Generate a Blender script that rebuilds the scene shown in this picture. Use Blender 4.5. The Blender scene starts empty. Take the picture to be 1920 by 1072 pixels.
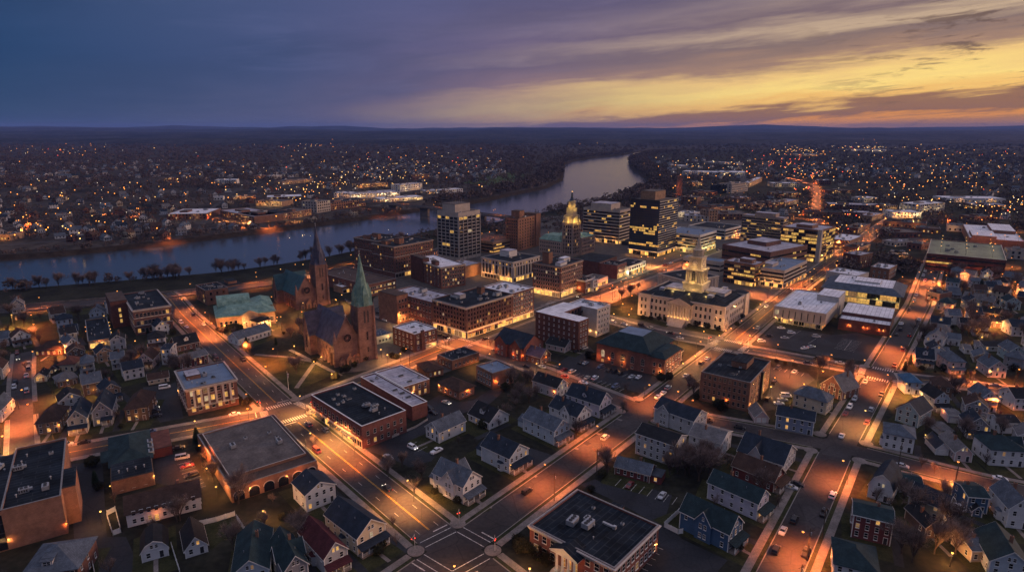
"""Dusk over a river town, seen from the air. Metres; the camera stands at the origin, 120 m up, looking along +Y."""
import bpy, math, random
import numpy as np
from mathutils import Vector, Quaternion, noise, geometry
rnd = random.Random(7)
PI = math.pi
scene = bpy.context.scene
COL = scene.collection

# ------------------------------------------------------------------ materials
MATS = {}
def _nodes(m):
    m.use_nodes = True
    nt = m.node_tree
    nt.nodes.clear()
    out = nt.nodes.new('ShaderNodeOutputMaterial')
    return nt, out
def surf(name, c, rough=.8, var=.25, sc=.6, spec=.3, c2=None, fine=0., bump=0., metal=0., wet=0.):
    """principled surface: base colour broken up by two scales of noise; optional second colour in patches"""
    if name in MATS: return MATS[name]
    m = bpy.data.materials.new(name); nt, out = _nodes(m); N = nt.nodes.new; Lk = nt.links.new
    b = N('ShaderNodeBsdfPrincipled'); Lk(b.outputs[0], out.inputs[0])
    b.inputs['Roughness'].default_value = rough; b.inputs['Specular IOR Level'].default_value = spec; b.inputs['Metallic'].default_value = metal
    tc = N('ShaderNodeTexCoord')
    n1 = N('ShaderNodeTexNoise'); n1.inputs['Scale'].default_value = sc; n1.inputs['Detail'].default_value = 5; n1.inputs['Roughness'].default_value = .62
    Lk(tc.outputs['Object'], n1.inputs['Vector'])
    r = N('ShaderNodeValToRGB'); e = r.color_ramp.elements
    c2 = c2 or tuple(min(1, x*(1+var)) for x in c)
    e[0].position = .32; e[0].color = tuple(x*(1-var) for x in c)+(1,)
    e[1].position = .68; e[1].color = tuple(c2)+(1,)
    Lk(n1.outputs[0], r.inputs[0]); last = r.outputs[0]
    if fine:
        n2 = N('ShaderNodeTexNoise'); n2.inputs['Scale'].default_value = sc*9; n2.inputs['Detail'].default_value = 3
        Lk(tc.outputs['Object'], n2.inputs['Vector'])
        mr = N('ShaderNodeMapRange'); mr.inputs['From Min'].default_value = .3; mr.inputs['From Max'].default_value = .7
        mr.inputs['To Min'].default_value = 1-fine; mr.inputs['To Max'].default_value = 1+fine; Lk(n2.outputs[0], mr.inputs[0])
        mx = N('ShaderNodeVectorMath'); mx.operation = 'SCALE'; Lk(last, mx.inputs[0]); Lk(mr.outputs[0], mx.inputs['Scale']); last = mx.outputs[0]
    Lk(last, b.inputs['Base Color'])
    if wet:
        rr = N('ShaderNodeMapRange'); rr.inputs['To Min'].default_value = rough-wet; rr.inputs['To Max'].default_value = rough+wet; Lk(n1.outputs[0], rr.inputs[0]); Lk(rr.outputs[0], b.inputs['Roughness'])
    if bump:
        bp = N('ShaderNodeBump'); bp.inputs['Strength'].default_value = bump; bp.inputs['Distance'].default_value = .3; Lk(n1.outputs[0], bp.inputs['Height']); Lk(bp.outputs[0], b.inputs['Normal'])
    MATS[name] = m
    return m
def courses(name, c, c2, bw=.5, bh=.18, rough=.85, mortar=None, var=.3, flat=False, ns=.35):
    """brick / clapboard / shingle courses in object space, with large weathering noise"""
    if name in MATS: return MATS[name]
    m = bpy.data.materials.new(name); nt, out = _nodes(m); N = nt.nodes.new; Lk = nt.links.new
    b = N('ShaderNodeBsdfPrincipled'); Lk(b.outputs[0], out.inputs[0]); b.inputs['Roughness'].default_value = rough; b.inputs['Specular IOR Level'].default_value = .12 if name.startswith('roof_') else .25
    tc = N('ShaderNodeTexCoord'); sp = N('ShaderNodeSeparateXYZ'); Lk(tc.outputs['Object'], sp.inputs[0])
    ad = N('ShaderNodeMath'); ad.operation = 'ADD'; Lk(sp.outputs[0], ad.inputs[0]); Lk(sp.outputs[1], ad.inputs[1])
    cb = N('ShaderNodeCombineXYZ'); Lk(sp.outputs[0] if flat else ad.outputs[0], cb.inputs[0]); Lk(sp.outputs[1] if flat else sp.outputs[2], cb.inputs[1])
    br = N('ShaderNodeTexBrick'); Lk(cb.outputs[0], br.inputs['Vector'])
    br.inputs['Color1'].default_value = tuple(c)+(1,); br.inputs['Color2'].default_value = tuple(c2)+(1,)
    br.inputs['Mortar'].default_value = tuple(mortar or [x*.55 for x in c])+(1,)
    br.inputs['Scale'].default_value = 1; br.inputs['Brick Width'].default_value = bw; br.inputs['Row Height'].default_value = bh; br.inputs['Mortar Size'].default_value = bh*.07
    n1 = N('ShaderNodeTexNoise'); n1.inputs['Scale'].default_value = ns; n1.inputs['Detail'].default_value = 6; n1.inputs['Roughness'].default_value = .65; Lk(tc.outputs['Object'], n1.inputs['Vector'])
    mr = N('ShaderNodeMapRange'); mr.inputs['From Min'].default_value = .3; mr.inputs['From Max'].default_value = .7; mr.inputs['To Min'].default_value = 1-var; mr.inputs['To Max'].default_value = 1+var; Lk(n1.outputs[0], mr.inputs[0])
    mx = N('ShaderNodeVectorMath'); mx.operation = 'SCALE'; Lk(br.outputs[0], mx.inputs[0]); Lk(mr.outputs[0], mx.inputs['Scale']); Lk(mx.outputs[0], b.inputs['Base Color'])
    MATS[name] = m
    return m
def glow(name, c, s, var=.5):
    """a lit pane or lamp glass: emission, uneven from place to place like a furnished room"""
    if name in MATS: return MATS[name]
    m = bpy.data.materials.new(name); nt, out = _nodes(m); N = nt.nodes.new; Lk = nt.links.new
    e = N('ShaderNodeEmission'); e.inputs[0].default_value = tuple(c)+(1,); Lk(e.outputs[0], out.inputs[0])
    if var:
        g = N('ShaderNodeNewGeometry'); n = N('ShaderNodeTexNoise'); n.inputs['Scale'].default_value = .42; n.inputs['Detail'].default_value = 5; n.inputs['Roughness'].default_value = .7
        Lk(g.outputs['Position'], n.inputs['Vector'])
        mr = N('ShaderNodeMapRange'); mr.inputs['From Min'].default_value = .3; mr.inputs['From Max'].default_value = .7; mr.inputs['To Min'].default_value = s*(1-var); mr.inputs['To Max'].default_value = s*(1+var)
        Lk(n.outputs[0], mr.inputs[0]); Lk(mr.outputs[0], e.inputs[1])
    else: e.inputs[1].default_value = s
    MATS[name] = m
    return m
def tarmac(name, c, k=1.):
    """asphalt: mixed-age patches, cracks, oil-dark lanes of noise"""
    m = bpy.data.materials.new(name); nt, out = _nodes(m); N = nt.nodes.new; Lk = nt.links.new
    b = N('ShaderNodeBsdfPrincipled'); Lk(b.outputs[0], out.inputs[0]); b.inputs['Roughness'].default_value = .78; b.inputs['Specular IOR Level'].default_value = .2
    tc = N('ShaderNodeTexCoord'); last = None
    for kind, sc, lo, hi, a0, a1 in (('n',.05,.35,.65,.72,1.25),('n',.9,.3,.7,.8,1.2),('v',.07,0,1,.78,1.2),('e',.11,0,.03,.62,1.),('e',.3,0,.02,.75,1.)):
        if kind == 'n': t = N('ShaderNodeTexNoise'); t.inputs['Detail'].default_value = 5; o = t.outputs[0]
        else:
            t = N('ShaderNodeTexVoronoi'); t.voronoi_dimensions = '2D'; o = t.outputs['Color']
            if kind == 'e': t.feature = 'DISTANCE_TO_EDGE'; o = t.outputs['Distance']
        t.inputs['Scale'].default_value = sc*k; Lk(tc.outputs['Object'], t.inputs['Vector'])
        mr = N('ShaderNodeMapRange'); mr.inputs['From Min'].default_value = lo; mr.inputs['From Max'].default_value = hi; mr.inputs['To Min'].default_value = a0; mr.inputs['To Max'].default_value = a1; Lk(o, mr.inputs[0])
        if last is None: last = mr.outputs[0]
        else: q = N('ShaderNodeMath'); q.operation = 'MULTIPLY'; Lk(last, q.inputs[0]); Lk(mr.outputs[0], q.inputs[1]); last = q.outputs[0]
    mx = N('ShaderNodeVectorMath'); mx.operation = 'SCALE'; mx.inputs[0].default_value = c; Lk(last, mx.inputs['Scale']); Lk(mx.outputs[0], b.inputs['Base Color']); MATS[name] = m
tarmac('asphalt', (.047,.041,.042)); tarmac('lot_asphalt', (.024,.026,.032), 1.4)
surf('concrete', (.17,.145,.135), .85, .3, .3, fine=.25)
surf('paving', (.075,.066,.062), .85, .3, .2, fine=.2)
surf('kerb_stone', (.22,.2,.19), .85, .2, .8)
surf('ground_soil', (.017,.018,.014), .95, .5, .05, .1, c2=(.034,.033,.023), fine=.35)
surf('lawn', (.028,.033,.013), .95, .4, .18, .1, c2=(.05,.05,.022), fine=.3)
surf('lawn_bright', (.06,.085,.03), .95, .3, .02, .1)
surf('far_land', (.045,.038,.036), 1, .5, .01, .05, c2=(.085,.07,.062), fine=.5)
surf('hill_forest', (.022,.024,.03), 1, .5, .003, .05, c2=(.05,.046,.05), fine=.6)
surf('bank_scrub', (.035,.026,.02), 1, .5, .2, .05, fine=.5)
surf('road_paint', (.2,.19,.185), .7, .2, 1.6, c2=(.74,.72,.7))
surf('yellow_paint', (.3,.15,.03), .7, .2, 1.4, c2=(.75,.42,.05))
courses('brick', (.145,.07,.058), (.185,.09,.074), .6, .2)
courses('dark_brick', (.105,.045,.038), (.14,.06,.05), .6, .2)
courses('red_brick', (.17,.066,.056), (.215,.085,.07), .6, .2)
courses('brown_brick', (.2,.1,.065), (.25,.13,.09), .6, .2)
courses('orange_brick', (.25,.125,.085), (.3,.155,.105), .6, .2)
courses('tan', (.3,.19,.12), (.35,.22,.15), .6, .2)
courses('brownstone', (.19,.108,.09), (.24,.14,.118), 1.1, .45)
courses('limestone', (.52,.45,.4), (.58,.51,.46), 1.4, .6, var=.14)
courses('tower_stone', (.5,.42,.3), (.56,.48,.36), 1.2, .5, var=.14)
courses('sandstone', (.36,.27,.22), (.41,.31,.26), 1.2, .5, var=.16)
surf('concrete_panel', (.42,.37,.33), .85, .15, .2)
surf('white_panel', (.62,.6,.58), .8, .12, .2)
surf('gray_stucco', (.4,.38,.37), .85, .15, .3)
for nm, c in dict(white=(.62,.62,.64), cream=(.55,.47,.36), pale_blue=(.44,.5,.57), pale_gray=(.42,.43,.46), lilac=(.5,.48,.58), pink=(.58,.44,.43), brownw=(.16,.095,.065), maroon=(.15,.045,.048), blue=(.06,.12,.22), blue_gray=(.22,.26,.36), pale_teal=(.34,.44,.46), gray=(.27,.27,.3), barnred=(.16,.042,.04)).items():
    courses(nm, c, tuple(x*.93 for x in c), 40, .22, .7, mortar=tuple(x*.62 for x in c), var=.14)
for nm, c in dict(navy=(.018,.026,.04), black=(.016,.017,.02), slate=(.075,.09,.115), tealr=(.017,.032,.038), maroonr=(.06,.018,.022), grayr=(.12,.115,.12), brownr=(.05,.03,.024), redbrown=(.11,.045,.035), purpler=(.075,.06,.095), bluer=(.05,.11,.19)).items():
    courses('roof_'+nm, c, tuple(x*1.35 for x in c), .5, .16, .8, mortar=tuple(x*.6 for x in c), var=.35)
courses('roof_membrane', (.007,.011,.017), (.012,.017,.024), 7, 1.9, .75, mortar=(.03,.035,.042), var=.85, flat=True, ns=.14)
courses('roof_white', (.66,.64,.68), (.76,.75,.78), 8, 2.4, .75, mortar=(.45,.44,.47), var=.22, flat=True, ns=.2)
courses('roof_lavender', (.37,.35,.4), (.44,.42,.47), 8, 2.4, .8, mortar=(.24,.23,.26), var=.35, flat=True, ns=.2)
surf('roof_gravel', (.105,.088,.082), .9, .35, .15, fine=.25)
surf('roof_bluegray', (.14,.19,.27), .65, .2, .2, fine=.15)
surf('roof_brown', (.07,.045,.036), .85, .35, .2, fine=.2)
surf('copper_green', (.12,.23,.2), .65, .3, .35, c2=(.2,.33,.28), fine=.3)
surf('church_slate', (.055,.06,.1), .6, .35, .3, c2=(.09,.09,.14), fine=.25)
surf('teal_roof', (.025,.075,.095), .6, .3, .3, fine=.2)
surf('deck_top', (.16,.17,.13), .85, .25, .1, fine=.2)
surf('trim_white', (.7,.69,.68), .6, .1, 1)
surf('trim_stone', (.5,.43,.38), .8, .12, .8)
surf('coping_metal', (.2,.19,.19), .6, .3, 1)
surf('trim_dark', (.03,.03,.035), .6, .2, 1)
surf('metal_gray', (.36,.37,.39), .5, .2, 1, metal=.4)
surf('metal_dark', (.03,.03,.032), .5, .2, 1)
surf('wood_pole', (.06,.045,.035), .9, .3, 2)
surf('bark', (.07,.052,.045), .95, .35, 2, .1)
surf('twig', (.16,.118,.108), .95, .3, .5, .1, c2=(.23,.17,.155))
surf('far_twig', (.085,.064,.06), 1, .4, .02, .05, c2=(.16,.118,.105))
surf('needle', (.015,.026,.014), .9, .4, .6, .1)
surf('leaf_dark', (.022,.026,.012), .9, .4, .8, .1, c2=(.05,.045,.022))
surf('rubber', (.015,.015,.016), .8, .1, 2)
surf('glass_dark', (.012,.014,.02), .12, .3, .3, .6)
surf('glass_blue', (.025,.04,.07), .1, .3, .05, .8)
for nm, c in dict(white=(.7,.7,.72), silver=(.38,.4,.43), black=(.012,.012,.014), blue=(.05,.08,.16), darkred=(.14,.015,.015), beige=(.45,.42,.36), brown=(.1,.06,.04)).items():
    surf('paint_'+nm, c, .28, .04, .5, .5)
glow('pane_warm', (1,.5,.13), .62, .75); glow('pane_dim', (1,.54,.24), .2, .7); glow('pane_yellow', (1,.56,.14), .6, .8); glow('pane_shop', (1,.54,.13), 1.15, .8); glow('pane_pale', (1,.76,.46), .42, .7)
glow('lamp_sodium', (1,.34,.05), 3.2, 0); glow('lamp_warm', (1,.52,.12), 3.2, 0); glow('lamp_white', (1,.9,.7), 6, 0); glow('head_light', (1,.9,.75), 5, 0); glow('tail_light', (1,.05,.02), 1.2, 0); surf('tail_glass', (.12,.01,.01), .3, .05, 1); glow('signal_red', (1,.06,.03), 6, 0)
glow('far_sodium', (1,.33,.05), 3.6, 0); glow('far_warm', (1,.56,.16), 3.4, 0); glow('far_white', (1,.84,.62), 2.6, 0); glow('far_red', (1,.1,.05), 4, 0)
m = bpy.data.materials.new('river_water'); nt, out = _nodes(m); b = nt.nodes.new('ShaderNodeBsdfPrincipled'); nt.links.new(b.outputs[0], out.inputs[0])
b.inputs['Base Color'].default_value = (.03,.043,.062,1); b.inputs['Roughness'].default_value = .16; b.inputs['Specular IOR Level'].default_value = .85
tc = nt.nodes.new('ShaderNodeTexCoord'); mp = nt.nodes.new('ShaderNodeMapping'); mp.inputs['Scale'].default_value = (.16,.3,.2); mp.inputs['Rotation'].default_value = (0,0,.7)
nz = nt.nodes.new('ShaderNodeTexNoise'); nz.inputs['Scale'].default_value = 1.2; nz.inputs['Detail'].default_value = 5; bp = nt.nodes.new('ShaderNodeBump'); bp.inputs['Strength'].default_value = .5; bp.inputs['Distance'].default_value = .25
nt.links.new(tc.outputs['Object'], mp.inputs[0]); nt.links.new(mp.outputs[0], nz.inputs[0]); nt.links.new(nz.outputs[0], bp.inputs['Height']); nt.links.new(bp.outputs[0], b.inputs['Normal']); MATS['river_water'] = m

# ------------------------------------------------------------------ mesh builder
class MB:
    def __init__(s): s.v = []; s.f = []; s.k = []
    def face(s, pts, m=0):
        n = len(s.v); s.v += [tuple(p) for p in pts]; s.f.append(tuple(range(n, n+len(pts)))); s.k.append(m)
    def box(s, x0, y0, z0, x1, y1, z1, m=0, bottom=True, mt=None):
        a = [(x0,y0),(x1,y0),(x1,y1),(x0,y1)]; s.prism(a, z0, z1, m, mt, bottom)
    def prism(s, poly, z0, z1, m=0, mt=None, bottom=False, cap=True, top=None):
        n = len(poly); top = top or poly
        for i in range(n):
            j = (i+1) % n
            s.face([(*poly[i],z0),(*poly[j],z0),(*top[j],z1),(*top[i],z1)], m)
        if cap: s.face([(*p,z1) for p in top], m if mt is None else mt)
        if bottom: s.face([(*p,z0) for p in reversed(poly)], m)
    def cyl(s, x, y, z0, z1, r0, r1=None, n=8, m=0, cap=True, mt=None):
        r1 = r0 if r1 is None else r1
        ring = lambda r: [(x+r*math.cos(2*PI*i/n+PI/n), y+r*math.sin(2*PI*i/n+PI/n)) for i in range(n)]
        s.prism(ring(r0), z0, z1, m, mt, False, cap, ring(max(r1,.001)))
    def slab(s, q, th, m=0):
        lo = [(a,b,c-th) for a,b,c in q]; n = len(q)
        s.face(q, m); s.face(lo[::-1], m)
        for i in range(n): j = (i+1) % n; s.face([lo[i],lo[j],q[j],q[i]], m)
    def beam(s, p, q, r, m=0, n=5, r2=None):
        p, q = Vector(p), Vector(q); d = q-p
        if d.length < 1e-6: return
        d.normalize(); a = d.orthogonal().normalized(); b = d.cross(a); r2 = r if r2 is None else r2
        A = [p+(a*math.cos(2*PI*i/n)+b*math.sin(2*PI*i/n))*r for i in range(n)]; B = [q+(a*math.cos(2*PI*i/n)+b*math.sin(2*PI*i/n))*r2 for i in range(n)]
        for i in range(n): j = (i+1) % n; s.face([A[i],A[j],B[j],B[i]], m)
        s.face(A[::-1], m); s.face(B, m)
    def ball(s, x, y, z, r, m=0, rz=None, n=8, k=5):
        rz = rz or r
        P = lambda i, j: (x+r*math.sin(PI*j/k)*math.cos(2*PI*i/n), y+r*math.sin(PI*j/k)*math.sin(2*PI*i/n), z-rz*math.cos(PI*j/k))
        for j in range(k):
            for i in range(n):
                q = [P(i,j),P(i+1,j),P(i+1,j+1),P(i,j+1)]
                if j == 0: q = [q[0],q[2],q[3]]
                elif j == k-1: q = q[:3]
                s.face(q, m)
    def loft(s, secs, m=0, caps=True):
        """secs: list of equal-length vertex loops"""
        for A, B in zip(secs, secs[1:]):
            n = len(A)
            for i in range(n): j = (i+1) % n; s.face([A[i],A[j],B[j],B[i]], m)
        if caps: s.face(secs[0][::-1], m); s.face(secs[-1], m)
    def mesh(s, name, mats):
        me = bpy.data.meshes.new(name); me.from_pydata(s.v, [], s.f)
        for k in mats: me.materials.append(MATS[k])
        if len(mats) > 1: me.polygons.foreach_set('material_index', s.k)
        me.update(); return me
    def build(s, name, mats, parent=None, loc=(0,0,0), rz=0.):
        if isinstance(mats, str): mats = [mats]
        return put(name, s.mesh(name, mats), parent, loc, rz)
def put(name, me, parent=None, loc=(0,0,0), rz=0.):
    o = bpy.data.objects.new(name, me); COL.objects.link(o); o.location = loc; o.rotation_euler = (0,0,rz)
    if parent: o.parent = parent
    return o
def tag(o, label=None, cat=None, group=None, kind=None):
    if label: o['label'] = label
    if cat: o['category'] = cat
    if group: o['group'] = group
    if kind: o['kind'] = kind
    return o
def thing(name, label, cat, loc, rz=0., group=None):
    o = bpy.data.objects.new(name, None); COL.objects.link(o); o.location = loc; o.rotation_euler = (0,0,rz); o.empty_display_size = .5
    return tag(o, label, cat, group)
def copy_tree(o, parent=None):
    c = o.copy(); COL.objects.link(c)
    if parent: c.parent = parent
    for ch in o.children: copy_tree(ch, c)
    return c
def light(name, kind, loc, energy, col, parent=None, size=.2, rot=None, spot=None):
    l = bpy.data.lights.new(name, kind); l.energy = energy; l.color = col; l.shadow_soft_size = size
    if spot: l.spot_size = spot; l.spot_blend = .6
    o = bpy.data.objects.new(name, l); COL.objects.link(o); o.location = loc
    if rot: o.rotation_euler = rot
    if parent: o.parent = parent
    return o

# ------------------------------------------------------------------ windows
WM = {}
def window_mesh(ww, wh, pane='glass_dark', frame='trim_white', sill=True, mull=1, rails=1, arch=False):
    key = (round(ww,2), round(wh,2), pane, frame, sill, mull, rails, arch)
    if key in WM: return WM[key]
    mb = MB(); t = .06 if ww < 2 else .1
    mb.face([(-ww/2,-.03,0),(ww/2,-.03,0),(ww/2,-.03,wh),(-ww/2,-.03,wh)], 1)
    for a, b_, c, d in ((-ww/2-t,0,-ww/2,wh),(ww/2,0,ww/2+t,wh),(-ww/2-t,wh,ww/2+t,wh+t*1.4),(-ww/2-t,-t,ww/2+t,0)):
        mb.box(a,-.08,b_,c,.05,d,0)
    for i in range(1, mull+1):
        if mull: x = -ww/2+ww*i/(mull+1); mb.box(x-.035,-.06,0,x+.035,-.02,wh,0)
    for i in range(1, rails+1): z = wh*i/(rails+1); mb.box(-ww/2,-.065,z-.035,ww/2,-.02,z+.035,0)
    if sill: mb.box(-ww/2-t*1.6,-.2,-t-.1,ww/2+t*1.6,.05,-t,0)
    if arch:
        n = 7; P_ = [(ww/2*math.cos(PI*i/n), wh+t+ww/2*math.sin(PI*i/n)) for i in range(n+1)]
        mb.face([(x,-.03,z) for x, z in P_], 1)
        for (x,z),(x2,z2) in zip(P_, P_[1:]): mb.slab([(x*1.12,-.09,wh+t+(z-wh-t)*1.12),(x2*1.12,-.09,wh+t+(z2-wh-t)*1.12),(x2,-.09,z2),(x,-.09,z)], .02, 0)
    WM[key] = mb.mesh('window', [frame, pane]); return WM[key]
def pick_pane(lit):
    r = rnd.random()
    if r > lit: return 'glass_dark'
    return rnd.choice(('pane_warm','pane_warm','pane_yellow','pane_dim','pane_dim','pane_pale'))
WCOUNT = {}
def facade(root, p, ang, L, nf, nc, z0=1.0, fh=3.3, ww=1.2, wh=1.8, lit=.12, frame='trim_stone', m=1.0, mull=0, rails=1, sill=True, skip=(), arch_top=False, panes=None, name='window', limit=100):
    """rows of windows on the wall that starts at p (root space), runs along ang for L; each window is a part until the hundredth, the rest one part"""
    ca, sa = math.cos(ang), math.sin(ang); rest = MB()
    for f in range(nf):
        for c in range(nc):
            if (f,c) in skip or ('f',f) in skip: continue
            u = m+(c+.5)*(L-2*m)/nc; z = z0+f*fh
            x, y = p[0]+ca*u, p[1]+sa*u
            pane = panes(f,c) if panes else None
            pane = pane or pick_pane(lit)
            me = window_mesh(ww, wh, pane, frame, sill, mull, rails, arch_top and f == nf-1)
            n = WCOUNT.get(root.name, 0)
            if n < limit:
                put(name, me, root, (x,y,z), ang); WCOUNT[root.name] = n+1
            else:
                k = {'trim_white':0}.get('x', 0)
                rest.v_extra = 1
                off = len(rest.v)
                rest.v += [(x+ca*a-sa*b_, y+sa*a+ca*b_, z+c_) for a,b_,c_ in (v.co for v in me.vertices)]
                pm = {'glass_dark':1,'pane_warm':2,'pane_yellow':3,'pane_dim':4,'pane_pale':5}.get(pane, 1)
                for q in me.polygons: rest.f.append(tuple(off+i for i in q.vertices)); rest.k.append(pm if q.material_index else 0)
    if rest.f:
        o = rest.build(name, [frame,'glass_dark','pane_warm','pane_yellow','pane_dim','pane_pale'], root); o['kind'] = 'stuff'
def bands(root, p, ang, L, nf, z0, fh, wh, lit=.15, pane='glass_dark', m=.3, mull='trim_dark', step=1.6, name='window_band', out=.05):
    """continuous strips of glazing, one part per storey"""
    for f in range(nf):
        mb = MB(); n = max(1, int((L-2*m)/step)); s = (L-2*m)/n; run = 0; q = 1
        for i in range(n):
            if run <= 0: run = rnd.randint(1,4); q = 1 if rnd.random() > lit else rnd.choice((2,2,3,4))
            run -= 1
            a = m+i*s; b_ = a+s
            mb.face([(a,-out,0),(b_,-out,0),(b_,-out,wh),(a,-out,wh)], q)
            mb.box(a-.05,-out-.07,0,a+.05,.02,wh,0)
        mb.box(m,-out-.1,-.12,L-m,.02,0,0); mb.box(m,-out-.1,wh,L-m,.02,wh+.12,0)
        mb.build(name, [mull, pane,'pane_yellow','pane_warm','pane_dim'], root, (p[0],p[1],z0+f*fh), ang)
def shopfront(root, p, ang, L, h=3.4, m=.6, lit=.8, step=3.2, trim='trim_stone', pane='pane_shop', name='shopfront', awn=None):
    mb = MB(); n = max(1, round((L-2*m)/step)); s = (L-2*m)/n
    for i in range(n):
        a = m+i*s; mb.face([(a+.15,-.06,.4),(a+s-.15,-.06,.4),(a+s-.15,-.06,h-.5),(a+.15,-.06,h-.5)], (rnd.choice((2,2,3,4)) if rnd.random() < lit else 1))
        mb.box(a-.16,-.2,0,a+.16,.03,h,0); mb.box(a+s/2-.05,-.12,.4,a+s/2+.05,.03,h-.5,0)
        mb.box(a+.16,-.15,0,a+s-.16,.03,.4,0)
    mb.box(L-m-.16,-.2,0,L-m+.16,.03,h,0); mb.box(m-.3,-.35,h-.5,L-m+.3,.03,h,0)
    o = mb.build(name, [trim,'glass_dark',pane,'pane_warm','pane_dim'], root, (p[0],p[1],0), ang)
    if awn:
        for i in range(n):
            if rnd.random() < .6:
                a = m+i*s; w = MB(); w.slab([(a+.2,-1.3,h-1.1),(a+s-.2,-1.3,h-1.1),(a+s-.2,-.1,h-.45),(a+.2,-.1,h-.45)], .06); w.build('awning', awn, root, (p[0],p[1],0), ang)
    return o
def inset(poly, d):
    n = len(poly); out = []
    for i in range(n):
        p0, p1, p2 = Vector(poly[i-1]), Vector(poly[i]), Vector(poly[(i+1) % n])
        a, b_ = (p1-p0).normalized(), (p2-p1).normalized(); na, nb = Vector((-a.y,a.x)), Vector((-b_.y,b_.x))
        k = 1+na.dot(nb); q = p1+(na+nb)*(d/max(k,.2)); out.append((q.x,q.y))
    return out
def shell(root, poly, h, wall, roof, parapet=.6, cap='coping_metal', cornice=None, z0=-.3, roofname='roof', wallname='wall'):
    """walls with a real parapet, a roof sheet inside it, coping, optional projecting cornice"""
    mb = MB(); ins = inset(poly, .35); n = len(poly)
    for i in range(n):
        j = (i+1) % n
        mb.face([(*poly[i],z0),(*poly[j],z0),(*poly[j],h),(*poly[i],h)], 0)
        mb.face([(*ins[j],h-parapet-.1),(*ins[i],h-parapet-.1),(*ins[i],h),(*ins[j],h)], 0)
    w = mb.build(wallname, wall, root)
    cp = MB(); o = inset(poly, -.06); i2 = inset(poly, .41)
    for i in range(n):
        j = (i+1) % n
        for q in ([(*o[i],h+.1),(*o[j],h+.1),(*i2[j],h+.1),(*i2[i],h+.1)], [(*o[i],h),(*o[j],h),(*o[j],h+.1),(*o[i],h+.1)], [(*i2[j],h),(*i2[i],h),(*i2[i],h+.1),(*i2[j],h+.1)], [(*i2[i],h),(*i2[j],h),(*o[j],h),(*o[i],h)]): cp.face(q)
    cp.build('coping', cap, root)
    r = MB(); r.face([(*p,h-parapet) for p in inset(poly,.34)]); r.build(roofname, roof, root)
    if cornice:
        c = MB(); a0 = poly; 
        for (d0,zz0,d1,zz1) in ((.1,h-1.35,.3,h-.95),(.3,h-.95,.6,h-.25)):
            A, B_ = inset(poly,-d0), inset(poly,-d1)
            for i in range(n):
                j = (i+1) % n
                c.face([(*A[i],zz0),(*A[j],zz0),(*B_[j],zz1),(*B_[i],zz1)])
        A = inset(poly,-.6); B_ = inset(poly,-.02)
        for i in range(n): j = (i+1) % n; c.face([(*A[i],h-.25),(*A[j],h-.25),(*B_[j],h-.2),(*B_[i],h-.2)])
        c.build('cornice', cornice, root)
    return w
def belt(root, poly, z, t=.3, d=.15, mat='trim_stone', name='string_course'):
    A, B_ = inset(poly,-d), poly; mb = MB(); n = len(poly)
    for i in range(n):
        j = (i+1) % n
        mb.face([(*A[i],z),(*A[j],z),(*A[j],z+t),(*A[i],z+t)]); mb.face([(*A[i],z+t),(*A[j],z+t),(*B_[j],z+t),(*B_[i],z+t)]); mb.face([(*B_[i],z),(*B_[j],z),(*A[j],z),(*A[i],z)])
    mb.build(name, mat, root)
UNITS = []
def unit_mesh(k):
    mb = MB()
    if k == 0:
        mb.box(-1.3,-.9,.2,1.3,.9,1.5,0); mb.cyl(-.55,0,1.5,1.68,.5,n=10,m=1); mb.cyl(.6,0,1.5,1.68,.5,n=10,m=1); mb.box(1.3,-.5,.5,2.1,.5,1.2,0); mb.box(-1.3,-.8,0,1.3,-.6,.2,1); mb.box(-1.3,.6,0,1.3,.8,.2,1)
        for i in range(4): mb.box(-1.2+i*.6,-.93,.5,-.85+i*.6,-.9,1.2,1)
    elif k == 1: mb.box(-.6,-.6,.1,.6,.6,.9,0); mb.cyl(0,0,.9,1.05,.45,n=10,m=1)
    elif k == 2: mb.cyl(0,0,0,.9,.16,n=8,m=0); mb.cyl(0,0,.9,1.1,.34,.2,n=8,m=0)
    elif k == 3:
        mb.box(-.5,-.5,.3,4.2,.5,1.0,0); mb.box(4.2,-.6,.1,5.4,.6,1.4,0)
        for x in (0,2,4): mb.box(x-.06,-.4,0,x+.06,.4,.3,1)
    elif k == 4:
        mb.box(-1.1,-.8,0,1.1,.8,.35,0); mb.slab([(-1.1,-.8,.36),(1.1,-.8,.36),(1.1,0,.75),(-1.1,0,.75)],.05,1); mb.slab([(-1.1,0,.75),(1.1,0,.75),(1.1,.8,.36),(-1.1,.8,.36)],.05,1)
    else: mb.box(-2.4,-1.6,.3,2.4,1.6,2.3,0); [mb.cyl(x,0,2.3,2.6,.75,n=12,m=1) for x in (-1.4,.2,1.7)]; mb.box(2.4,-.8,.6,3.8,.8,1.6,0)
    return mb.mesh('rooftop_unit', ['metal_gray','metal_dark'])
for k in range(6): UNITS.append(unit_mesh(k))
def rooftop(root, x0, y0, x1, y1, z, n, kinds=(0,1,2,2,4), big=0):
    for i in range(n):
        k = 5 if i < big else rnd.choice(kinds)
        name = {0:'rooftop_unit',1:'rooftop_fan',2:'roof_vent',3:'roof_duct',4:'skylight',5:'air_handler'}[k]
        put(name, UNITS[k], root, (rnd.uniform(x0,x1), rnd.uniform(y0,y1), z+.02), rnd.choice((0,PI/2,PI,0)))
def volume(root, x0, y0, x1, y1, z0, z1, wall, roof, name='penthouse', cap=True):
    mb = MB(); mb.prism([(x0,y0),(x1,y0),(x1,y1),(x0,y1)], z0, z1, 0, 1)
    if cap: mb.prism(inset([(x0,y0),(x1,y0),(x1,y1),(x0,y1)],-.12), z1-.25, z1-.02, 2, 2, True)
    return mb.build(name, [wall, roof, 'trim_dark'], root)
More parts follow.
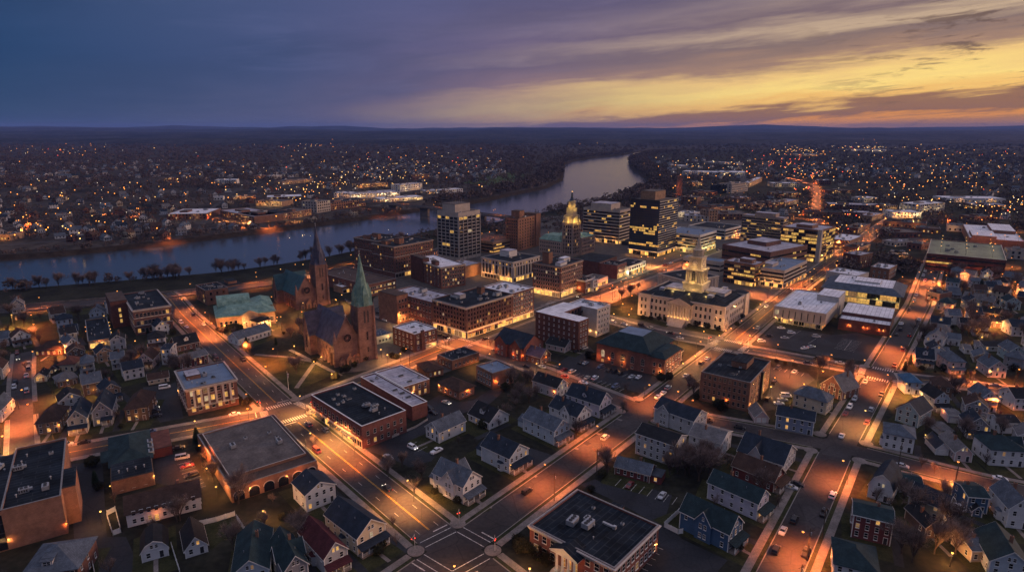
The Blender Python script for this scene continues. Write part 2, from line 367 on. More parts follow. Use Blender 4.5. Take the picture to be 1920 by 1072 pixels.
def hip_roof(root, x0, y0, x1, y1, ze, zr, mat, ov=.5, ridge=None, flat=None, name='roof', flatmat=None):
    s = MB(); X0,Y0,X1,Y1 = x0-ov,y0-ov,x1+ov,y1+ov; w, d = X1-X0, Y1-Y0; r = min(w,d)/2 if ridge is None else ridge
    a = [(X0,Y0,ze),(X1,Y0,ze),(X1,Y1,ze),(X0,Y1,ze)]
    if flat is None and ridge is None:
        if w > d: p, q = (X0+r,(Y0+Y1)/2,zr),(X1-r,(Y0+Y1)/2,zr); F = [(a[0],a[1],q,p),(a[1],a[2],q),(a[2],a[3],p,q),(a[3],a[0],p)]
        else: p, q = ((X0+X1)/2,Y0+r,zr),((X0+X1)/2,Y1-r,zr); F = [(a[0],a[1],p),(a[1],a[2],q,p),(a[2],a[3],q),(a[3],a[0],p,q)]
        for f in F: s.face(f)
    else:
        r = ridge or flat; t = [(X0+r,Y0+r,zr),(X1-r,Y0+r,zr),(X1-r,Y1-r,zr),(X0+r,Y1-r,zr)]
        for i in range(4): j = (i+1) % 4; s.face([a[i],a[j],t[j],t[i]])
        s.face(t, 1)
    s.face(a[::-1]); s.prism([(p[0],p[1]) for p in a], ze-.18, ze, 0, cap=False)
    return s.build(name, [mat, flatmat or mat], root)
def block(key, name, label, cat, wall, roof, cornice=None, cap='coping_metal', parapet=.6, group=None):
    x, y, rot, w, d, h = BL[key]
    r = thing(name, label, cat, (x,y,0), math.radians(rot), group); poly = [(0,0),(w,0),(w,d),(0,d)]
    shell(r, poly, h, wall, roof, parapet, cap, cornice)
    return r, w, d, h
RIGHT = lambda w, d: ((0,0), 0., w)          # facade at y=0
LEFT = lambda w, d: ((0,d), -PI/2, d)        # facade at x=0
BACKR = lambda w, d: ((w,0), PI/2, d)        # facade at x=w

# ------------------------------------------------------------------ measured data (metres)
BL = {
  'school': (26.7, 141.0, 49.4, 24.1, 28.4, 9),
  'leftbrick': (-147.7, 160.4, 32.7, 14.4, 43.2, 13),
  'mall': (-92.4, 184.1, 37.9, 29.2, 47.1, 5.5),
  'annex': (-138.9, 248.7, 35.5, 20.5, 26.6, 12.3),
  'shop': (-57.4, 220.0, 44.1, 20.3, 41.0, 9.6),
  'whiteL': (-42.0, 244.1, 41.8, 7.7, 43.9, 6.6),
  'leftblk': (-224.1, 357.0, 37.3, 20.0, 48.3, 15.5),
  'backblk': (-212.6, 422.8, 42.4, 14.8, 22.4, 10.5),
  'lowdark': (-236.5, 332.8, 34.9, 11.5, 49.1, 4.7),
  'courthouse': (-179.5, 366.2, 27.1, 33.5, 36.2, 9.2),
  'bigblock': (-26.6, 350.4, 48.8, 40.8, 29.3, 19.1),
  'whiteblk': (0.0, 380.8, 48.8, 21.7, 26, 19.5),
  'grayblk': (-48.5, 369.4, 48.8, 20.2, 41.7, 17),
  'smallbrick': (-53.5, 327.6, 46.2, 15.9, 20.0, 10.5),
  'whitetop': (-54.3, 468.1, 36.7, 22.0, 48.1, 17.1),
  'wingR': (-96.1, 503.5, 51.0, 44.1, 27.9, 26.4),
  'wingL': (-112.5, 520.9, 51.0, 27.7, 32.4, 27.9),
  'graytower': (-49.2, 574.5, 50.7, 29.6, 27.6, 44.6),
  'stoneoff': (0.7, 489.1, 50.0, 34.7, 34.3, 16.6),
  'hotel': (35.2, 442.3, 53.0, 30.6, 24.7, 23.2),
  'bricktall': (6.2, 620.4, 56.6, 41.3, 15.2, 32.8),
  'deco': (57.8, 592.8, 51.0, 13, 12, 32.2),
  'bandoff': (113.5, 660.2, 53.2, 30.5, 44.4, 35.8),
  'glass': (138.8, 591.7, 50.1, 38.8, 30.8, 53.8),
  'lowband': (183.2, 607.3, 49.0, 39.5, 39.7, 18.5),
  'backwhite': (234.5, 686.1, 46.2, 42.8, 44.4, 11.7),
  'beige': (283.3, 653.1, 49.0, 15, 44, 28.9),
  'darkoff': (280.6, 565.9, 44.5, 36.7, 36.2, 29.9),
  'cxR': (208.3, 469.1, 47.8, 51.6, 24.3, 14.4),
  'cxM': (187.6, 474.1, 45.8, 17.8, 25.4, 17.7),
  'cxB': (214.6, 513.2, 36.3, 57.6, 46.7, 20),
  'cxL': (172.9, 510.9, 47.0, 14, 34, 12.2),
  'cityhall': (128.6, 366.3, 52.5, 45.0, 55.6, 14.9),
  'oldhall': (125.7, 436.7, 32.0, 32.2, 29.6, 14),
  'museum': (190.4, 365.5, 52.5, 54.8, 30.5, 10.7),
  'library': (264.4, 411.4, 55.4, 40.6, 49.9, 9.2),
  'lowbrick': (223.2, 354.2, 55.7, 37.3, 27.4, 6.9),
  'brickapt': (102.8, 252.7, 53.9, 32.7, 21.8, 13.6),
  'bhall': (75.4, 291.7, 53.2, 20.5, 38.3, 10.4),
  'lapt': (49.8, 353.7, 48.9, 14.1, 20.4, 17.2),
  'rowA': (85.8, 501.2, 53.7, 17.1, 16.4, 11.3),
  'rowB': (97.1, 511.0, 52.0, 31, 18, 8.5),
  'rowC': (54.6, 455.2, 52.0, 11, 12, 10),
  'rowD': (61.2, 459.4, 52.0, 7, 12, 9),
  'rowE': (65.9, 473.6, 52.0, 17, 14, 6),
  'brick38': (303.5, 538.3, 34.8, 21.7, 14.6, 12.4),
  'lowwhite': (305.4, 496.8, 45.9, 22.3, 14.0, 9.5),
  'lib2': (266.8, 473.7, 39.0, 21.5, 23.4, 9),
  'lowoff': (341.6, 628.1, 46.1, 44.0, 21.5, 9.5),
  'deck': (362.3, 539.6, -34.7, 55.2, 87.0, 14.2),
  'warehouse': (477.9, 650.1, -32.0, 45.8, 116.0, 9),
  'blackflat': (-30.5, 301.6, 43.3, 18.0, 12.6, 5.2),
  'tanbrick': (-9.2, 277.3, 38.7, 12.8, 13.3, 8.1),
  'brownhip': (-24.0, 265.1, 46.7, 9.4, 15.1, 5.2),
  'brownlow': (-42.2, 290.9, 29.7, 9.0, 13.2, 4),
  'vict': (6.2, 313.8, 48.1, 16.3, 20.9, 10.7),
  'church': (-90.1, 306.0, 40.6, 15.7, 31.2, 12.2),
  'church2': (-142.6, 401.0, 41.2, 11.1, 39.1, 12),
  'clubhouse': (-134.6, 188.7, 32.0, 12.6, 36.7, 5),
  'motel': (-119.0, 170.9, 29.0, 20.7, 10, 4.9),
  'longbrick': (-105.3, 443.7, 49.0, 26.4, 62.8, 9.5),
  'tanmid': (-38.5, 505.0, 49.0, 19.5, 22, 10),
  'leftlow': (-126.6, 454.4, 47.0, 13.6, 12, 5),
  'shedrow': (-77.2, 340.8, 46.0, 11.0, 12, 4.5),
  'rivergarage': (-18.4, 606.7, 50.0, 34, 40, 12),
}
LAMPS = [(-309.4,372.9,''),(-296.9,372.9,''),(-280.4,352.2,''),(-246.6,305.7,''),(-249.3,329.0,''),(-256.6,377.5,'w'),(-205.2,321.0,''),(-192.5,324.5,''),(-202.7,267.9,''),(-248.6,368.6,'w'),(-242.9,360.5,'w'),(-221.7,407.8,''),
(-203.6,386.4,''),(-191.3,376.4,''),(-182.8,357.4,''),(-177.1,354.3,''),(-173.4,362.7,'p'),(-163.9,368.1,'p'),(-152.4,374.7,'p'),(-145.9,373.1,'p'),(-140.9,367.2,''),(-133.1,376.4,''),(-139.4,397.7,''),(-162.1,415.2,''),
(-181.6,421.2,''),(-143.1,320.4,''),(-124.4,309.7,''),(-119.1,325.8,'p'),(-99.3,308.9,'p'),(-101.1,302.0,'p'),(-87.4,285.5,'p'),(-123.2,295.3,'p'),(-121.9,421.0,'p'),(-117.2,418.9,''),(-70.6,320.3,'p'),(-65.5,312.1,'p'),
(-55.1,310.0,''),(-58.9,313.7,'p'),(-76.5,306.7,'w'),(-37.4,322.2,''),(-32.9,341.2,''),(-70.1,376.8,''),(-92.8,437.3,'w'),(-71.6,346.1,'w'),(-5.7,327.7,'w'),(-15.4,336.4,''),(-8.5,280.0,'w'),(-31.3,277.4,'w'),
(-21.7,269.3,'w'),(-11.5,302.1,''),(3.1,311.1,'w'),(12.4,299.3,'p'),(18.1,311.1,'w'),(23.1,287.9,''),(54.2,300.3,'w'),(75.0,410.7,'p'),(78.7,398.5,'p'),(65.3,387.0,'p'),(74.7,385.1,'p'),(34.1,356.0,'w'),
(41.9,351.0,'w'),(48.3,346.1,'w'),(68.8,286.0,'w'),(61.5,262.4,''),(73.5,446.1,''),(83.7,418.1,''),(94.2,335.5,''),(47.9,306.4,'w'),(109.6,379.7,'w'),(136.9,358.9,''),(130.5,357.5,'p'),(125.9,353.0,'p'),
(121.9,363.2,'w'),(112.5,351.4,'p'),(114.5,361.7,'p'),(119.1,343.6,'p'),(168.1,410.1,'p'),(174.0,416.1,'p'),(161.4,397.2,'p'),(138.9,345.1,''),(136.6,343.6,'p'),(141.1,316.3,''),(138.7,293.0,''),(161.9,300.8,''),
(101.5,321.3,''),(95.9,310.2,'p'),(86.7,299.7,'p'),(186.5,438.2,''),(195.2,439.8,''),(178.5,452.6,''),(219.2,466.2,''),(228.1,466.2,''),(216.1,435.2,''),(235.1,448.0,'w'),(164.5,373.0,'w'),(170.6,371.9,'w'),
(175.2,360.1,'w'),(185.3,356.0,'w'),(161.4,375.2,'w'),(204.0,363.2,'w'),(125.5,280.8,'p'),(119.3,269.9,'p'),(308.9,468.7,''),(308.1,457.6,''),(294.3,430.6,''),(265.8,401.7,''),(208.8,329.9,''),(204.7,313.0,''),
(174.6,293.3,''),(175.1,274.3,''),(212.5,359.1,'w'),(219.1,354.0,'w'),(297.4,401.1,''),(293.2,377.5,''),(297.1,367.2,''),(302.1,374.7,'p'),(267.9,340.8,'p'),(308.4,385.9,''),(221.0,292.3,'w'),(236.1,288.1,'w'),
(241.6,281.0,''),(223.3,283.7,''),(378.1,456.0,''),(373.6,447.7,''),(323.2,468.0,''),(177.3,263.6,''),(-201.6,242.1,''),(-205.0,234.5,''),(-175.7,218.8,''),(-190.2,214.1,''),(-183.6,235.5,'w'),(-162.5,245.0,'w'),
(-118.5,191.8,'w'),(-216.9,255.7,''),(-120.9,221.0,''),(-108.3,237.7,''),(-91.0,250.3,''),(-79.8,213.2,''),(-68.7,225.5,''),(-114.8,252.3,''),(-153.7,267.3,'w'),(-125.0,254.6,'w'),(-112.9,209.4,'p'),(-105.8,200.7,'p'),
(-129.1,235.0,'p'),(-60.8,213.2,''),(-34.1,183.7,''),(33.0,222.3,''),(11.3,193.8,''),(5.2,196.9,'w'),(72.5,255.2,''),(12.8,260.2,'w'),(104.7,252.9,'w'),(131.9,267.9,'p'),(136.0,273.1,'p'),(147.0,278.7,''),
(91.9,254.0,'w'),(73.9,240.5,''),(86.2,210.3,'w'),(114.5,196.3,''),(143.8,236.0,''),(164.7,227.1,'w'),(153.7,195.5,''),(184.1,247.6,'w'),(209.8,249.6,''),(-87.4,187.4,'w'),(-77.7,194.8,'w'),(-77.5,173.1,'p'),
(-15.7,147.7,'p'),(4.8,146.7,'p'),(42.1,158.0,'w'),(82.9,156.8,''),(123.6,153.1,'p'),(134.6,161.2,'w'),(-140.6,179.4,'w'),(-133.5,168.5,'w'),(-128.0,172.8,'p'),(-146.4,159.2,'w'),(-202.3,489.7,''),(-186.8,501.4,''),
(-181.0,520.0,''),(-174.5,520.0,''),(-161.4,539.9,''),(-144.3,561.3,''),(-118.3,407.0,''),(-146.0,380.6,'p'),(126.2,546.9,''),(152.3,557.6,''),(122.7,455.0,''),(152.3,536.5,''),(137.4,526.5,''),(134.6,543.4,''),
(61.9,438.0,''),(70.3,436.4,''),(76.2,441.2,''),(81.8,457.9,''),(87.3,468.6,''),(93.0,472.2,''),(98.2,481.6,''),(104.1,489.3,''),(121.3,550.8,''),(115.5,550.8,''),(281.3,533.1,''),(336.8,600.9,''),
(323.6,605.1,''),(237.9,489.7,''),(222.9,473.1,''),(246.5,501.4,''),(371.7,605.1,''),(374.4,582.8,''),(381.9,566.6,''),(340.8,486.9,''),(334.4,489.7,''),(374.2,507.5,''),(387.7,481.3,''),(324.9,489.7,''),
(301.6,473.1,''),(443.8,544.8,''),(415.5,507.5,''),(377.9,484.0,''),(339.0,478.5,''),(230.9,481.3,''),(379.1,726.4,''),(392.2,686.2,''),(435.9,745.1,''),(480.1,807.1,''),(413.2,714.5,''),(461.4,680.8,''),
(549.0,751.6,''),(601.9,745.1,''),(469.1,946.0,''),(363.5,814.6,''),(407.3,897.9,''),(446.0,977.4,''),(480.6,1046.6,''),(387.5,862.7,''),(508.2,814.6,''),(502.3,799.8,''),(502.5,785.4,''),(508.1,778.4,''),
(492.1,799.8,''),(566.1,814.6,''),(620.9,897.9,''),(654.6,907.1,''),(661.8,862.7,''),(621.1,799.8,''),(264.2,916.6,''),(410.6,1126.0,''),(347.8,977.4,''),(411.0,1306.8,''),(335.3,999.4,''),(347.9,999.4,''),
(333.7,916.6,''),(343.0,916.6,''),(436.0,1126.0,''),(257.2,778.4,''),(260.8,720.4,''),(577.5,2192.4,''),(518.7,1876.5,''),(518.6,1733.3,''),(491.5,1669.5,''),(-244.0,916.6,''),(-226.5,956.3,''),(-181.8,888.8,''),
(-160.8,897.9,''),(-119.0,946.0,''),(-27.4,880.0,''),(-466.5,1262.6,''),(-488.2,1269.8,''),(-488.6,1554.8,''),(-293.2,814.6,''),(-288.0,830.1,''),(-299.7,771.5,''),(-255.6,916.6,''),(-170.1,1111.9,''),(-170.9,999.4,''),
(-769.9,977.4,''),(-661.6,854.3,''),(-642.4,830.1,''),(-597.5,771.5,''),(-571.3,726.4,''),(-583.0,897.9,''),(-531.6,880.0,''),(-578.6,956.3,''),(-632.4,946.0,''),(-679.2,1046.6,''),(-409.4,854.3,''),(-380.2,830.1,''),
(-356.9,814.6,''),(-335.6,778.4,''),(-326.7,778.4,''),(-378.0,655.0,''),(-373.2,680.8,''),(-682.5,956.3,''),(-752.4,1218.0,''),(-764.7,1170.2,''),(-882.4,1326.1,''),(-795.7,1387.4,''),(-823.0,1669.5,''),(-777.2,1669.5,''),
(-576.3,977.4,''),]
CARS_AT = [(-201.7,372.4,-40,'white','sedan'),(-119.5,249.5,60,'white','sedan'),(-123.4,212.9,65,'silver','van'),(-128.7,220.2,65,'black','sedan'),(-146.8,233.6,60,'blue','sedan'),(-173.5,222.7,62,'silver','suv'),(-167.9,224.7,62,'black','sedan'),(-165.2,278.5,62,'white','van'),(-168.7,270.8,62,'silver','sedan'),(-161.7,261.2,62,'white','suv'),(-157.9,255.7,62,'black','sedan'),(-155.5,252.2,62,'black','suv'),
(-152.7,248.3,62,'black','sedan'),(-240.8,284.7,-36,'black','suv'),(-38.4,220.6,132,'white','suv'),(-46.4,213.1,132,'silver','sedan'),(-29.5,261.5,130,'beige','sedan'),(-34.3,251.1,130,'black','sedan'),(-36.6,255.7,130,'black','suv'),(-28.8,217.7,40,'white','pickup'),(37.1,228.5,38,'silver','suv'),(34.6,284.3,125,'white','sedan'),(41.0,290.1,36,'white','suv'),(37.1,290.5,36,'beige','sedan'),
(62.7,291.2,36,'white','sedan'),(74.1,278.0,38,'silver','suv'),(70.3,271.8,38,'white','sedan'),(66.9,267.6,38,'white','sedan'),(5.1,190.2,40,'black','suv'),(7.7,305.8,128,'black','sedan'),(26.6,301.3,40,'darkred','sedan'),(30.4,298.4,40,'silver','suv'),(38.5,310.3,40,'silver','sedan'),(36.4,311.1,40,'black','sedan'),(49.6,300.4,38,'black','sedan'),(52.0,298.4,38,'black','suv'),
(54.6,296.3,38,'black','sedan'),(80.9,375.6,125,'black','suv'),(35.6,328.5,50,'black','sedan'),(40.5,333.4,50,'silver','suv'),(26.4,291.6,130,'darkred','sedan'),(99.3,310.3,38,'black','suv'),(104.2,316.6,38,'silver','sedan'),(86.6,293.3,38,'white','sedan'),(144.4,345.6,95,'white','suv'),(152.4,354.8,95,'black','sedan'),(166.0,370.2,100,'white','sedan'),(168.2,360.8,100,'white','suv'),
(160.3,351.3,95,'silver','sedan'),(180.0,353.8,100,'silver','suv'),(155.3,310.8,115,'black','sedan'),(163.8,333.4,70,'white','sedan'),(168.6,335.9,70,'silver','sedan'),(127.0,284.2,40,'black','suv'),(245.6,378.9,38,'white','sedan'),(237.8,367.0,38,'black','suv'),(230.0,357.8,38,'black','sedan'),(236.5,355.8,38,'black','suv'),(170.8,270.0,38,'black','pickup'),(148.7,241.7,38,'darkred','suv'),
(213.2,283.4,115,'white','van'),(207.4,274.2,115,'brown','suv'),(171.8,198.3,115,'white','sedan'),(95.8,192.9,125,'silver','sedan'),(98.8,194.9,125,'black','sedan'),(107.7,187.9,37,'white','suv'),(100.1,178.0,37,'black','pickup'),(88.9,174.3,37,'black','suv'),(77.2,159.6,37,'black','suv'),(132.1,230.0,37,'white','sedan'),(93.8,237.4,115,'black','sedan'),(126.1,268.8,100,'white','van'),
(122.9,264.7,100,'silver','sedan'),(119.6,260.7,100,'white','sedan'),(82.5,243.7,115,'black','sedan'),(116.3,264.9,40,'black','suv'),(-15.7,349.0,38,'black','sedan'),(-88.9,402.5,130,'black','sedan'),(-81.4,396.4,130,'black','suv'),(-84.4,390.4,130,'black','sedan'),(-81.6,386.9,130,'silver','sedan'),(-118.8,433.2,130,'black','sedan'),(-114.4,426.2,130,'black','suv'),(-68.9,350.9,38,'black','sedan'),
(-64.8,348.4,38,'silver','sedan'),(-42.5,355.2,130,'black','sedan'),(-38.7,351.3,130,'black','suv'),(145.1,181.0,0,'white','suv'),(139.0,182.8,0,'black','suv'),(166.5,189.7,115,'black','sedan'),(244.6,378.9,38,'white','sedan'),(372.9,609.1,120,'white','sedan'),(374.3,603.5,120,'silver','suv'),(377.0,600.3,120,'black','sedan'),(386.0,607.5,120,'white','sedan'),(391.1,619.9,120,'silver','sedan'),
(381.6,619.9,120,'white','suv'),(359.6,599.5,38,'black','sedan'),(356.7,587.9,38,'white','sedan'),(384.1,617.4,120,'black','suv'),]
TREES = [(-90.0,183.7,'b',15.0),(-100.8,195.2,'b',9.0),(-77.0,171.7,'s',7.0),(-105.3,173.9,'b',9.0),(-104.4,196.6,'b',10.0),(-95.6,190.0,'b',8.0),(-78.8,183.7,'s',5.0),(-123.8,225.1,'e',7.0),(-119.7,218.4,'u',3.0),(-124.3,262.8,'u',3.0),(-118.1,260.5,'u',4.0),(-119.0,259.4,'u',3.0),
(-128.5,257.2,'u',2.0),(-123.8,263.9,'u',3.0),(-113.5,210.5,'s',6.0),(-119.3,220.0,'s',6.0),(-76.7,221.7,'s',7.0),(-88.6,251.8,'s',4.0),(64.2,205.2,'b',13.0),(65.4,197.4,'b',14.0),(61.7,201.6,'b',12.0),(70.7,208.9,'b',10.0),(70.4,201.6,'b',11.0),(83.8,269.8,'b',10.0),
(83.8,277.1,'b',9.0),(91.5,254.0,'u',5.0),(91.1,257.2,'u',4.0),(100.7,255.0,'u',3.0),(84.3,266.2,'u',3.0),(69.4,204.4,'b',12.0),(63.4,202.2,'b',13.0),(74.6,208.8,'b',9.0),(79.3,208.8,'s',6.0),(66.4,160.5,'u',3.0),(129.0,183.7,'b',10.0),(128.9,178.4,'b',12.0),
(128.7,171.7,'b',12.0),(124.7,168.5,'b',12.0),(135.6,176.1,'b',11.0),(133.8,168.5,'b',13.0),(122.8,158.6,'b',14.0),(113.2,158.6,'b',12.0),(114.0,154.9,'b',12.0),(129.0,158.6,'b',12.0),(161.4,184.3,'b',10.0),(143.1,184.3,'b',9.0),(161.1,186.8,'s',7.0),(135.3,165.4,'b',9.0),
(-36.7,170.6,'s',6.0),(-18.5,151.3,'b',11.0),(-43.9,200.1,'b',8.0),(-33.0,190.0,'s',8.0),(-38.8,158.6,'u',3.0),(-38.4,161.5,'u',3.0),(-26.0,189.3,'u',2.5),(-31.6,198.7,'b',8.0),(-44.9,203.0,'b',9.0),(-40.1,206.7,'b',7.0),(-34.8,204.5,'s',6.0),(-20.9,223.4,'s',5.0),
(-5.4,237.8,'s',6.0),(-12.0,237.8,'u',4.0),(-120.8,346.4,'b',13.0),(-129.8,366.2,'b',11.0),(-130.9,354.0,'s',8.0),(-147.0,330.2,'e',8.0),(-143.1,323.4,'b',9.0),(-99.0,307.6,'s',7.0),(-108.8,297.3,'b',10.0),(-134.2,339.0,'e',5.0),(-168.6,364.1,'u',5.0),(-166.8,366.2,'u',5.0),
(-174.8,362.0,'u',4.0),(-178.3,364.1,'u',3.0),(-172.7,366.2,'u',4.0),(-154.2,370.4,'u',3.0),(-113.2,331.9,'b',9.0),(-104.2,312.2,'u',3.0),(-186.3,358.0,'u',4.0),(-202.9,358.0,'u',4.0),(-158.3,313.8,'s',5.0),(-122.7,335.4,'e',4.0),(-83.9,299.4,'u',4.0),(-81.5,306.0,'u',3.0),
(-86.4,299.4,'u',3.0),(-86.8,289.0,'u',4.0),(-61.3,322.5,'s',5.0),(-77.8,315.2,'u',2.5),(-64.2,318.5,'u',4.0),(-61.7,316.9,'u',3.0),(-3.2,276.1,'u',4.0),(-12.3,339.0,'s',5.0),(-59.6,328.5,'u',3.0),(79.5,440.3,'b',9.0),(86.5,444.8,'b',11.0),(95.9,465.1,'b',8.0),
(9.3,283.7,'b',9.0),(41.2,318.5,'u',4.0),(43.3,316.9,'u',4.0),(84.9,390.5,'u',3.0),(89.2,388.1,'u',3.0),(94.7,388.1,'u',3.0),(98.3,385.8,'u',3.0),(77.0,289.0,'u',4.0),(88.3,316.9,'u',5.0),(37.5,364.1,'u',4.0),(41.2,362.0,'u',4.0),(22.8,379.1,'s',5.0),
(109.9,372.5,'u',3.0),(115.1,374.7,'u',4.0),(120.5,370.4,'u',4.0),(125.7,366.2,'u',3.0),(155.4,297.3,'b',10.0),(161.3,306.1,'b',8.0),(168.8,293.1,'b',11.0),(162.9,283.7,'b',10.0),(150.1,392.8,'u',3.0),(140.7,375.8,'u',3.0),(139.5,312.2,'u',2.0),(142.7,309.1,'u',2.0),
(146.4,306.1,'u',2.0),(269.7,346.4,'b',15.0),(273.0,358.0,'b',12.0),(282.2,376.9,'b',11.0),(286.1,362.0,'b',11.0),(265.8,354.0,'b',10.0),(243.7,358.0,'s',7.0),(244.9,366.2,'s',6.0),(253.5,376.9,'s',6.0),(218.1,328.5,'s',6.0),(199.8,300.2,'e',6.0),(208.0,309.1,'e',6.0),
(219.8,300.2,'u',4.0),(225.3,291.7,'e',5.0),(226.4,290.4,'s',6.0),(354.9,461.8,'e',9.0),(311.6,446.3,'b',9.0),(298.3,431.7,'b',9.0),(289.9,423.4,'s',7.0),(350.2,440.3,'b',9.0),(255.1,300.2,'u',4.0),(240.3,304.6,'b',9.0),(249.6,290.4,'b',8.0),(209.4,301.6,'u',2.5),
(293.0,383.6,'b',12.0),(48.2,252.4,'s',8.0),(53.1,272.2,'s',7.0),(7.7,261.7,'b',10.0),(2.9,265.1,'b',9.0),(11.1,265.1,'b',8.0),(42.7,243.6,'u',3.0),(60.0,204.5,'b',12.0),(56.3,201.6,'b',10.0),(34.0,205.2,'s',5.0),(6.2,286.1,'b',8.0),(73.0,287.5,'u',4.0),
(1.4,261.7,'b',8.0),(146.6,209.7,'b',7.0),(144.1,203.0,'b',8.0),(149.4,206.7,'s',6.0),(149.4,203.0,'b',8.0),(174.9,209.7,'e',4.0),(151.2,202.3,'s',6.0),(216.8,279.6,'s',6.0),(234.2,290.2,'s',5.0),(197.9,271.0,'s',5.0),(204.7,235.0,'b',7.0),(3.1,159.5,'u',5.0),
(5.3,158.6,'u',4.0),(7.6,155.8,'u',5.0),(10.0,154.0,'u',4.0),(1.9,162.4,'u',4.0),(32.1,200.1,'u',3.0),(26.8,190.6,'u',2.5),(57.3,205.8,'b',8.0),(59.1,202.2,'b',9.0),(-145.0,195.9,'e',5.0),(-141.3,191.9,'u',3.0),(-153.4,207.3,'u',4.0),(-140.7,179.6,'u',2.5),
(-131.2,184.3,'s',5.0),(-110.6,170.6,'s',5.0),(-268.4,312.2,'b',8.0),(-279.4,328.5,'b',8.0),(-249.8,303.1,'s',6.0),(-242.2,342.7,'s',5.0),(-218.6,297.3,'s',6.0),(-199.4,289.0,'b',7.0),(-206.8,315.3,'b',7.0),(-203.6,318.5,'s',6.0),(-304.0,388.1,'s',7.0),(-292.2,407.6,'s',6.0),
(-314.8,379.1,'e',6.0),(-218.9,360.0,'e',4.0),(-210.1,364.1,'u',4.0),(-223.6,318.5,'s',6.0),(-282.3,354.0,'b',8.0),(-195.0,297.3,'b',7.0),(-192.3,247.7,'s',6.0),(-161.3,237.8,'u',2.0),(-174.0,237.8,'u',2.5),(-224.2,291.5,'u',4.0),(-245.9,295.7,'b',8.0),(-167.4,245.6,'s',6.0),
(-247.5,287.5,'b',7.0),(-199.1,277.1,'b',7.0),]
AREAS = {
  'car_park_shop': ('lot', [(-56.9, 219.4), (-47.9, 230.0), (-35.7, 245.6), (-33.1, 269.5), (-24.1, 261.7), (-18.0, 263.9), (-21.0, 251.8), (-34.2, 229.5), (-27.8, 221.7), (-29.8, 211.2), (-37.4, 206.7), (-44.8, 212.8), (-51.6, 216.8)]),
  'car_park_school': ('lot', [(23.7, 195.2), (29.3, 198.7), (31.9, 195.9), (36.4, 200.1), (53.9, 188.7), (47.9, 173.9), (51.3, 165.4), (61.7, 155.8), (56.1, 149.6), (35.4, 149.6), (43.6, 162.4), (45.5, 172.8), (35.2, 184.3)]),
  'car_park_hall': ('lot', [(19.8, 304.6), (32.6, 325.1), (43.6, 339.0), (47.5, 318.5), (75.4, 289.0), (62.8, 271.2), (29.8, 294.5)]),
  'car_park_museum': ('lot', [(163.8, 376.9), (191.3, 358.0), (208.7, 362.0), (218.4, 346.4), (190.7, 312.2), (163.4, 325.1), (140.6, 343.6)]),
  'car_park_apartment': ('lot', [(133.7, 306.1), (149.5, 297.3), (148.9, 289.0), (134.1, 274.6), (132.0, 269.8), (116.6, 256.1), (107.5, 251.8), (123.2, 279.6)]),
  'car_park_mall': ('lot', [(-136.2, 212.0), (-131.6, 216.8), (-122.9, 215.0), (-105.3, 193.9), (-107.1, 190.6), (-124.9, 196.6)]),
  'car_park_annex': ('lot', [(-176.3, 279.6), (-165.6, 283.5), (-163.8, 286.1), (-140.1, 246.7), (-148.1, 242.7), (-157.5, 254.0)]),
  'car_park_church': ('lot', [(-94.7, 412.7), (-89.6, 431.7), (-70.4, 397.6), (-75.4, 379.1), (-88.1, 388.1)]),
  'yard_left_brick': ('lot', [(-163.0, 208.8), (-152.3, 211.1), (-122.8, 166.5), (-117.0, 166.5), (-102.8, 150.5), (-121.1, 150.5), (-131.2, 164.4)]),
  'yard_whiteL': ('lot', [(-38.6, 262.8), (-33.7, 271.0), (-24.2, 262.8), (-17.6, 265.1), (-10.2, 277.1), (-2.2, 279.6), (-9.7, 261.7), (-21.0, 251.8), (-36.1, 243.6)]),
  'drive_blue': ('lot', [(6.2, 221.7), (18.0, 213.6), (12.8, 206.7), (5.9, 211.2)]),
  'church_lawn': ('grass', [(-139.9, 318.5), (-121.6, 321.8), (-105.9, 312.2), (-88.4, 297.3), (-101.3, 276.1), (-110.6, 282.4)]),
  'city_lawn': ('grass', [(69.6, 426.1), (91.6, 455.5), (94.7, 431.7), (87.7, 397.6), (99.4, 379.1), (95.8, 372.5), (82.4, 388.1), (64.9, 400.1)]),
  'city_lawn2': ('grass', [(107.2, 372.5), (113.7, 376.9), (132.8, 362.0), (123.1, 356.0), (106.1, 368.3)]),
  'city_lawn3': ('grass', [(172.4, 440.3), (180.2, 434.5), (166.4, 410.1), (162.3, 412.7)]),
  'verge_highway': ('grass', [(-335.6, 395.2), (-311.2, 405.0), (-278.8, 420.7), (-272.3, 410.1), (-297.4, 390.5), (-287.2, 358.0), (-303.1, 354.0)]),
  'lawn_corner': ('grass', [(-30.1, 187.4), (-18.3, 171.7), (-6.3, 180.7), (-14.3, 185.6), (-27.2, 190.0)]),
  'lawn_white': ('grass', [(-97.1, 172.8), (-88.8, 178.4), (-79.5, 166.5), (-87.0, 164.4), (-88.2, 160.0)]),
  'paving_downtown': ('pave', [(-86.1, 297.1), (-80.4, 346.2), (-100.5, 440.2), (-86.1, 624.3), (29.1, 855.3), (273.9, 1045.0), (316.2, 806.1), (314.4, 597.0), (226.5, 480.1), (111.6, 337.0), (63.6, 399.9), (12.4, 346.2), (-35.0, 297.1), (-66.0, 304.4)]),
  'paving_city_hall': ('pave', [(64.6, 397.6), (81.9, 385.8), (103.0, 362.0), (125.0, 354.0), (134.7, 364.1), (192.5, 446.3), (177.6, 452.4), (121.5, 517.2), (69.6, 440.2)]),
}
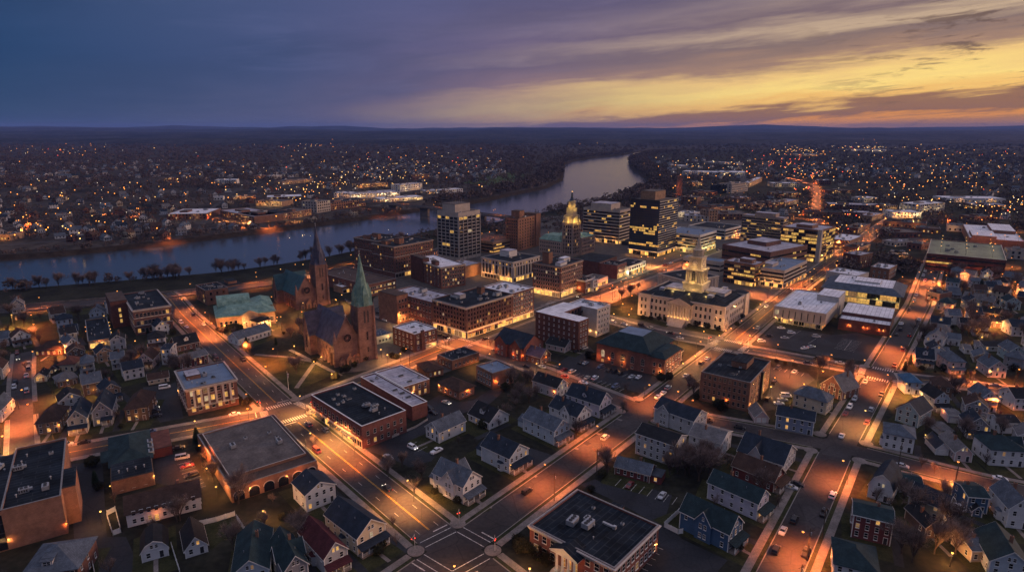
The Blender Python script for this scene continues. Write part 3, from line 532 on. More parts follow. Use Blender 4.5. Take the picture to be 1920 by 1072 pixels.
RN = [(-433.2,400.9),(-407.5,454.9),(-397.2,472.2),(-365.3,485.6),(-331.6,499.7),(-285.6,520.4),(-252.0,536.5),(-216.3,567.1),(-186.3,598.6),(-163.9,633.5),(-132.7,702.5),(-104.4,762.4),
(-38.2,814.2),(0.0,867.9),(39.5,928.9),(113.8,1034.1),(184.0,1147.1),(254.6,1286.9),(294.4,1395.7),(335.7,1539.9),(342.8,1678.0),(358.6,1865.6),(401.8,2190.7),(435.5,2399.0),
(495.7,2697.4),(601.6,3018.4),(720.8,3278.0),(869.9,3544.2),]
RF = [(941.7,3762.2),(838.8,3762.2),(663.1,3387.1),(523.9,3018.4),(315.2,2650.4),(233.4,2437.6),(185.3,2222.9),(155.0,1913.0),(126.5,1572.3),(78.8,1357.5),(31.7,1254.2),(-54.8,1079.8),
(-117.7,992.1),(-171.5,917.2),(-217.9,852.6),(-250.1,814.2),(-298.5,758.4),(-342.5,713.0),(-380.1,669.5),(-418.8,639.3),(-454.3,611.6),(-492.9,593.5),(-545.8,567.1),(-666.6,524.3),
]
FARB = [
  (-463.6, 842.2, 6.8, 51.0, 60, 8, 'brick', 'roof_white', 0.35, 'large brick building with broad white roof above the far river bank', 'building'),
  (-407.4, 876.7, -42.2, 101.0, 40, 9, 'brown_brick', 'roof_lavender', 0.4, 'long brick works with arched yellow-lit openings near the far bank', 'building'),
  (-648.5, 1386.2, 10.4, 44.2, 30, 10, 'white_panel', 'roof_white', 0.1, 'white-walled block standing above the far bank houses', 'building'),
  (-511.2, 1080.5, 17.6, 16.3, 12, 6, 'white_panel', 'roof_white', 0.1, 'little white block left of the yellow-lit strip roof', 'building'),
  (-562.0, 682.1, 0.0, 12.2, 20, 7, 'tan', 'roof_slate', 0.5, 'low lit house-like shop at the far left of the far bank', 'building'),
  (-484.9, 1095.4, 23.7, 38.0, 18, 4, 'brown_brick', 'roof_gravel', 0.9, 'long strip building with a yellow-lit front on the far side', 'building'),
  (-791.0, 1461.6, 54.5, 27.5, 20, 8, 'brick', 'roof_brown', 0.4, 'red-lit brick school-like block deep in the far trees', 'building'),
  (-333.8, 815.9, 48.5, 55.7, 50, 9, 'brick', 'roof_membrane', 0.3, 'long brick mill with a row of lit ground-floor windows on the far bank', 'mill_building'),
  (-297.5, 857.6, 67.3, 35.1, 30, 9, 'brown_brick', 'roof_gravel', 0.4, 'brick annex at the right end of the long far-bank mill', 'building'),
  (-283.3, 914.1, 60.9, 27.0, 30, 16, 'concrete_panel', 'roof_gravel', 0.05, 'tall grey concrete block on the far bank', 'building'),
  (-270.6, 943.3, 57.7, 70.8, 30, 11, 'orange_brick', 'roof_membrane', 0.2, 'orange-brown brick block right of the tall grey concrete block', 'building'),
  (-407.7, 1003.1, -15.2, 47.9, 30, 8, 'tan', 'roof_gravel', 0.7, 'low block with yellow-lit windows behind the long far-bank mill', 'building'),
  (-408.3, 1051.9, 19.9, 55.6, 40, 8, 'brown_brick', 'roof_white', 0.15, 'brick shed with white roof behind the far-bank mill', 'building'),
  (-315.8, 1121.1, -14.3, 31.7, 25, 9, 'white_panel', 'roof_white', 0.3, 'white cube building at the start of the bright far-bank strip', 'building'),
  (-281.0, 1100.4, 31.4, 91.2, 45, 8, 'white_panel', 'roof_lavender', 0.85, 'long cream strip building, the brightest lit one across the river', 'building'),
  (-218.4, 1045.0, 33.3, 78.2, 30, 6, 'limestone', 'roof_white', 0.85, 'lit station-like hall with white canopy at the bridge end', 'building'),
  (-216.9, 1227.3, 53.3, 61.0, 25, 13, 'white_panel', 'roof_lavender', 0.5, 'white many-windowed hotel-like block behind the bridge end', 'building'),
  (-163.0, 1181.9, 26.5, 33.1, 25, 6, 'concrete_panel', 'roof_white', 0.4, 'low pale shed right of the white many-windowed block', 'building'),
  (-129.9, 1164.7, 40.7, 49.0, 22, 9, 'white_panel', 'roof_white', 0.25, 'white boxy house-row at the right end of the far-bank strip', 'building'),
  (-316.8, 1303.8, 39.1, 69.4, 28, 8, 'brown_brick', 'roof_brown', 0.8, 'brick block with yellow floodlit front behind the cream strip building', 'building'),
  (-498.7, 1378.3, 63.3, 93.3, 24, 7, 'tan', 'roof_gravel', 0.4, 'lit shop row among the far-bank trees', 'building'),
  (-579.4, 1535.8, 64.1, 33.1, 18, 8, 'white_panel', 'roof_white', 0.1, 'small white block left of the lit far shop row', 'building'),
  (-625.6, 1555.5, 59.9, 47.3, 22, 6, 'brown_brick', 'roof_gravel', 0.5, 'low brick shop with lit sign-like windows at the far shop row', 'building'),
  (-235.0, 1507.1, 55.3, 58.8, 14, 12, 'brick', 'roof_brown', 0.15, 'brick row of tall houses right of the far hotel-like block', 'building'),
  (-406.2, 1329.0, 24.0, 45.7, 24, 8, 'brick', 'roof_brown', 0.3, 'dim red brick hall between far shop row and bright strip', 'building'),
  (454.9, 1702.6, -26.8, 90.3, 50, 8, 'white_panel', 'roof_white', 0.5, 'white-roofed warehouse with lit doors by the river point', 'warehouse'),
  (537.6, 1661.9, -20.3, 64.5, 60, 9, 'white_panel', 'roof_white', 0.4, 'wide white-roofed warehouse right of the lit-door warehouse', 'warehouse'),
  (488.9, 2003.0, -60.3, 55.3, 40, 8, 'concrete_panel', 'roof_white', 0.2, 'pale shed nearest the wooded river point', 'building'),
  (394.3, 1196.7, 31.5, 28.9, 25, 15, 'trim_dark', 'roof_gravel', 0.15, 'dark glass office behind the downtown towers on the right', 'building'),
  (414.8, 1196.7, 44.3, 66.5, 28, 17, 'concrete_panel', 'roof_gravel', 0.1, 'grey slab office beside the dark glass office', 'building'),
  (488.6, 1310.9, 60.7, 183.0, 12, 10, 'tan', 'roof_white', 0.9, 'block with a bright yellow-lit side wall left of the highway', 'building'),
  (274.4, 1024.7, -30.5, 25.7, 25, 12, 'brown_brick', 'roof_gravel', 0.2, 'brown office tucked right behind the black glass tower', 'building'),
  (231.9, 876.7, -47.5, 21.7, 20, 7, 'white_panel', 'roof_white', 0.5, 'low white lit block right of the black glass tower', 'building'),
  (228.3, 827.4, -11.0, 30.4, 24, 8, 'concrete_panel', 'roof_lavender', 0.2, 'pale low block in front of the tan stair-tower block', 'building'),
  (257.5, 821.6, 26.7, 16.1, 16, 15, 'tan', 'roof_gravel', 0.05, 'plain tan block with blank walls behind the low banded office', 'building'),
  (291.7, 924.8, 23.4, 46.5, 30, 7, 'orange_brick', 'roof_membrane', 0.4, 'orange-lit brick block behind the plain tan block', 'building'),
  (277.5, 845.3, -4.4, 39.4, 40, 8, 'brown_brick', 'roof_gravel', 0.2, 'dark brick shed left of the beige slit-window office', 'building'),
  (665.5, 2220.8, -50.3, 125.1, 40, 7, 'concrete_panel', 'roof_lavender', 0.15, 'long pale roof among trees beyond the river-point warehouses', 'building'),
  (546.2, 1329.0, 0.0, 55.0, 30, 8, 'concrete_panel', 'roof_white', 0.3, 'pale hall at the left side of the winding orange road', 'building'),
  (466.9, 1121.1, 6.2, 49.2, 30, 8, 'brown_brick', 'roof_gravel', 0.5, 'hall with lit bays beside the winding orange road', 'building'),
  (411.9, 873.5, -8.4, 43.8, 25, 7, 'brown_brick', 'roof_membrane', 0.1, 'long dark sheds under the tree line right of the road', 'building'),
  (460.7, 873.5, -22.6, 33.2, 25, 7, 'brick', 'roof_lavender', 0.1, 'second long dark shed with a pale roof edge right of the road', 'building'),
  (481.3, 956.6, -15.1, 72.8, 30, 8, 'brick', 'roof_lavender', 0.1, 'very long dark hall with thin white roof edge', 'building'),
  (547.1, 928.5, 25.9, 33.8, 20, 8, 'tan', 'roof_gravel', 0.3, 'tan shop block with yellow light at its corner', 'building'),
  (523.8, 863.9, -4.8, 37.6, 28, 8, 'white_panel', 'roof_white', 0.6, 'white-roofed shop with warm lit bays on the right plain', 'building'),
  (592.6, 914.1, 27.8, 62.5, 30, 12, 'gray_stucco', 'roof_white', 0.3, 'white-topped office standing alone on the right plain', 'building'),
  (721.6, 1051.9, -7.1, 92.9, 40, 7, 'white_panel', 'roof_white', 0.5, 'long white retail hall with lights at the far right', 'building'),
  (701.6, 956.6, -11.8, 46.9, 35, 7, 'brown_brick', 'roof_lavender', 0.4, 'retail hall in front of the long white retail hall', 'building'),
  (428.5, 702.8, 0.0, 34.2, 25, 6, 'brick', 'roof_gravel', 0.2, 'low brick garage above the tree-lined car park', 'building'),
  (668.0, 1378.3, 0.0, 24.2, 30, 10, 'brick', 'roof_white', 0.2, 'red-lit block at the right edge of the orange road', 'building'),
  (1803.2, 3423.4, -35.5, 158.7, 60, 9, 'white_panel', 'roof_white', 0.9, 'far white lit shopping hall below the skyline hills', 'building'),
  (1242.7, 2802.5, 0.0, 97.3, 60, 8, 'tan', 'roof_white', 0.9, 'far cluster hall glowing yellow on the right horizon road', 'building'),
  (469.1, 584.0, -27.1, 16.2, 20, 8, 'concrete_panel', 'roof_gravel', 0.2, 'pale block right of the parking deck at the edge', 'building'),
  (467.3, 787.9, -34.7, 45.4, 26, 7, 'brown_brick', 'roof_membrane', 0.3, 'dark shed row between the orange street and the warehouse', 'building'),
  (328.5, 635.9, -36.2, 19.6, 18, 6, 'brick', 'roof_lavender', 0.3, 'small pale-roofed shop by the orange street', 'building'),
  (299.6, 440.2, -65.3, 9.5, 14, 6, 'brick', 'roof_membrane', 0.3, 'small dark block behind the avenue of bare trees', 'building'),
  (337.7, 603.3, 41.8, 30.8, 14, 7, 'brown_brick', 'roof_membrane', 0.3, 'low dark shop across the orange street from the stair-lit brick block', 'building'),
  (402.7, 727.0, 45.9, 49.7, 14, 7, 'brick', 'roof_gravel', 0.4, 'brick garage on the right kerb of the orange street', 'building'),
  (476.7, 830.3, 43.4, 44.2, 16, 7, 'tan', 'roof_lavender', 0.5, 'lit tan shop where the orange street bends', 'building'),
  (399.3, 645.8, 19.2, 22.3, 16, 5, 'concrete_panel', 'roof_lavender', 0.2, 'pale low office on the tree-lined car park', 'building'),
  (414.8, 628.1, 32.5, 16.2, 14, 6, 'brick', 'roof_membrane', 0.3, 'brick shed left of the parking deck', 'building'),
  (478.7, 738.5, -29.2, 23.7, 20, 6, 'brown_brick', 'roof_brown', 0.2, 'brown sheds behind the parking deck', 'building'),
  (522.4, 750.4, -32.8, 21.9, 24, 7, 'gray_stucco', 'roof_gravel', 0.3, 'grey workshop left of the floodlit warehouse', 'building'),
  (393.2, 966.4, 27.2, 35.0, 24, 9, 'brick', 'roof_gravel', 0.4, 'brick block beyond the beige slit-window office', 'building'),
  (429.0, 990.6, 45.2, 54.4, 20, 7, 'tan', 'roof_lavender', 0.5, 'low tan block on the left kerb of the far orange road', 'building'),
  (359.6, 947.0, 33.6, 34.9, 22, 8, 'orange_brick', 'roof_membrane', 0.4, 'orange brick store beyond the dark brick shed', 'building'),
  (374.3, 1051.9, 22.6, 30.6, 22, 7, 'brown_brick', 'roof_lavender', 0.4, 'store with pale roof beyond the orange-lit brick block', 'building'),
  (339.8, 1153.5, 16.3, 40.0, 24, 7, 'brick', 'roof_gravel', 0.4, 'low brick works behind the brown office', 'building'),
  (378.6, 1347.5, 25.8, 35.0, 24, 8, 'tan', 'roof_brown', 0.4, 'tan works beside the brick chimney tower', 'building'),
  (611.8, 830.3, 12.7, 33.8, 22, 6, 'brick', 'roof_gravel', 0.4, 'brick shop beyond the floodlit warehouse', 'building'),
  (586.2, 1051.9, 17.8, 30.6, 26, 7, 'concrete_panel', 'roof_white', 0.5, 'pale store with lit front left of the very long dark hall', 'building'),
  (604.4, 1196.7, 16.8, 52.3, 26, 5, 'brown_brick', 'roof_brown', 0.3, 'low brown store above the very long dark hall', 'building'),
]
BANKROW = [(70.1,432.8),(65.7,409.0),(128.4,431.3),(123.9,406.0),(135.8,452.2),(155.2,428.4),(168.7,438.8),(191.0,446.3),(209.0,443.3),(241.8,444.8),(259.7,437.3),(291.0,438.8),
(309.0,438.8),(347.8,429.9),(382.1,428.4),(80.6,455.2),(185.1,406.0),(206.0,391.0),(220.9,426.9),(174.6,449.3),(104.5,379.1),(119.4,376.1),(74.6,376.1),(50.7,379.1),
(259.7,362.7),(276.1,376.1),(347.8,364.2),(385.1,362.7),(238.8,352.2),(209.0,349.3),(179.1,349.3),(143.3,352.2),(50.7,358.2),(62.7,355.2),(11.9,409.0),(-9.0,426.9),
(26.9,417.9),]
FLAG = (-105.6, 276.7)
UPOLES = [
  (14.0, 185.3, 'dark utility pole on the pavement beside the portico school'),
  (150.8, 191.3, 'utility pole on the pavement of the lit right-hand side street'),
  (30.1, 200.9, 'utility pole in front of the barn-red house'),
  (84.4, 155.8, 'utility pole leaning over the bottom right avenue pavement'),
  (-214.2, 272.2, 'pole in the yard behind the tan bungalow'),
  (-196.9, 220.0, 'pole at the left edge beside the dark side street'),
]
FENCES = [
  ([(-97.7, 171.7), (-92.9, 173.9), (-88.4, 177.0)], 'long white fence panel behind the fenced lawn'),
  ([(-86.9, 175.0), (-78.6, 164.9)], 'white fence running down the right side of the fenced lawn'),
  ([(-100.5, 161.5), (-92.1, 150.0)], 'white fence between the black-roofed cottage and the dark yard'),
  ([(47.1, 171.2), (50.6, 167.7), (52.1, 168.0)], 'white fence corner around the small lawn by the saturated blue house'),
  ([(47.1, 171.2), (55.2, 180.2)], 'white fence side running up behind the saturated blue house lawn'),
  ([(-126.6, 159.1), (-125.7, 160.5), (-123.2, 159.5), (-115.8, 150.0)], 'curved white fence around the grass patch beside the blue-grey roof'),
  ([(-128.2, 175.6), (-121.2, 167.0), (-119.6, 168.5), (-128.1, 179.6), (-129.3, 177.3)], 'white board pen around a small plot beside the white motel-like house'),
  ([(-47.8, 229.1), (-39.7, 237.8), (-35.7, 244.6)], 'low pale wall beside the corner shop car park', 1.0, 'limestone'),
]
BAYS = [
  (38.5, 198.7, 124, 8, 5.0, 2.9),
  (44.4, 160.5, 215, 5, 4.6, 2.8),
  (46.5, 307.6, 134, 9, 5.0, 2.7),
  (34.4, 297.3, 134, 11, 4.8, 2.7),
  (176.4, 366.2, 134, 2, 22, 12),
  (198.2, 348.3, 218, 9, 5, 2.6, True),
  (-119.0, 211.5, 142.7, 9, 5, 2.68),
  (-37.5, 226.0, 130, 3, 5, 3),
  (137.0, 306.1, 130, 6, 4.6, 2.7),
]
PATHS = [[(-140.5,324.3),(-119.9,320.1),(-104.5,313.0)],[(-104.2,312.2),(-102.6,278.6)],[(-123.9,331.9),(-104.5,313.0),(-85.4,293.8)],]
HOUSES = {
  'h01': (-242.1, 323.4, 45.1, 5.9, 14, 6, 9, 'f', 'white', 'slate', 'narrow white gable house beside the long dark flat-roofed shop by the grass verge', {}),
  'h02': (-258.6, 321.8, 10.6, 13.5, 10, 3.5, 7, 'hip', 'brick', 'brownr', 'low dark brick house with one glowing orange doorway, left of the narrow white gable house', {'lit': 1}),
  'h03': (-229.8, 298.8, 11.0, 7.5, 9, 4, 7, 'hip', 'cream', 'redbrown', 'small cream cottage with a red-brown hipped roof in front of the low dark brick house', {}),
  'h04': (-213.2, 292.4, 32.9, 5.1, 10, 7, 9.5, 'hip', 'pale_gray', 'slate', 'tall pale grey house with hipped slate roof, in front of the lit shop end', {'bal': 1}),
  'h05': (-204.1, 301.6, 31.6, 5.6, 9, 6, 8.5, 's', 'white', 'slate', 'white house with dark balcony to the right of the tall pale grey house', {'bal': 1}),
  'h06': (-191.9, 303.1, 12.2, 7.0, 11, 5, 8.5, 'f', 'pink', 'brownr', 'pale pink gable house with a glowing orange porch and brown roof', {'porch': 0.5, 'plit': 1}),
  'h07': (-182.5, 309.1, 10.4, 4.2, 10, 8.5, 9.2, 's', 'white', 'navy', 'narrow three-storey house with orange-lit front beside the pale pink gable house', {'frontm': 'orange_brick'}),
  'h08': (-184.7, 327.6, 45.8, 12.1, 9, 4, 8, 's', 'brick', 'black', 'dark side-gabled house with one small white dormer near the avenue corner', {'dorm': 1}),
  'h09': (-168.6, 302.4, 49.1, 13.0, 8, 5, 7, 's', 'maroon', 'grayr', 'long dull red house with grey roof behind the stone-pilastered brick block', {}),
  'h10': (-174.8, 282.4, 32.2, 8.6, 7, 2.6, 4.6, 's', 'cream', 'brownr', 'long low cream garage with brown roof beside the parked white cars', {}),
  'h11': (-191.0, 231.3, 20.6, 7.8, 14, 5.2, 9, 'hip', 'tan', 'brownr', 'tan bungalow with broad dark brown hipped roof at the side-street corner', {}),
  'h12': (-178.8, 232.2, 25.8, 6.4, 15, 6.4, 10, 'f', 'cream', 'navy', 'cream gabled house with full-width porch, between the tan bungalow and the grey gabled house', {'porch': 1, 'plit': 1}),
  'h13': (-173.4, 239.2, 25.3, 6.8, 15, 6.5, 10.5, 'f', 'gray', 'navy', 'grey gabled house with white trim and a lit half porch facing the cross street', {'porch': 0.55, 'plit': 1}),
  'h14': (-162.2, 242.7, 17.3, 8.4, 16, 6, 9.8, 'hip', 'brownw', 'brownr', 'brown house with large brown roof and an orange-lit corner, next to the grey gabled house', {'plit': 1}),
  'h15': (-218.9, 241.7, 19.0, 4.5, 12, 6, 9, 'f', 'white', 'slate', 'white house at the left edge across the side street from the tan bungalow', {}),
  'h16': (-292.0, 335.4, 30.4, 7.1, 9, 5, 8, 's', 'white', 'slate', 'white house with grey roof at the far left below the grass verge', {}),
  'h17': (-255.9, 287.0, 26.3, 6.1, 11, 6, 9, 'f', 'cream', 'brownr', 'dim cream house by the dark side street at the left edge of the view', {}),
  'h18': (-231.6, 285.0, 25.0, 4.7, 8, 3, 5, 'f', 'cream', 'black', 'small dark house with a bright yellow-lit carport front', {'plit': 1, 'lit': 1}),
  'h19': (-231.6, 295.2, 23.2, 3.6, 7, 3, 5, 'f', 'brownw', 'black', 'small dark shed house with an orange-lit front left of the cream cottage', {'lit': 1}),
  'h20': (-128.8, 141.7, 14.8, 12.9, 13.5, 6, 9.5, 'hip', 'brick', 'slate', 'house with large blue-grey hipped roof and a dormer at the bottom left corner', {'dorm': 1}),
  'h21': (-105.2, 154.7, 29.0, 6.6, 9, 3.2, 6.2, 'gam', 'white', 'black', 'white cottage with an arched gambrel gable and dark roof, beside the dark yard', {}),
  'h22': (-93.7, 156.5, 32.2, 5.7, 11, 3, 6.3, 'f', 'white', 'black', 'small white gabled cottage with black roof beside the fenced lawn', {}),
  'h23': (-73.9, 142.5, 17.7, 9, 18, 6, 9.5, 'f', 'pale_blue', 'tealr', 'long pale house with teal roof cut by the bottom edge, inside the white fence', {}),
  'h24': (-60.6, 144.0, 34.1, 6.1, 15, 6, 9.5, 'f', 'gray', 'tealr', 'grey gabled house with dark teal roof and cross gable, left of the maroon-roofed house', {'xl': 0.5, 'xr': 0.5}),
  'h25': (-51.5, 149.1, 41.8, 6.8, 16, 6, 9.5, 'f', 'pale_gray', 'maroonr', 'pale gabled house with a dark maroon roof and yellow-lit porch', {'porch': 1, 'plit': 1}),
  'h26': (-44.5, 157.6, 47.0, 9.6, 17, 6.2, 10, 'f', 'cream', 'navy', 'cream gabled house with long black-navy roof and front porch by the avenue crossing', {'porch': 1}),
  'h27': (-66.1, 179.0, 41.3, 10.0, 10, 6.5, 9.2, 'f', 'white', 'navy', 'broad white gabled house with many small windows beside the avenue pavement', {}),
  'h28': (-16.0, 183.4, 50.1, 8.5, 14, 6.8, 10.5, 'f', 'white', 'slate', 'white Victorian house with grey roof and side cross gable on the corner lawn', {'porch': 1, 'xl': 0.45, 'xr': 0.6}),
  'h29': (-34.3, 230.0, -42.7, 7.8, 14, 5, 8, 'f', 'white', 'slate', 'plain white gabled barn-like house in the car park behind the brick shop', {}),
  'h30': (-18.2, 244.6, -44.5, 12.4, 11, 3.6, 7.6, 's', 'white', 'black', 'low white house with black roof and a big white dormer, behind the car park', {'dorm': 1}),
  'h31': (-0.9, 202.2, 47.5, 10.0, 14, 6.5, 10, 'f', 'pale_blue', 'navy', 'bluish white gabled house with black roof and porch steps, mid block beside the driveway', {'porch': 1}),
  'h32': (16.4, 223.0, 43.8, 8.8, 17, 6.4, 9.6, 'f', 'pale_blue', 'slate', 'light blue gabled house with blue-grey roof facing the lit street', {'porch': 1}),
  'h33': (26.4, 235.0, 44.1, 8.9, 15, 6.5, 10, 'f', 'white', 'navy', 'white gabled house with black roof between the light blue and the blue-grey houses', {'porch': 1, 'xl': 0.4}),
  'h34': (37.2, 246.7, 49.4, 8.9, 17, 6.5, 10.5, 'f', 'lilac', 'navy', 'blue-grey gabled house with dormer and stepped porch on the street corner lawn', {'porch': 1, 'dorm': 1}),
  'h35': (20.5, 266.8, 49.3, 7.9, 14, 5.5, 8.5, 'f', 'pale_gray', 'black', 'dark-roofed house with small white gable behind the light blue house', {}),
  'h37': (47.0, 216.8, -39.5, 15.3, 10, 8.8, 11, 's', 'pale_gray', 'black', 'three-storey plain pale grey house with black roof and one lit window', {'lit': 0.12}),
  'h38': (36.8, 202.2, -28.4, 12.5, 7, 3.4, 5.6, 's', 'barnred', 'slate', 'long low barn-red house with grey-blue roof behind the striped car park', {'annex': 1}),
  'h39': (72.4, 230.4, 44.4, 10.6, 18, 7, 10, 'f', 'pale_gray', 'navy', 'grey house with twin white gables behind the plain pale three-storey house', {'xl': 0.75}),
  'h40': (77.4, 212.0, 53.3, 12.1, 12, 7, 9.2, 'f', 'white', 'grayr', 'tall white-fronted house with dull grey roof beside the big bare tree clump', {}),
  'h41': (95.7, 200.2, 49.8, 14.5, 16, 5, 9.6, 'f', 'pale_gray', 'navy', 'grey house with steep navy roof and a white side dormer at the quiet crossing', {'xl': 0.6}),
  'h42': (88.7, 190.3, 44.2, 8.1, 15, 4.5, 8, 'f', 'barnred', 'brownr', 'dark red-brown house with brown roof and a car in its drive', {'porch': 1}),
  'h43': (77.0, 174.5, 43.6, 7.4, 17, 6.5, 9.6, 'f', 'lilac', 'tealr', 'lilac-white house with dark teal roof and a lit porch corner', {'porch': 1, 'plit': 1}),
  'h44': (62.9, 159.3, 43.8, 8.1, 16, 6.5, 10.5, 'f', 'blue', 'tealr', 'saturated blue house with white window frames and a large side cross gable', {'porch': 1, 'xl': 0.5}),
  'h45': (108.5, 237.3, -28.1, 13.8, 9, 6.5, 8.8, 's', 'blue_gray', 'navy', 'blue-grey long house with shutters and navy roof at the side-street corner', {'lit': 0.15}),
  'h46': (135.1, 249.7, 46.1, 8.8, 14, 6, 9.5, 'hip', 'cream', 'slate', 'cream house with hipped slate roof right behind the long blue-grey house', {}),
  'h47': (102.0, 242.7, -5.2, 5.4, 9, 2.8, 5.6, 'f', 'pink', 'grayr', 'small pinkish white double garage with grey roof on the side street', {'garage': 1}),
  'h48': (144.3, 273.4, -65.0, 10.5, 12, 5, 10.5, 'f', 'brick', 'grayr', 'dark brick gabled hall with steep pale grey roof facing the car park', {}),
  'h50': (143.4, 221.3, -29.5, 10.0, 10, 6.5, 9, 'hip', 'white', 'slate', 'white house with shuttered windows and hipped slate roof on the corner lot', {}),
  'h51': (162.3, 244.6, -54.0, 8.5, 12, 6, 10, 'f', 'pale_teal', 'navy', 'pale teal gabled house with navy roof behind the white corner house', {}),
  'h52': (182.8, 272.2, -10.6, 6.5, 9, 6, 8.5, 'hip', 'pale_blue', 'bluer', 'house with bright blue hipped roof beside the crosswalk junction', {}),
  'h53': (184.2, 254.0, 0.0, 6.5, 10, 6, 9, 'f', 'pale_blue', 'black', 'small pale blue gabled house with orange lit porch windows', {'porch': 1, 'plit': 1}),
  'h54': (203.8, 253.4, -9.1, 6.7, 10, 6.5, 10, 'f', 'lilac', 'slate', 'pale lilac gabled house with dark balcony across from the parked van', {'bal': 1}),
  'h55': (219.8, 254.5, -3.8, 8.0, 10, 6, 9, 's', 'white', 'black', 'white house with black roof near the right edge below the orange street', {}),
  'h56': (183.1, 242.7, -13.0, 4.4, 7, 3.6, 4.2, 's', 'lilac', 'grayr', 'square pale garage with two white doors behind the white corner house', {'garage': 1}),
  'h57': (172.2, 230.9, -5.8, 4.4, 7, 2.6, 4.2, 'hip', 'white', 'grayr', 'small white shed with hipped grey roof in front of the two-door garage', {}),
  'h58': (160.5, 215.9, -11.0, 4.2, 9, 3, 5.2, 'f', 'white', 'navy', 'small white garage with navy roof and an arched door', {'garage': 1}),
  'h59': (164.4, 211.2, -11.8, 5.6, 13, 4, 6.6, 'f', 'pink', 'grayr', 'low pink gabled cottage with grey roof and a lit front lamp', {'lit': 0.2}),
  'h60': (175.0, 208.2, -7.3, 11.8, 11, 6.5, 9.8, 'hip', 'white', 'tealr', 'large white and blue Queen Anne house with dark teal roof at the right edge', {'xr': 0.5}),
  'h61': (197.4, 233.1, -3.5, 7.4, 8, 5, 6.6, 's', 'white', 'black', 'plain white cottage with black roof behind the Queen Anne house', {}),
  'h62': (192.5, 240.2, -11.8, 4.7, 5, 2.2, 3.6, 'f', 'pale_blue', 'slate', 'tiny pale blue garden shed standing alone on the dark lawn', {}),
  'h63': (119.3, 187.8, -41.8, 6.9, 13, 4.8, 9.8, 'gam', 'white', 'navy', 'white house with gambrel gable and navy roof on the side-street corner', {}),
  'h64': (131.7, 190.6, -19.9, 6.6, 9, 3, 4.6, 's', 'pale_gray', 'tealr', 'low teal-roofed garage wing right of the white gambrel house', {}),
  'h65': (102.7, 166.5, -26.3, 10.1, 9, 8, 9.4, 's', 'maroon', 'tealr', 'tall maroon house with white-framed windows and teal roof', {}),
  'h66': (87.4, 146.9, -24.1, 10.3, 12, 6, 8.8, 'hip', 'white', 'tealr', 'white house with broad teal hipped roof at the bottom edge below the maroon house', {}),
  'h67': (146.2, 179.0, -8.5, 6.0, 9, 6, 7.2, 's', 'blue', 'tealr', 'small saturated blue house with flat-looking teal roof right of the bare trees', {}),
  'h68': (153.1, 171.2, -14.2, 6.5, 12, 7, 10.5, 'f', 'white', 'slate', 'large white gabled house with rows of small windows at the right edge', {}),
  'h69': (131.8, 149.7, -20.2, 9.4, 14, 5, 8.8, 'f', 'pale_blue', 'tealr', 'pale house with wide teal gable roof in the bottom right corner', {}),
  'h70': (130.8, 155.1, 0.0, 5.0, 8, 4, 5, 's', 'cream', 'slate', 'low cream building with one tiny lit window left of the wide teal gable', {}),
  'h71': (124.7, 166.0, 0.0, 4.5, 10, 4, 6.2, 'f', 'brownw', 'black', 'dark brown gabled garage hidden among the bare trees', {}),
  'h72': (209.8, 307.6, -22.6, 7.8, 9, 5, 9, 's', 'pink', 'navy', 'pale pink house with a central white dormer and lit porch by the main side avenue', {'dorm': 1, 'porch': 1, 'plit': 1}),
  'h73': (234.5, 339.0, -42.5, 8.4, 12, 5.5, 9, 'f', 'white', 'slate', 'white gabled house directly behind the pink dormer house', {}),
  'h74': (258.7, 371.4, -32.4, 9.8, 10, 4, 7.2, 's', 'white', 'navy', 'white house with navy roof and a bright skylight, third back along the avenue', {'dorm': 1}),
  'h75': (289.3, 412.7, -46.0, 8.9, 11, 5.5, 8.5, 'hip', 'cream', 'tealr', 'teal-roofed house with two orange-lit windows along the avenue', {'lit': 0.3}),
  'h76': (330.5, 465.1, -38.3, 7.8, 10, 7, 9.2, 's', 'pale_blue', 'tealr', 'tall pale house with teal roof closest to the parking deck along the avenue', {}),
  'h77': (219.8, 297.3, -8.9, 7.4, 12, 6.5, 9.6, 'hip', 'pink', 'slate', 'pinkish white house with tall hipped slate roof and black shutters', {'porch': 1}),
  'h78': (236.4, 292.4, -10.5, 7.6, 11, 5.5, 9, 'f', 'pink', 'slate', 'pinkish gabled house with slate roof and a lamp by its door', {'lit': 0.1}),
  'h79': (262.7, 313.8, -12.7, 7.1, 11, 6, 9.2, 'f', 'pale_teal', 'slate', 'teal-white gabled house near the right edge above the pinkish gabled house', {}),
  'h80': (296.9, 356.0, -12.1, 9.4, 11, 6, 9, 's', 'white', 'navy', 'white house with navy roof and a row of dark windows near the right edge', {}),
  'h81': (336.5, 412.7, -18.4, 8.2, 10, 6, 9, 'f', 'pale_teal', 'tealr', 'pale green-teal house with dark roof behind the right edge houses', {}),
  'h82': (362.9, 461.8, -13.9, 6.7, 9, 6, 8, 's', 'pale_gray', 'slate', 'small pale grey house below the orange-lit lot by the parking deck', {}),
  'h83': (262.0, 330.2, -8.5, 11.5, 10, 3, 4.4, 's', 'pale_gray', 'black', 'long low black-roofed garage building among the backyards', {}),
  'h84': (248.7, 340.8, -27.9, 5.8, 9, 4, 6.2, 's', 'white', 'slate', 'white backyard cottage behind the hipped pinkish house', {}),
  'h85': (232.4, 324.3, -19.4, 5.0, 6, 2.6, 4, 's', 'pale_blue', 'slate', 'low pale blue shed beside the pink dormer house', {}),
  'h86': (248.1, 325.9, -16.1, 3.0, 7, 3, 4.6, 's', 'white', 'grayr', 'small white shed right of the hipped pinkish house', {}),
  'h87': (257.2, 330.2, -30.6, 3.4, 6, 2.4, 4, 'f', 'white', 'grayr', 'small white gabled shed standing by the black-roofed garage', {}),
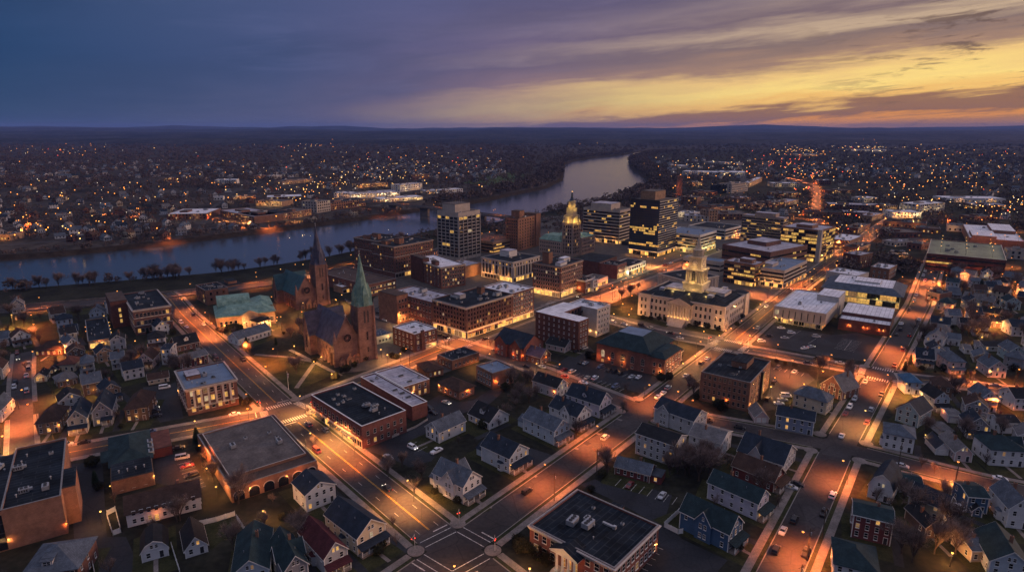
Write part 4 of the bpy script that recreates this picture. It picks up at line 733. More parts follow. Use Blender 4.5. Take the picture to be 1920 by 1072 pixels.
  'h88': (29.0, 326.8, 55.1, 9.5, 12, 3.6, 6.2, 'f', 'pink', 'black', 'small pinkish gabled house with black roof below the red apartment block', {}),
  'h89': (15.0, 308.3, 49.1, 8.2, 11, 4.5, 8, 'f', 'brick', 'purpler', 'small brick house with an orange-lit gable beside the car park entrance', {'lit': 0.3}),
  'h91': (-155.4, 339.0, 57.5, 21.4, 9, 4, 7.2, 's', 'white', 'slate', 'long white cottage with slate roof on the church lawn corner', {}),
  'h92': (-154.9, 367.2, 57.7, 8.8, 8, 5, 7, 'hip', 'cream', 'black', 'small dark-roofed house squeezed behind the long white church-lawn cottage', {}),
  'h93': (146.7, 177.0, -19.2, 2.6, 6, 2.4, 4, 'f', 'blue', 'black', 'little blue gabled shed in front of the small saturated blue house', {}),
  'h94': (297.0, 372.5, -17.1, 7.3, 9, 4, 6.6, 's', 'brownw', 'black', 'dark house with orange-lit windows amid the bare trees', {'lit': 0.5}),
  'h95': (276.4, 370.4, -22.6, 5.5, 8, 4, 6.4, 's', 'gray', 'black', 'dark grey house half hidden by the big bare tree', {}),
}

SHOULDER = (.32,.31,.41)
ZENITH, NISH, SUN_E, SUN_AZ2, HAZE, EXPO, LAMP_E = (.54,.51,.66), .002, 1.7, 1.3, .00004, .06, 28000.
CH1 = ('church','brownstone Gothic church with tall green copper spire, rose window and gabled portals','church_slate',13.5,36.,12.2,25.,13.4,8.5,30.,27.,'copper_green',-91.,306.,38.)
CH2 = ('church2','brownstone Gothic church with dark slate spire and teal roof by the river road','teal_roof',14.5,34.,10.5,21.5,14.2,8.,29.,26.5,'church_slate',-146.,412.,41.)
# clusters of far lights: view column, row, how many, spread, mix of orange / yellow / white / red
LIGHTZ = [(350,360,90,260,40,(6,3,1,.2)),(150,400,40,110,30,(6,3,1,.1)),(160,266,22,30,5,(6,3,2,0)),(100,287,26,60,5,(4,2,3,1)),(420,243,16,16,.8,(1,3,4,0)),(650,300,45,130,22,(5,2,2,1)),(570,272,22,40,5,(3,2,3,1)),(830,310,30,70,15,(4,2,3,.4)),(700,345,70,70,12,(2,6,3,0)),(560,370,40,60,16,(3,5,1,0)),(1010,257,50,26,2,(4,3,2,.5)),(1100,271,14,30,2,(3,3,2,0)),(1240,255,8,20,2,(3,2,2,.3)),(1330,315,40,60,9,(2,5,4,0)),(1500,287,55,30,4,(5,4,2,.6)),(1460,310,26,26,6,(6,1,0,5)),(1523,345,40,12,12,(5,2,0,4)),(1625,280,36,30,2,(1,4,5,.3)),(1625,266,26,12,4,(4,3,1,2)),(1680,340,70,120,22,(6,2,2,.6)),(1800,320,60,100,28,(7,2,1,.6)),(1850,290,14,50,4,(6,2,1,.5)),(1752,250,3,.6,2,(0,4,0,0)),(1690,252,1,.5,.5,(0,0,0,1)),(1780,390,70,100,16,(4,5,3,0)),(1600,400,40,60,12,(5,4,1,1)),(1560,440,20,30,10,(6,3,1,1)),(1880,400,26,30,12,(2,5,4,0)),(1500,330,20,60,10,(5,3,1,.5)),(1250,345,20,40,12,(4,3,2,.2)),(60,440,14,60,10,(6,2,0,0)),(1395,345,14,50,8,(5,3,1,.2)),(1860,480,10,40,10,(6,3,1,0))]
# ------------------------------------------------------------------ houses
def gable_roof(s, x0, x1, y0, y1, ze, zr, axis, ov=.45, th=.14, m=0):
    if axis == 'y':
        xm = (x0+x1)/2; k = (zr-ze)/(xm-x0); e = ze-ov*k
        s.slab([(x0-ov,y0-ov,e),(xm,y0-ov,zr),(xm,y1+ov,zr),(x0-ov,y1+ov,e)][::-1], th, m); s.slab([(xm,y0-ov,zr),(x1+ov,y0-ov,e),(x1+ov,y1+ov,e),(xm,y1+ov,zr)], th, m)
    else:
        ym = (y0+y1)/2; k = (zr-ze)/(ym-y0); e = ze-ov*k
        s.slab([(x0-ov,y0-ov,e),(x1+ov,y0-ov,e),(x1+ov,ym,zr),(x0-ov,ym,zr)], th, m); s.slab([(x0-ov,ym,zr),(x1+ov,ym,zr),(x1+ov,y1+ov,e),(x0-ov,y1+ov,e)], th, m)
def rake(s, a, b, t=.28, d=.08):
    """a white barge board from a to b on the y = a.y plane"""
    s.slab([(a[0],a[1],a[2]),(b[0],b[1],b[2]),(b[0],b[1]+d,b[2]),(a[0],a[1]+d,a[2])], t)
def house(key, x, y, rot, w, d, he, hr, kind, wall, roof, label, o):
    rot = max(-60, min(60, rot))
    r = thing('house' if not o.get('garage') else 'garage', label, 'garage' if o.get('garage') else 'house', (x,y,0), math.radians(rot))
    if 'hall' in label: r.name = 'gabled_hall'; r['category'] = 'hall'
    if 'shed' in label.split()[:6]: r.name = 'shed'; r['category'] = 'shed'
    Wm = o.get('frontm') or wall; R = 'roof_'+roof; wb = MB(); rb = MB(); tr = MB()
    lit = o.get('lit', .07); xm = w/2; sl = (hr-he)/xm
    wb.prism([(0,0),(w,0),(w,d),(0,d)], -.3, he, 0, cap=(kind in ('hip','flat')))
    if kind == 'f':
        for yy in (0, d): wb.face([(0,yy,he),(w,yy,he),(xm,yy,hr-.16)] if yy == 0 else [(w,yy,he),(0,yy,he),(xm,yy,hr-.16)])
        gable_roof(rb, 0, w, 0, d, he, hr, 'y'); e = he-.45*sl-.02
        for yy in (-.5, d+.42): rake(tr, (-.45,yy,e), (xm,yy,hr-.02)); rake(tr, (xm,yy,hr-.02), (w+.45,yy,e))
        tr.box(-.5,-.45,e-.32,-.42,d+.45,e-.08); tr.box(w+.42,-.45,e-.32,w+.5,d+.45,e-.08)
    elif kind == 's':
        ym = d/2
        for xx in (0, w): wb.face([(xx,d,he),(xx,0,he),(xx,ym,hr-.16)] if xx == 0 else [(xx,0,he),(xx,d,he),(xx,ym,hr-.16)])
        gable_roof(rb, 0, w, 0, d, he, hr, 'x'); e = he-.45*(hr-he)/ym
        tr.box(-.45,-.52,e-.32,w+.45,-.44,e-.06); tr.box(-.45,d+.44,e-.32,w+.45,d+.52,e-.06)
        for xx in (-.5, w+.42):
            tr.slab([(xx,-.45,e),(xx+.08,-.45,e),(xx+.08,ym,hr-.02),(xx,ym,hr-.02)], .26); tr.slab([(xx,ym,hr-.02),(xx+.08,ym,hr-.02),(xx+.08,d+.45,e),(xx,d+.45,e)], .26)
    elif kind == 'gam':
        zk = he+(hr-he)*.66; xi = w*.17; pr = [(-.4,he-.2),(xi,zk),(xm,hr),(w-xi,zk),(w+.4,he-.2)]
        for yy in (0, d):
            q = [(0,yy,he),(w,yy,he),(w-xi,yy,zk-.12),(xm,yy,hr-.14),(xi,yy,zk-.12)]; wb.face(q if yy == 0 else q[::-1])
        for (a,za),(b,zb) in zip(pr, pr[1:]):
            rb.slab([(a,-.4,za),(b,-.4,zb),(b,d+.4,zb),(a,d+.4,za)], .14); rake(tr, (a,-.45,za-.02), (b,-.45,zb-.02))
    elif kind == 'flat':
        rb.box(-.3,-.3,he,w+.3,d+.3,he+.25)
    ze = he
    # cross gables: a wall that steps out from the side and carries its own roof
    for side, c in (('xl', o.get('xl')), ('xr', o.get('xr'))):
        if c is None: continue
        cw = min(5.2, d*.4); y0 = d*c-cw/2; y1 = y0+cw; zr2 = he+(hr-he)*.9; out = .7
        if kind == 'hip': zr2 = hr-.3
        if side == 'xl': xa, xb = -out, xm; poly = [(xa,y0),(xa+out+.01,y0),(xa+out+.01,y1),(xa,y1)]
        else: xa, xb = xm, w+out; poly = [(w-.01,y0),(w+out,y0),(w+out,y1),(w-.01,y1)]
        wb.prism(poly, -.3, he, 0, cap=False)
        xf = xa if side == 'xl' else xb; q = [(xf,y1,he),(xf,y0,he),(xf,(y0+y1)/2,zr2-.14)]; wb.face(q if side == 'xl' else q[::-1])
        yc = (y0+y1)/2; k = (zr2-he)/(yc-y0); e = he-.35*k; X0, X1 = (xa-.4, xm) if side == 'xl' else (xm, xb+.4)
        rb.slab([(X0,y0-.35,e),(X1,y0-.35,e),(X1,yc,zr2),(X0,yc,zr2)], .13); rb.slab([(X0,yc,zr2),(X1,yc,zr2),(X1,y1+.35,e),(X0,y1+.35,e)], .13)
        xt = xa-.46 if side == 'xl' else xb+.38
        tr.slab([(xt,y0-.35,e),(xt+.08,y0-.35,e),(xt+.08,yc,zr2),(xt,yc,zr2)], .26); tr.slab([(xt,yc,zr2),(xt+.08,yc,zr2),(xt+.08,y1+.35,e),(xt,y1+.35,e)], .26)
        a = -PI/2 if side == 'xl' else PI/2; xx = xa if side == 'xl' else xb
        for z in ([1.0, 4.1] if he > 5.5 else [1.0]):
            for dy in (-.75, .75): put('window', window_mesh(.85,1.45,pick_pane(lit),'trim_white'), r, (xx,yc+dy,z), a)
        if he > 5: put('attic_window', window_mesh(.6,1.0,'glass_dark','trim_white'), r, (xx,yc,he+.35), a)
    # corner boards
    if kind == 'hip': belt(r, [(0,0),(w,0),(w,d),(0,d)], he-.45, .3, .1, 'trim_white', 'frieze_board')
    for cx, cy in ((0,0),(w,0),(0,d),(w,d)) if kind != 'hip' else (): tr.box(cx-.12,cy-.12,-.2,cx+.12,cy+.12,he-.12)
    body = wb.build('wall', wall, r)
    if kind == 'hip': hip_roof(r, 0, 0, w, d, he, hr, R, .5)
    ro = rb.build('roof', R, r) if rb.f else None
    if tr.f: tr.build('trim', 'trim_white' if wall not in ('barnred','brownw','brick','tan') else 'trim_stone', r)
    fr = 'trim_white'
    nfl = max(1, round((he-.4)/2.95)) if he > 2.4 else 1; fh = (he-.2)/nfl if nfl > 1 else 3
    nc = max(2, int(w/2.5)) if w > 3.2 else 1; ns = max(2, int(d/3.4))
    if o.get('garage'):
        n = 2 if w > 5 else 1
        for i in range(n):
            g = MB(); gw = (w-1)/n-.4; g.box(-gw/2,-.06,0,gw/2,.02,2.2,0)
            for q in (.55,1.1,1.65): g.box(-gw/2,-.08,q-.03,gw/2,-.05,q+.03,1)
            g.build('garage_door', ['trim_white','metal_gray'], r, (.5+(w-1)*(i+.5)/n,0,0))
    else:
        first = 1 if (o.get('porch') or o.get('bal')) and nfl > 1 else 0
        for f in range(nfl):
            for i in range(nc):
                X = w*(i+.5)/nc
                if f == 0 and i == nc-1 and w > 4:
                    dm = MB(); dm.box(-.5,-.06,0,.5,.02,2.1,1); dm.box(-.62,-.09,0,-.5,.02,2.2,0); dm.box(.5,-.09,0,.62,.02,2.2,0); dm.box(-.62,-.09,2.1,.62,.02,2.25,0); dm.ball(.38,-.1,1.0,.05,0)
                    dm.build('door', ['trim_white','trim_dark' if not o.get('plit') else 'brown_brick'], r, (X,0,.25)); continue
                put('window', window_mesh(.95,1.5,'pane_warm' if (f == 0 and o.get('plit') and rnd.random() < .7) else pick_pane(lit*1.4),fr,mull=0), r, (X,0,.95+f*fh), 0)
            for i in range(ns):
                Y = d*(i+.5)/ns
                for a, X, c in ((-PI/2,0,o.get('xl')), (PI/2,w,o.get('xr'))):
                    if c is not None and abs(Y-d*c) < 3.1: continue
                    if rnd.random() < .86: put('window', window_mesh(.9,1.45,pick_pane(lit),fr,mull=0), r, (X,Y,.95+f*fh), a)
        if kind in ('f','gam') and hr-he > 2.3:
            for dx in ((-.6,.6) if w > 5.5 else (0,)): put('attic_window', window_mesh(.7,1.1,pick_pane(lit*1.5),fr,mull=0), r, (xm+dx,0,he+.45), 0)
        if kind == 's' and hr-he > 2 and d > 6:
            for a, X in ((-PI/2,0),(PI/2,w)): put('attic_window', window_mesh(.7,1.0,pick_pane(lit),fr,mull=0), r, (X,d/2,he+.2), a)
    if o.get('porch'):
        pw = w*(o['porch'] if o['porch'] < 1 else 1); x0 = 0 if o['porch'] >= 1 else w-pw; pd = 2.3
        p = MB(); p.box(x0,-pd,-.2,x0+pw,-.1,.55,1); n = max(2, int(pw/2.2))
        for i in range(n+1):
            X = x0+.12+(pw-.24)*i/n; p.box(X-.11,-pd+.05,.55,X+.11,-pd+.27,2.85,0)
            if i < n:
                X2 = x0+.12+(pw-.24)*(i+1)/n
                if i != n//2: p.box(X,-pd+.1,1.35,X2,-pd+.17,1.43,0); [p.box(X+(X2-X)*q/7-.025,-pd+.11,.6,X+(X2-X)*q/7+.025,-pd+.16,1.35,0) for q in range(1,7)]
        for q in range(3): p.box(x0+pw*.5-.7,-pd-.3*(q+1),-.2,x0+pw*.5+.7,-pd-.3*q,.4-.17*q,1)
        pm = p.build('porch', ['trim_white','concrete'], r)
        q = MB(); q.slab([(x0-.3,-pd-.35,2.85),(x0+pw+.3,-pd-.35,2.85),(x0+pw+.3,-.02,3.6),(x0-.3,-.02,3.6)], .16); q.build('porch_roof', R, pm)
        if o.get('plit'):
            b = MB(); b.ball(0,0,0,.11,0); b.build('porch_lamp', 'lamp_warm', pm, (x0+pw*.5,-1.2,2.72)); light('porch_light','POINT',(x0+pw*.5,-1.2,2.5), 55, (1,.6,.2), r, .12)
    elif o.get('plit'):
        b = MB(); b.ball(0,-.25,0,.13,0); b.build('door_lamp', 'lamp_warm', r, (xm,-.1,2.5)); light('door_light','POINT',(xm,-.9,2.6), 70, (1,.5,.13), r, .12)
    if o.get('bal'):
        p = MB()
        for z in ((3.0,) if he < 6.5 else (3.0,5.6)):
            p.box(.3,-1.5,z-.15,w-.3,0,z)
            for X in (.35,w-.45): p.box(X,-1.5,-.2,X+.1,-1.4,z+1)
            p.box(.3,-1.5,z+.92,w-.3,-1.42,z+1)
            for q in range(12): X = .35+(w-.7)*q/11; p.box(X-.02,-1.48,z,X+.02,-1.44,z+.92)
        p.build('balcony', 'trim_dark', r)
    if o.get('dorm'):
        dw = 2.2
        m = MB(); q = MB()
        if kind in ('s',):
            y0, zb = d*.14, he+(hr-he)*.28; X = xm; zt = zb+1.7; yb = d*.46
            m.prism([(X-dw/2,y0),(X+dw/2,y0),(X+dw/2,yb),(X-dw/2,yb)], he-.1, zt, 0, cap=False); m.face([(X-dw/2,y0,zt),(X+dw/2,y0,zt),(X,y0,zt+.9)])
            gable_roof(q, X-dw/2, X+dw/2, y0, yb, zt, zt+1.0, 'y', .25, .1); do = m.build('dormer', 'white' if wall in ('brick','pink') else wall, r); q.build('dormer_roof', R, do); put('dormer_window', window_mesh(.8,1.1,pick_pane(.2),fr,mull=0), do, (X,y0,zb+.5), 0)
        else:
            x0 = w*.1; X1 = w*.5; Y = d*.5; zt = he+min(1.9,(hr-he)*.62)
            if kind == 'hip': # faces the front
                y0 = d*.12; yb = d*.5; X = w*.42
                m.prism([(X-1.3,y0),(X+1.3,y0),(X+1.3,yb),(X-1.3,yb)], he-.1, zt+.5, 0, cap=False); q.slab([(X-1.6,y0-.3,zt+.5),(X+1.6,y0-.3,zt+.5),(X+1.6,yb,zt+.85),(X-1.6,yb,zt+.85)], .12)
                do = m.build('dormer', 'pale_gray', r); q.build('dormer_roof', R, do); put('dormer_window', window_mesh(1.7,1.1,'glass_dark',fr), do, (X,y0,he+.9), 0)
            else:
                m.prism([(x0,Y-dw/2),(X1,Y-dw/2),(X1,Y+dw/2),(x0,Y+dw/2)], he-.1, zt, 0, cap=False); m.face([(x0,Y+dw/2,zt),(x0,Y-dw/2,zt),(x0,Y,zt+.9)])
                gable_roof(q, x0, X1, Y-dw/2, Y+dw/2, zt, zt+1.0, 'x', .25, .1); do = m.build('dormer', wall, r); q.build('dormer_roof', R, do); put('dormer_window', window_mesh(.8,1.0,'glass_dark',fr,mull=0), do, (x0,Y,he+.75), -PI/2)
    if o.get('annex'):
        volume(r, w, d*.1, w+4, d*.9, -.2, he*.85, wall, R, 'annex')
        put('window', window_mesh(.9,1.2,'pane_warm',fr), r, (w+2,d*.1,1), 0)
    if not o.get('garage') and he > 3.3 and ro is not None and rnd.random() < .75:
        c = MB(); X = xm+rnd.choice((-1,1))*w*.14; Y = d*rnd.uniform(.4,.75); c.box(X-.35,Y-.35,he,X+.35,Y+.35,hr+.9,0); c.box(X-.43,Y-.43,hr+.75,X+.43,Y+.43,hr+.95,0); c.box(X-.18,Y-.18,hr+.95,X+.18,Y+.18,hr+1.2,1)
        c.build('chimney', ['brown_brick','metal_dark'], ro)
    if kind == 'f' and he > 5 and d > 11 and rnd.random() < .55:   # lower kitchen wing behind
        m = MB(); X0, X1, D1 = w*.18, w*.82, d+rnd.uniform(3,5); m.prism([(X0,d-.01),(X1,d-.01),(X1,D1),(X0,D1)],-.3,3,0,cap=False); m.face([(X1,D1,3),(X0,D1,3),((X0+X1)/2,D1,4.6)]); ew = m.build('rear_wing', wall, r); q = MB(); gable_roof(q,X0,X1,d,D1,3,4.7,'y',.3); q.build('wing_roof', R, ew)
    if kind in ('f','hip') and he > 5 and not o.get('xl') and rnd.random() < .5:   # bay window
        m = MB(); Y = d*rnd.uniform(.3,.45); m.prism([(0,Y-1.5),(0,Y+1.5),(-.9,Y+.8),(-.9,Y-.8)][::-1],-.2,3.1,0); bw_ = m.build('bay', [wall], r); q = MB(); q.prism([(.0,Y-1.7),(0,Y+1.7),(-1.1,Y+.95),(-1.1,Y-.95)][::-1],3.1,3.6,0,top=[(.0,Y-1.0),(0,Y+1.0),(-.2,Y+.5),(-.2,Y-.5)][::-1]); q.build('bay_roof', R, bw_); put('bay_window', window_mesh(1.2,1.5,pick_pane(lit*2),fr), bw_, (-.9,Y,.9), -PI/2)
    if ro is not None and rnd.random() < .7:
        for t_ in (.3,.8): m = MB(); m.cyl(xm+rnd.choice((-1,1))*w*.2, d*t_, he, he+(hr-he)*.62+.55, .08, n=6); m.build('vent_pipe', 'metal_gray', ro)
    if not o.get('garage') and he > 3:
        T = lambda X, Y: (x+X*math.cos(r.rotation_euler.z)-Y*math.sin(r.rotation_euler.z), y+X*math.sin(r.rotation_euler.z)+Y*math.cos(r.rotation_euler.z))
        if kind in ('f','hip','gam'): WALK.face([(*T(X,Y),.022) for X, Y in ((xm-.6,-8.5),(xm+.6,-8.5),(xm+.6,-.2),(xm-.6,-.2))])
        q_ = rnd.uniform(.006,.018); LOTS.face([(*T(X,Y),q_) for X, Y in ((-2.5,-8),(w+2.2,-8),(w+2.2,d+rnd.uniform(3,9)),(-2.5,d+rnd.uniform(3,9)))])
        if w > 6 and rnd.random() < .6: DRIVE.face([(*T(X,Y),.026) for X, Y in ((w+.6,-9),(w+3.1,-9),(w+3.1,d*.9),(w+.6,d*.9))])
    return r
WALK, LOTS, DRIVE = MB(), MB(), MB()

# ------------------------------------------------------------------ cars
CARS = {}
def car_meshes(kind):
    L, W, H, hood, deck, zb = dict(sedan=(4.6,1.8,1.42,1.15,.85,.95), suv=(4.6,1.9,1.72,1.0,.12,1.08), van=(5.0,1.95,1.95,.7,.05,1.15), pickup=(5.5,1.95,1.8,1.2,1.9,1.1))[kind]
    b = MB(); hw = W/2
    def loop(x, z0, z1, k): return [(x,-hw*k,z0),(x,-hw*k*1.02,z0+(z1-z0)*.55),(x,-hw*k*.9,z1),(x,hw*k*.9,z1),(x,hw*k*1.02,z0+(z1-z0)*.55),(x,hw*k,z0)]
    zh = zb-.14
    b.loft([loop(-L/2,.38,zb-.22,.86), loop(-L/2+.12,.28,zb-.06,.95), loop(-L/2+deck+.1,.25,zb,1), loop(0,.25,zb,1), loop(L/2-hood,.25,zb,1), loop(L/2-.35,.26,zh,.96), loop(L/2-.06,.3,zh-.16,.86), loop(L/2,.38,zh-.3,.78)])
    x0, x1 = -L/2+deck, L/2-hood; rt = (.55 if kind == 'sedan' else .18)
    rx0, rx1 = x0+rt, x1-(.75 if kind != 'van' else .5)
    if kind == 'pickup': rx0 = x0+.15
    b.loft([[(rx0,-hw*.74,H-.06),(rx0,hw*.74,H-.06),(rx0+.1,hw*.7,H),(rx0+.1,-hw*.7,H)],[(rx1,-hw*.74,H-.06),(rx1,hw*.74,H-.06),(rx1-.1,hw*.7,H),(rx1-.1,-hw*.7,H)]])
    for sx in (x0+.05, (rx0+rx1)/2, x1-.05):
        tx = max(rx0, min(rx1, sx+(.4 if sx < 0 else -.5)*(sx != (rx0+rx1)/2)))
        for s_ in (-1,1): b.beam((sx,s_*hw*.9,zb),(tx,s_*hw*.74,H-.04),.05,0,4)
    if kind == 'pickup': b.box(-L/2+.1,-hw*.8,zb,-L/2+deck-.05,-hw*.9,zb+.05)
    for s_ in (-1,1): b.box(x1-.35,s_*hw-.0 if s_>0 else -hw-.18,zb-.05,x1-.2,hw+.18 if s_>0 else -hw,zb+.1)
    body = b
    g = MB(); A = [(x0,-hw*.88,zb-.02),(x1,-hw*.88,zb-.02),(x1,hw*.88,zb-.02),(x0,hw*.88,zb-.02)]; B_ = [(rx0+.02,-hw*.73,H-.05),(rx1-.02,-hw*.73,H-.05),(rx1-.02,hw*.73,H-.05),(rx0+.02,hw*.73,H-.05)]
    for i in range(4): j = (i+1) % 4; g.face([A[i],A[j],B_[j],B_[i]])
    wl = MB()
    for i in range(12):
        a, c = 2*PI*i/12, 2*PI*(i+1)/12; P = lambda t, yy, r_: (r_*math.cos(t), yy, r_*math.sin(t))
        wl.face([P(a,-.11,.33),P(c,-.11,.33),P(c,.11,.33),P(a,.11,.33)],0); wl.face([P(a,-.11,.33),P(a,-.11,.2),P(c,-.11,.2),P(c,-.11,.33)],0); wl.face([P(a,.11,.2),P(a,.11,.33),P(c,.11,.33),P(c,.11,.2)],0)
        wl.face([P(a,-.1,.2),(0,-.1,0),P(c,-.1,.2)],1); wl.face([P(c,.1,.2),(0,.1,0),P(a,.1,.2)],1)
    hl = MB(); hl.box(-.05,-.2,-.07,.03,.2,.07); tl = MB(); tl.box(-.03,-.14,-.1,.04,.14,.1)
    CARS[kind] = (body, g.mesh('car_glass',['glass_dark']), wl.mesh('wheel',['rubber','metal_gray']), hl, tl, L, W, zh, zb, {})
for k in ('sedan','suv','van','pickup'): car_meshes(k)
LITM = {}
def car(kind, color, label, x, y, az, on=False, z=.02):
    body, glass, wheel, hl, tl, L, W, zh, zb, cache = CARS[kind]
    if color not in cache: cache[color] = body.mesh('car_body', ['paint_'+color])
    t = thing('van' if kind == 'van' else 'pickup_truck' if kind == 'pickup' else 'car', label, {'van':'van','pickup':'pickup truck'}.get(kind,'car'), (x,y,z), PI/2-math.radians(az), 'cars and vans on the streets and car parks')
    put('body', cache[color], t); put('window_glass', glass, t)
    for sx in (-L/2+.85, L/2-.85):
        for sy in (-W/2+.1, W/2-.1): put('wheel', wheel, t, (sx,sy,.33))
    for nm, mb, x_, z_, yy, mat in (('headlight',hl,L/2-.02,zh-.2,.58,'head_light' if on else 'metal_gray'), ('taillight',tl,-L/2-.01,zb-.3,.66,'tail_light' if on else 'tail_glass')):
        k = (kind,nm,mat)
        if k not in LITM: LITM[k] = mb.mesh(nm,[mat])
        for s_ in (-1,1): put(nm, LITM[k], t, (x_,s_*yy,z_))
    return t

# ------------------------------------------------------------------ trees
def limb(mb, tips, p, d, L, r, depth, R):
    """one limb: two bent pieces, children leaving along its length"""
    d1 = (d+Vector((R.uniform(-1,1),R.uniform(-1,1),R.uniform(-.2,.5)))*.12).normalized(); mid = p+d1*(L*.5); d2 = (d+Vector((R.uniform(-1,1),R.uniform(-1,1),R.uniform(0,.6)))*.14).normalized(); q = mid+d2*(L*.5)
    n = 6 if depth > 3 else 4 if depth > 1 else 3
    mb.beam(p, mid, r, 0, n, r*.82); mb.beam(mid, q, r*.82, 0, n, r*.6)
    tips.append((q, d2)); tips.append((mid, d1))
    if depth == 0: return
    k = 6 if depth == TOPD else R.choice((3,4)) if depth > 1 else 3; ph = R.uniform(0,6.28)
    for i in range(k):
        a = R.uniform(.3,.66) if i else R.uniform(.04,.2); ax = d2.orthogonal().normalized(); ax.rotate(Quaternion(d2, ph+i*2*PI/max(1,k-1)+R.uniform(-.4,.4)))
        e = d2.copy(); e.rotate(Quaternion(ax, a)); e.z += .16; e.normalize()
        limb(mb, tips, q if i == 0 or depth == TOPD else mid.lerp(q, R.uniform(0,1)), e, L*(R.uniform(1.15,1.7) if depth == TOPD else R.uniform(.62,.82)), r*(.7 if i == 0 else .5), depth-1, R)
TOPD = 4
def twigs(mb, tips, n, L, R, w):
    for p, d in tips:
        for i in range(n):
            e = (d*.7+Vector((R.uniform(-1,1),R.uniform(-1,1),R.uniform(-.6,.9)))).normalized(); l = L*R.uniform(.5,1.2); s_ = e.orthogonal().normalized()*w*R.uniform(.6,1.3)
            q = p+e*l; mb.face([p-s_,p+s_,q]); f = (e+Vector((R.uniform(-1,1),R.uniform(-1,1),R.uniform(-.4,.6)))*.7).normalized(); h_ = p+e*l*.45; mb.face([h_-s_*.7,h_+s_*.7,h_+f*l*.65])
def bare_tree(seed, H, depth=4):
    global TOPD
    TOPD = depth; R = random.Random(seed); mb = MB(); tips = []
    limb(mb, tips, Vector((0,0,-.2)), Vector((R.uniform(-.05,.05),R.uniform(-.05,.05),1)).normalized(), H*.15, H*.021, depth, R)
    tips = [t for t in tips if t[0].z > H*.22]; tw = MB(); twigs(tw, tips, 2, H*.125, R, H*.0026)
    return mb.mesh('trunk',['bark']), tw.mesh('crown',['twig'])
def evergreen(seed, H):
    R = random.Random(seed); mb = MB(); mb.cyl(0,0,-.2,H*.95,H*.018,.02,6); c = MB()
    n = int(60+H*26)
    for i in range(n*4):
        t = R.random()**.75; z = H*(.08+.92*t); rr = H*.21*(1-t)**.8*R.uniform(.55,1.12)+.08; a = R.uniform(0,2*PI)
        p = Vector((rr*math.cos(a),rr*math.sin(a),z-.1*rr)); o = Vector((math.cos(a),math.sin(a),-.35)); s_ = Vector((-math.sin(a),math.cos(a),R.uniform(-.3,.3)))*R.uniform(.15,.4)
        c.face([p-o*rr*.5-s_*.4, p+s_, p+o*.45, p-s_])
    return mb.mesh('trunk',['bark']), c.mesh('crown',['needle'])
def shrub(seed, H):
    R = random.Random(seed); mb = MB(); c = MB()
    for i in range(5): a = R.uniform(0,6.3); mb.beam((0,0,-.1),(math.cos(a)*H*.3,math.sin(a)*H*.3,H*.6),.04,0,4,.015)
    for i in range(900):
        u = Vector((R.gauss(0,1),R.gauss(0,1),R.gauss(0,1))).normalized(); k = R.uniform(.55,1.0)*(1+.25*math.sin(u.x*5+seed)*math.cos(u.y*4))
        p = Vector((u.x*H*.55*k,u.y*H*.55*k,H*.5+u.z*H*.47*k)); a = Vector((R.gauss(0,1),R.gauss(0,1),R.gauss(0,1))).normalized()*H*.07; b_ = a.orthogonal().normalized()*H*.05
        c.face([p-a,p+b_,p+a,p-b_])
    return mb.mesh('stem',['bark']), c.mesh('foliage',['leaf_dark'])
TV = {'b':[bare_tree(s,12.,4) for s in (1,2,3,5)], 's':[bare_tree(s,6.,3) for s in (11,12,13)], 'e':[evergreen(s,7.) for s in (21,22)], 'u':[shrub(s,3.) for s in (31,32,33)]}
TH = dict(b=12.,s=6.,e=7.,u=3.)
def tree(kind, x, y, h, label, group, z=0.):
    i = rnd.randrange(len(TV[kind])); a, b_ = TV[kind][i]; nm = {'b':'bare_tree','s':'small_tree','e':'evergreen_tree','u':'shrub'}[kind]
    t = thing(nm, label, 'shrub' if kind == 'u' else 'tree', (x,y,z), rnd.uniform(0,6.28), group); s_ = h/TH[kind]*rnd.uniform(.92,1.08); t.scale = (s_*rnd.uniform(.9,1.1),s_*rnd.uniform(.9,1.1),s_)
    put('trunk' if kind != 'u' else 'stem', a, t); put('crown' if kind != 'u' else 'foliage', b_, t)
    return t

# ------------------------------------------------------------------ lamps
def m_cobra():
    p = MB(); p.cyl(0,0,-.1,.5,.16,.14,8); p.cyl(0,0,.5,8.4,.1,.06,8); p.beam((0,0,8.2),(1.9,0,8.75),.05,0,6,.04)
    h = MB(); h.loft([[(1.7,-.1,8.68),(1.7,.1,8.68),(1.7,.1,8.82),(1.7,-.1,8.82)],[(2.1,-.19,8.66),(2.1,.19,8.66),(2.1,.15,8.86),(2.1,-.15,8.86)],[(2.55,-.12,8.7),(2.55,.12,8.7),(2.55,.08,8.82),(2.55,-.08,8.82)]])
    g = MB(); g.ball(2.15,0,8.62,.36,0,.24); return p.mesh('pole',['metal_dark']), h.mesh('lamp_head',['metal_gray']), g
def m_post():
    p = MB(); p.cyl(0,0,-.1,.6,.14,.1,8); p.cyl(0,0,.6,4.2,.06,.05,8); p.cyl(0,0,4.15,4.25,.16,.16,8)
    h = MB(); h.cyl(0,0,4.72,4.95,.2,.03,8); g = MB(); g.ball(0,0,4.48,.3,0); return p.mesh('pole',['metal_dark']), h.mesh('lamp_cap',['metal_dark']), g
COB, POST = m_cobra(), m_post()
GM = {}
def lamp_glass(k, mat, mb):
    if (k,mat) not in GM: GM[(k,mat)] = mb.mesh('lamp_glass',[mat])
    return GM[(k,mat)]
SOD, WARM = (1,.238,.05), (1,.42,.115)
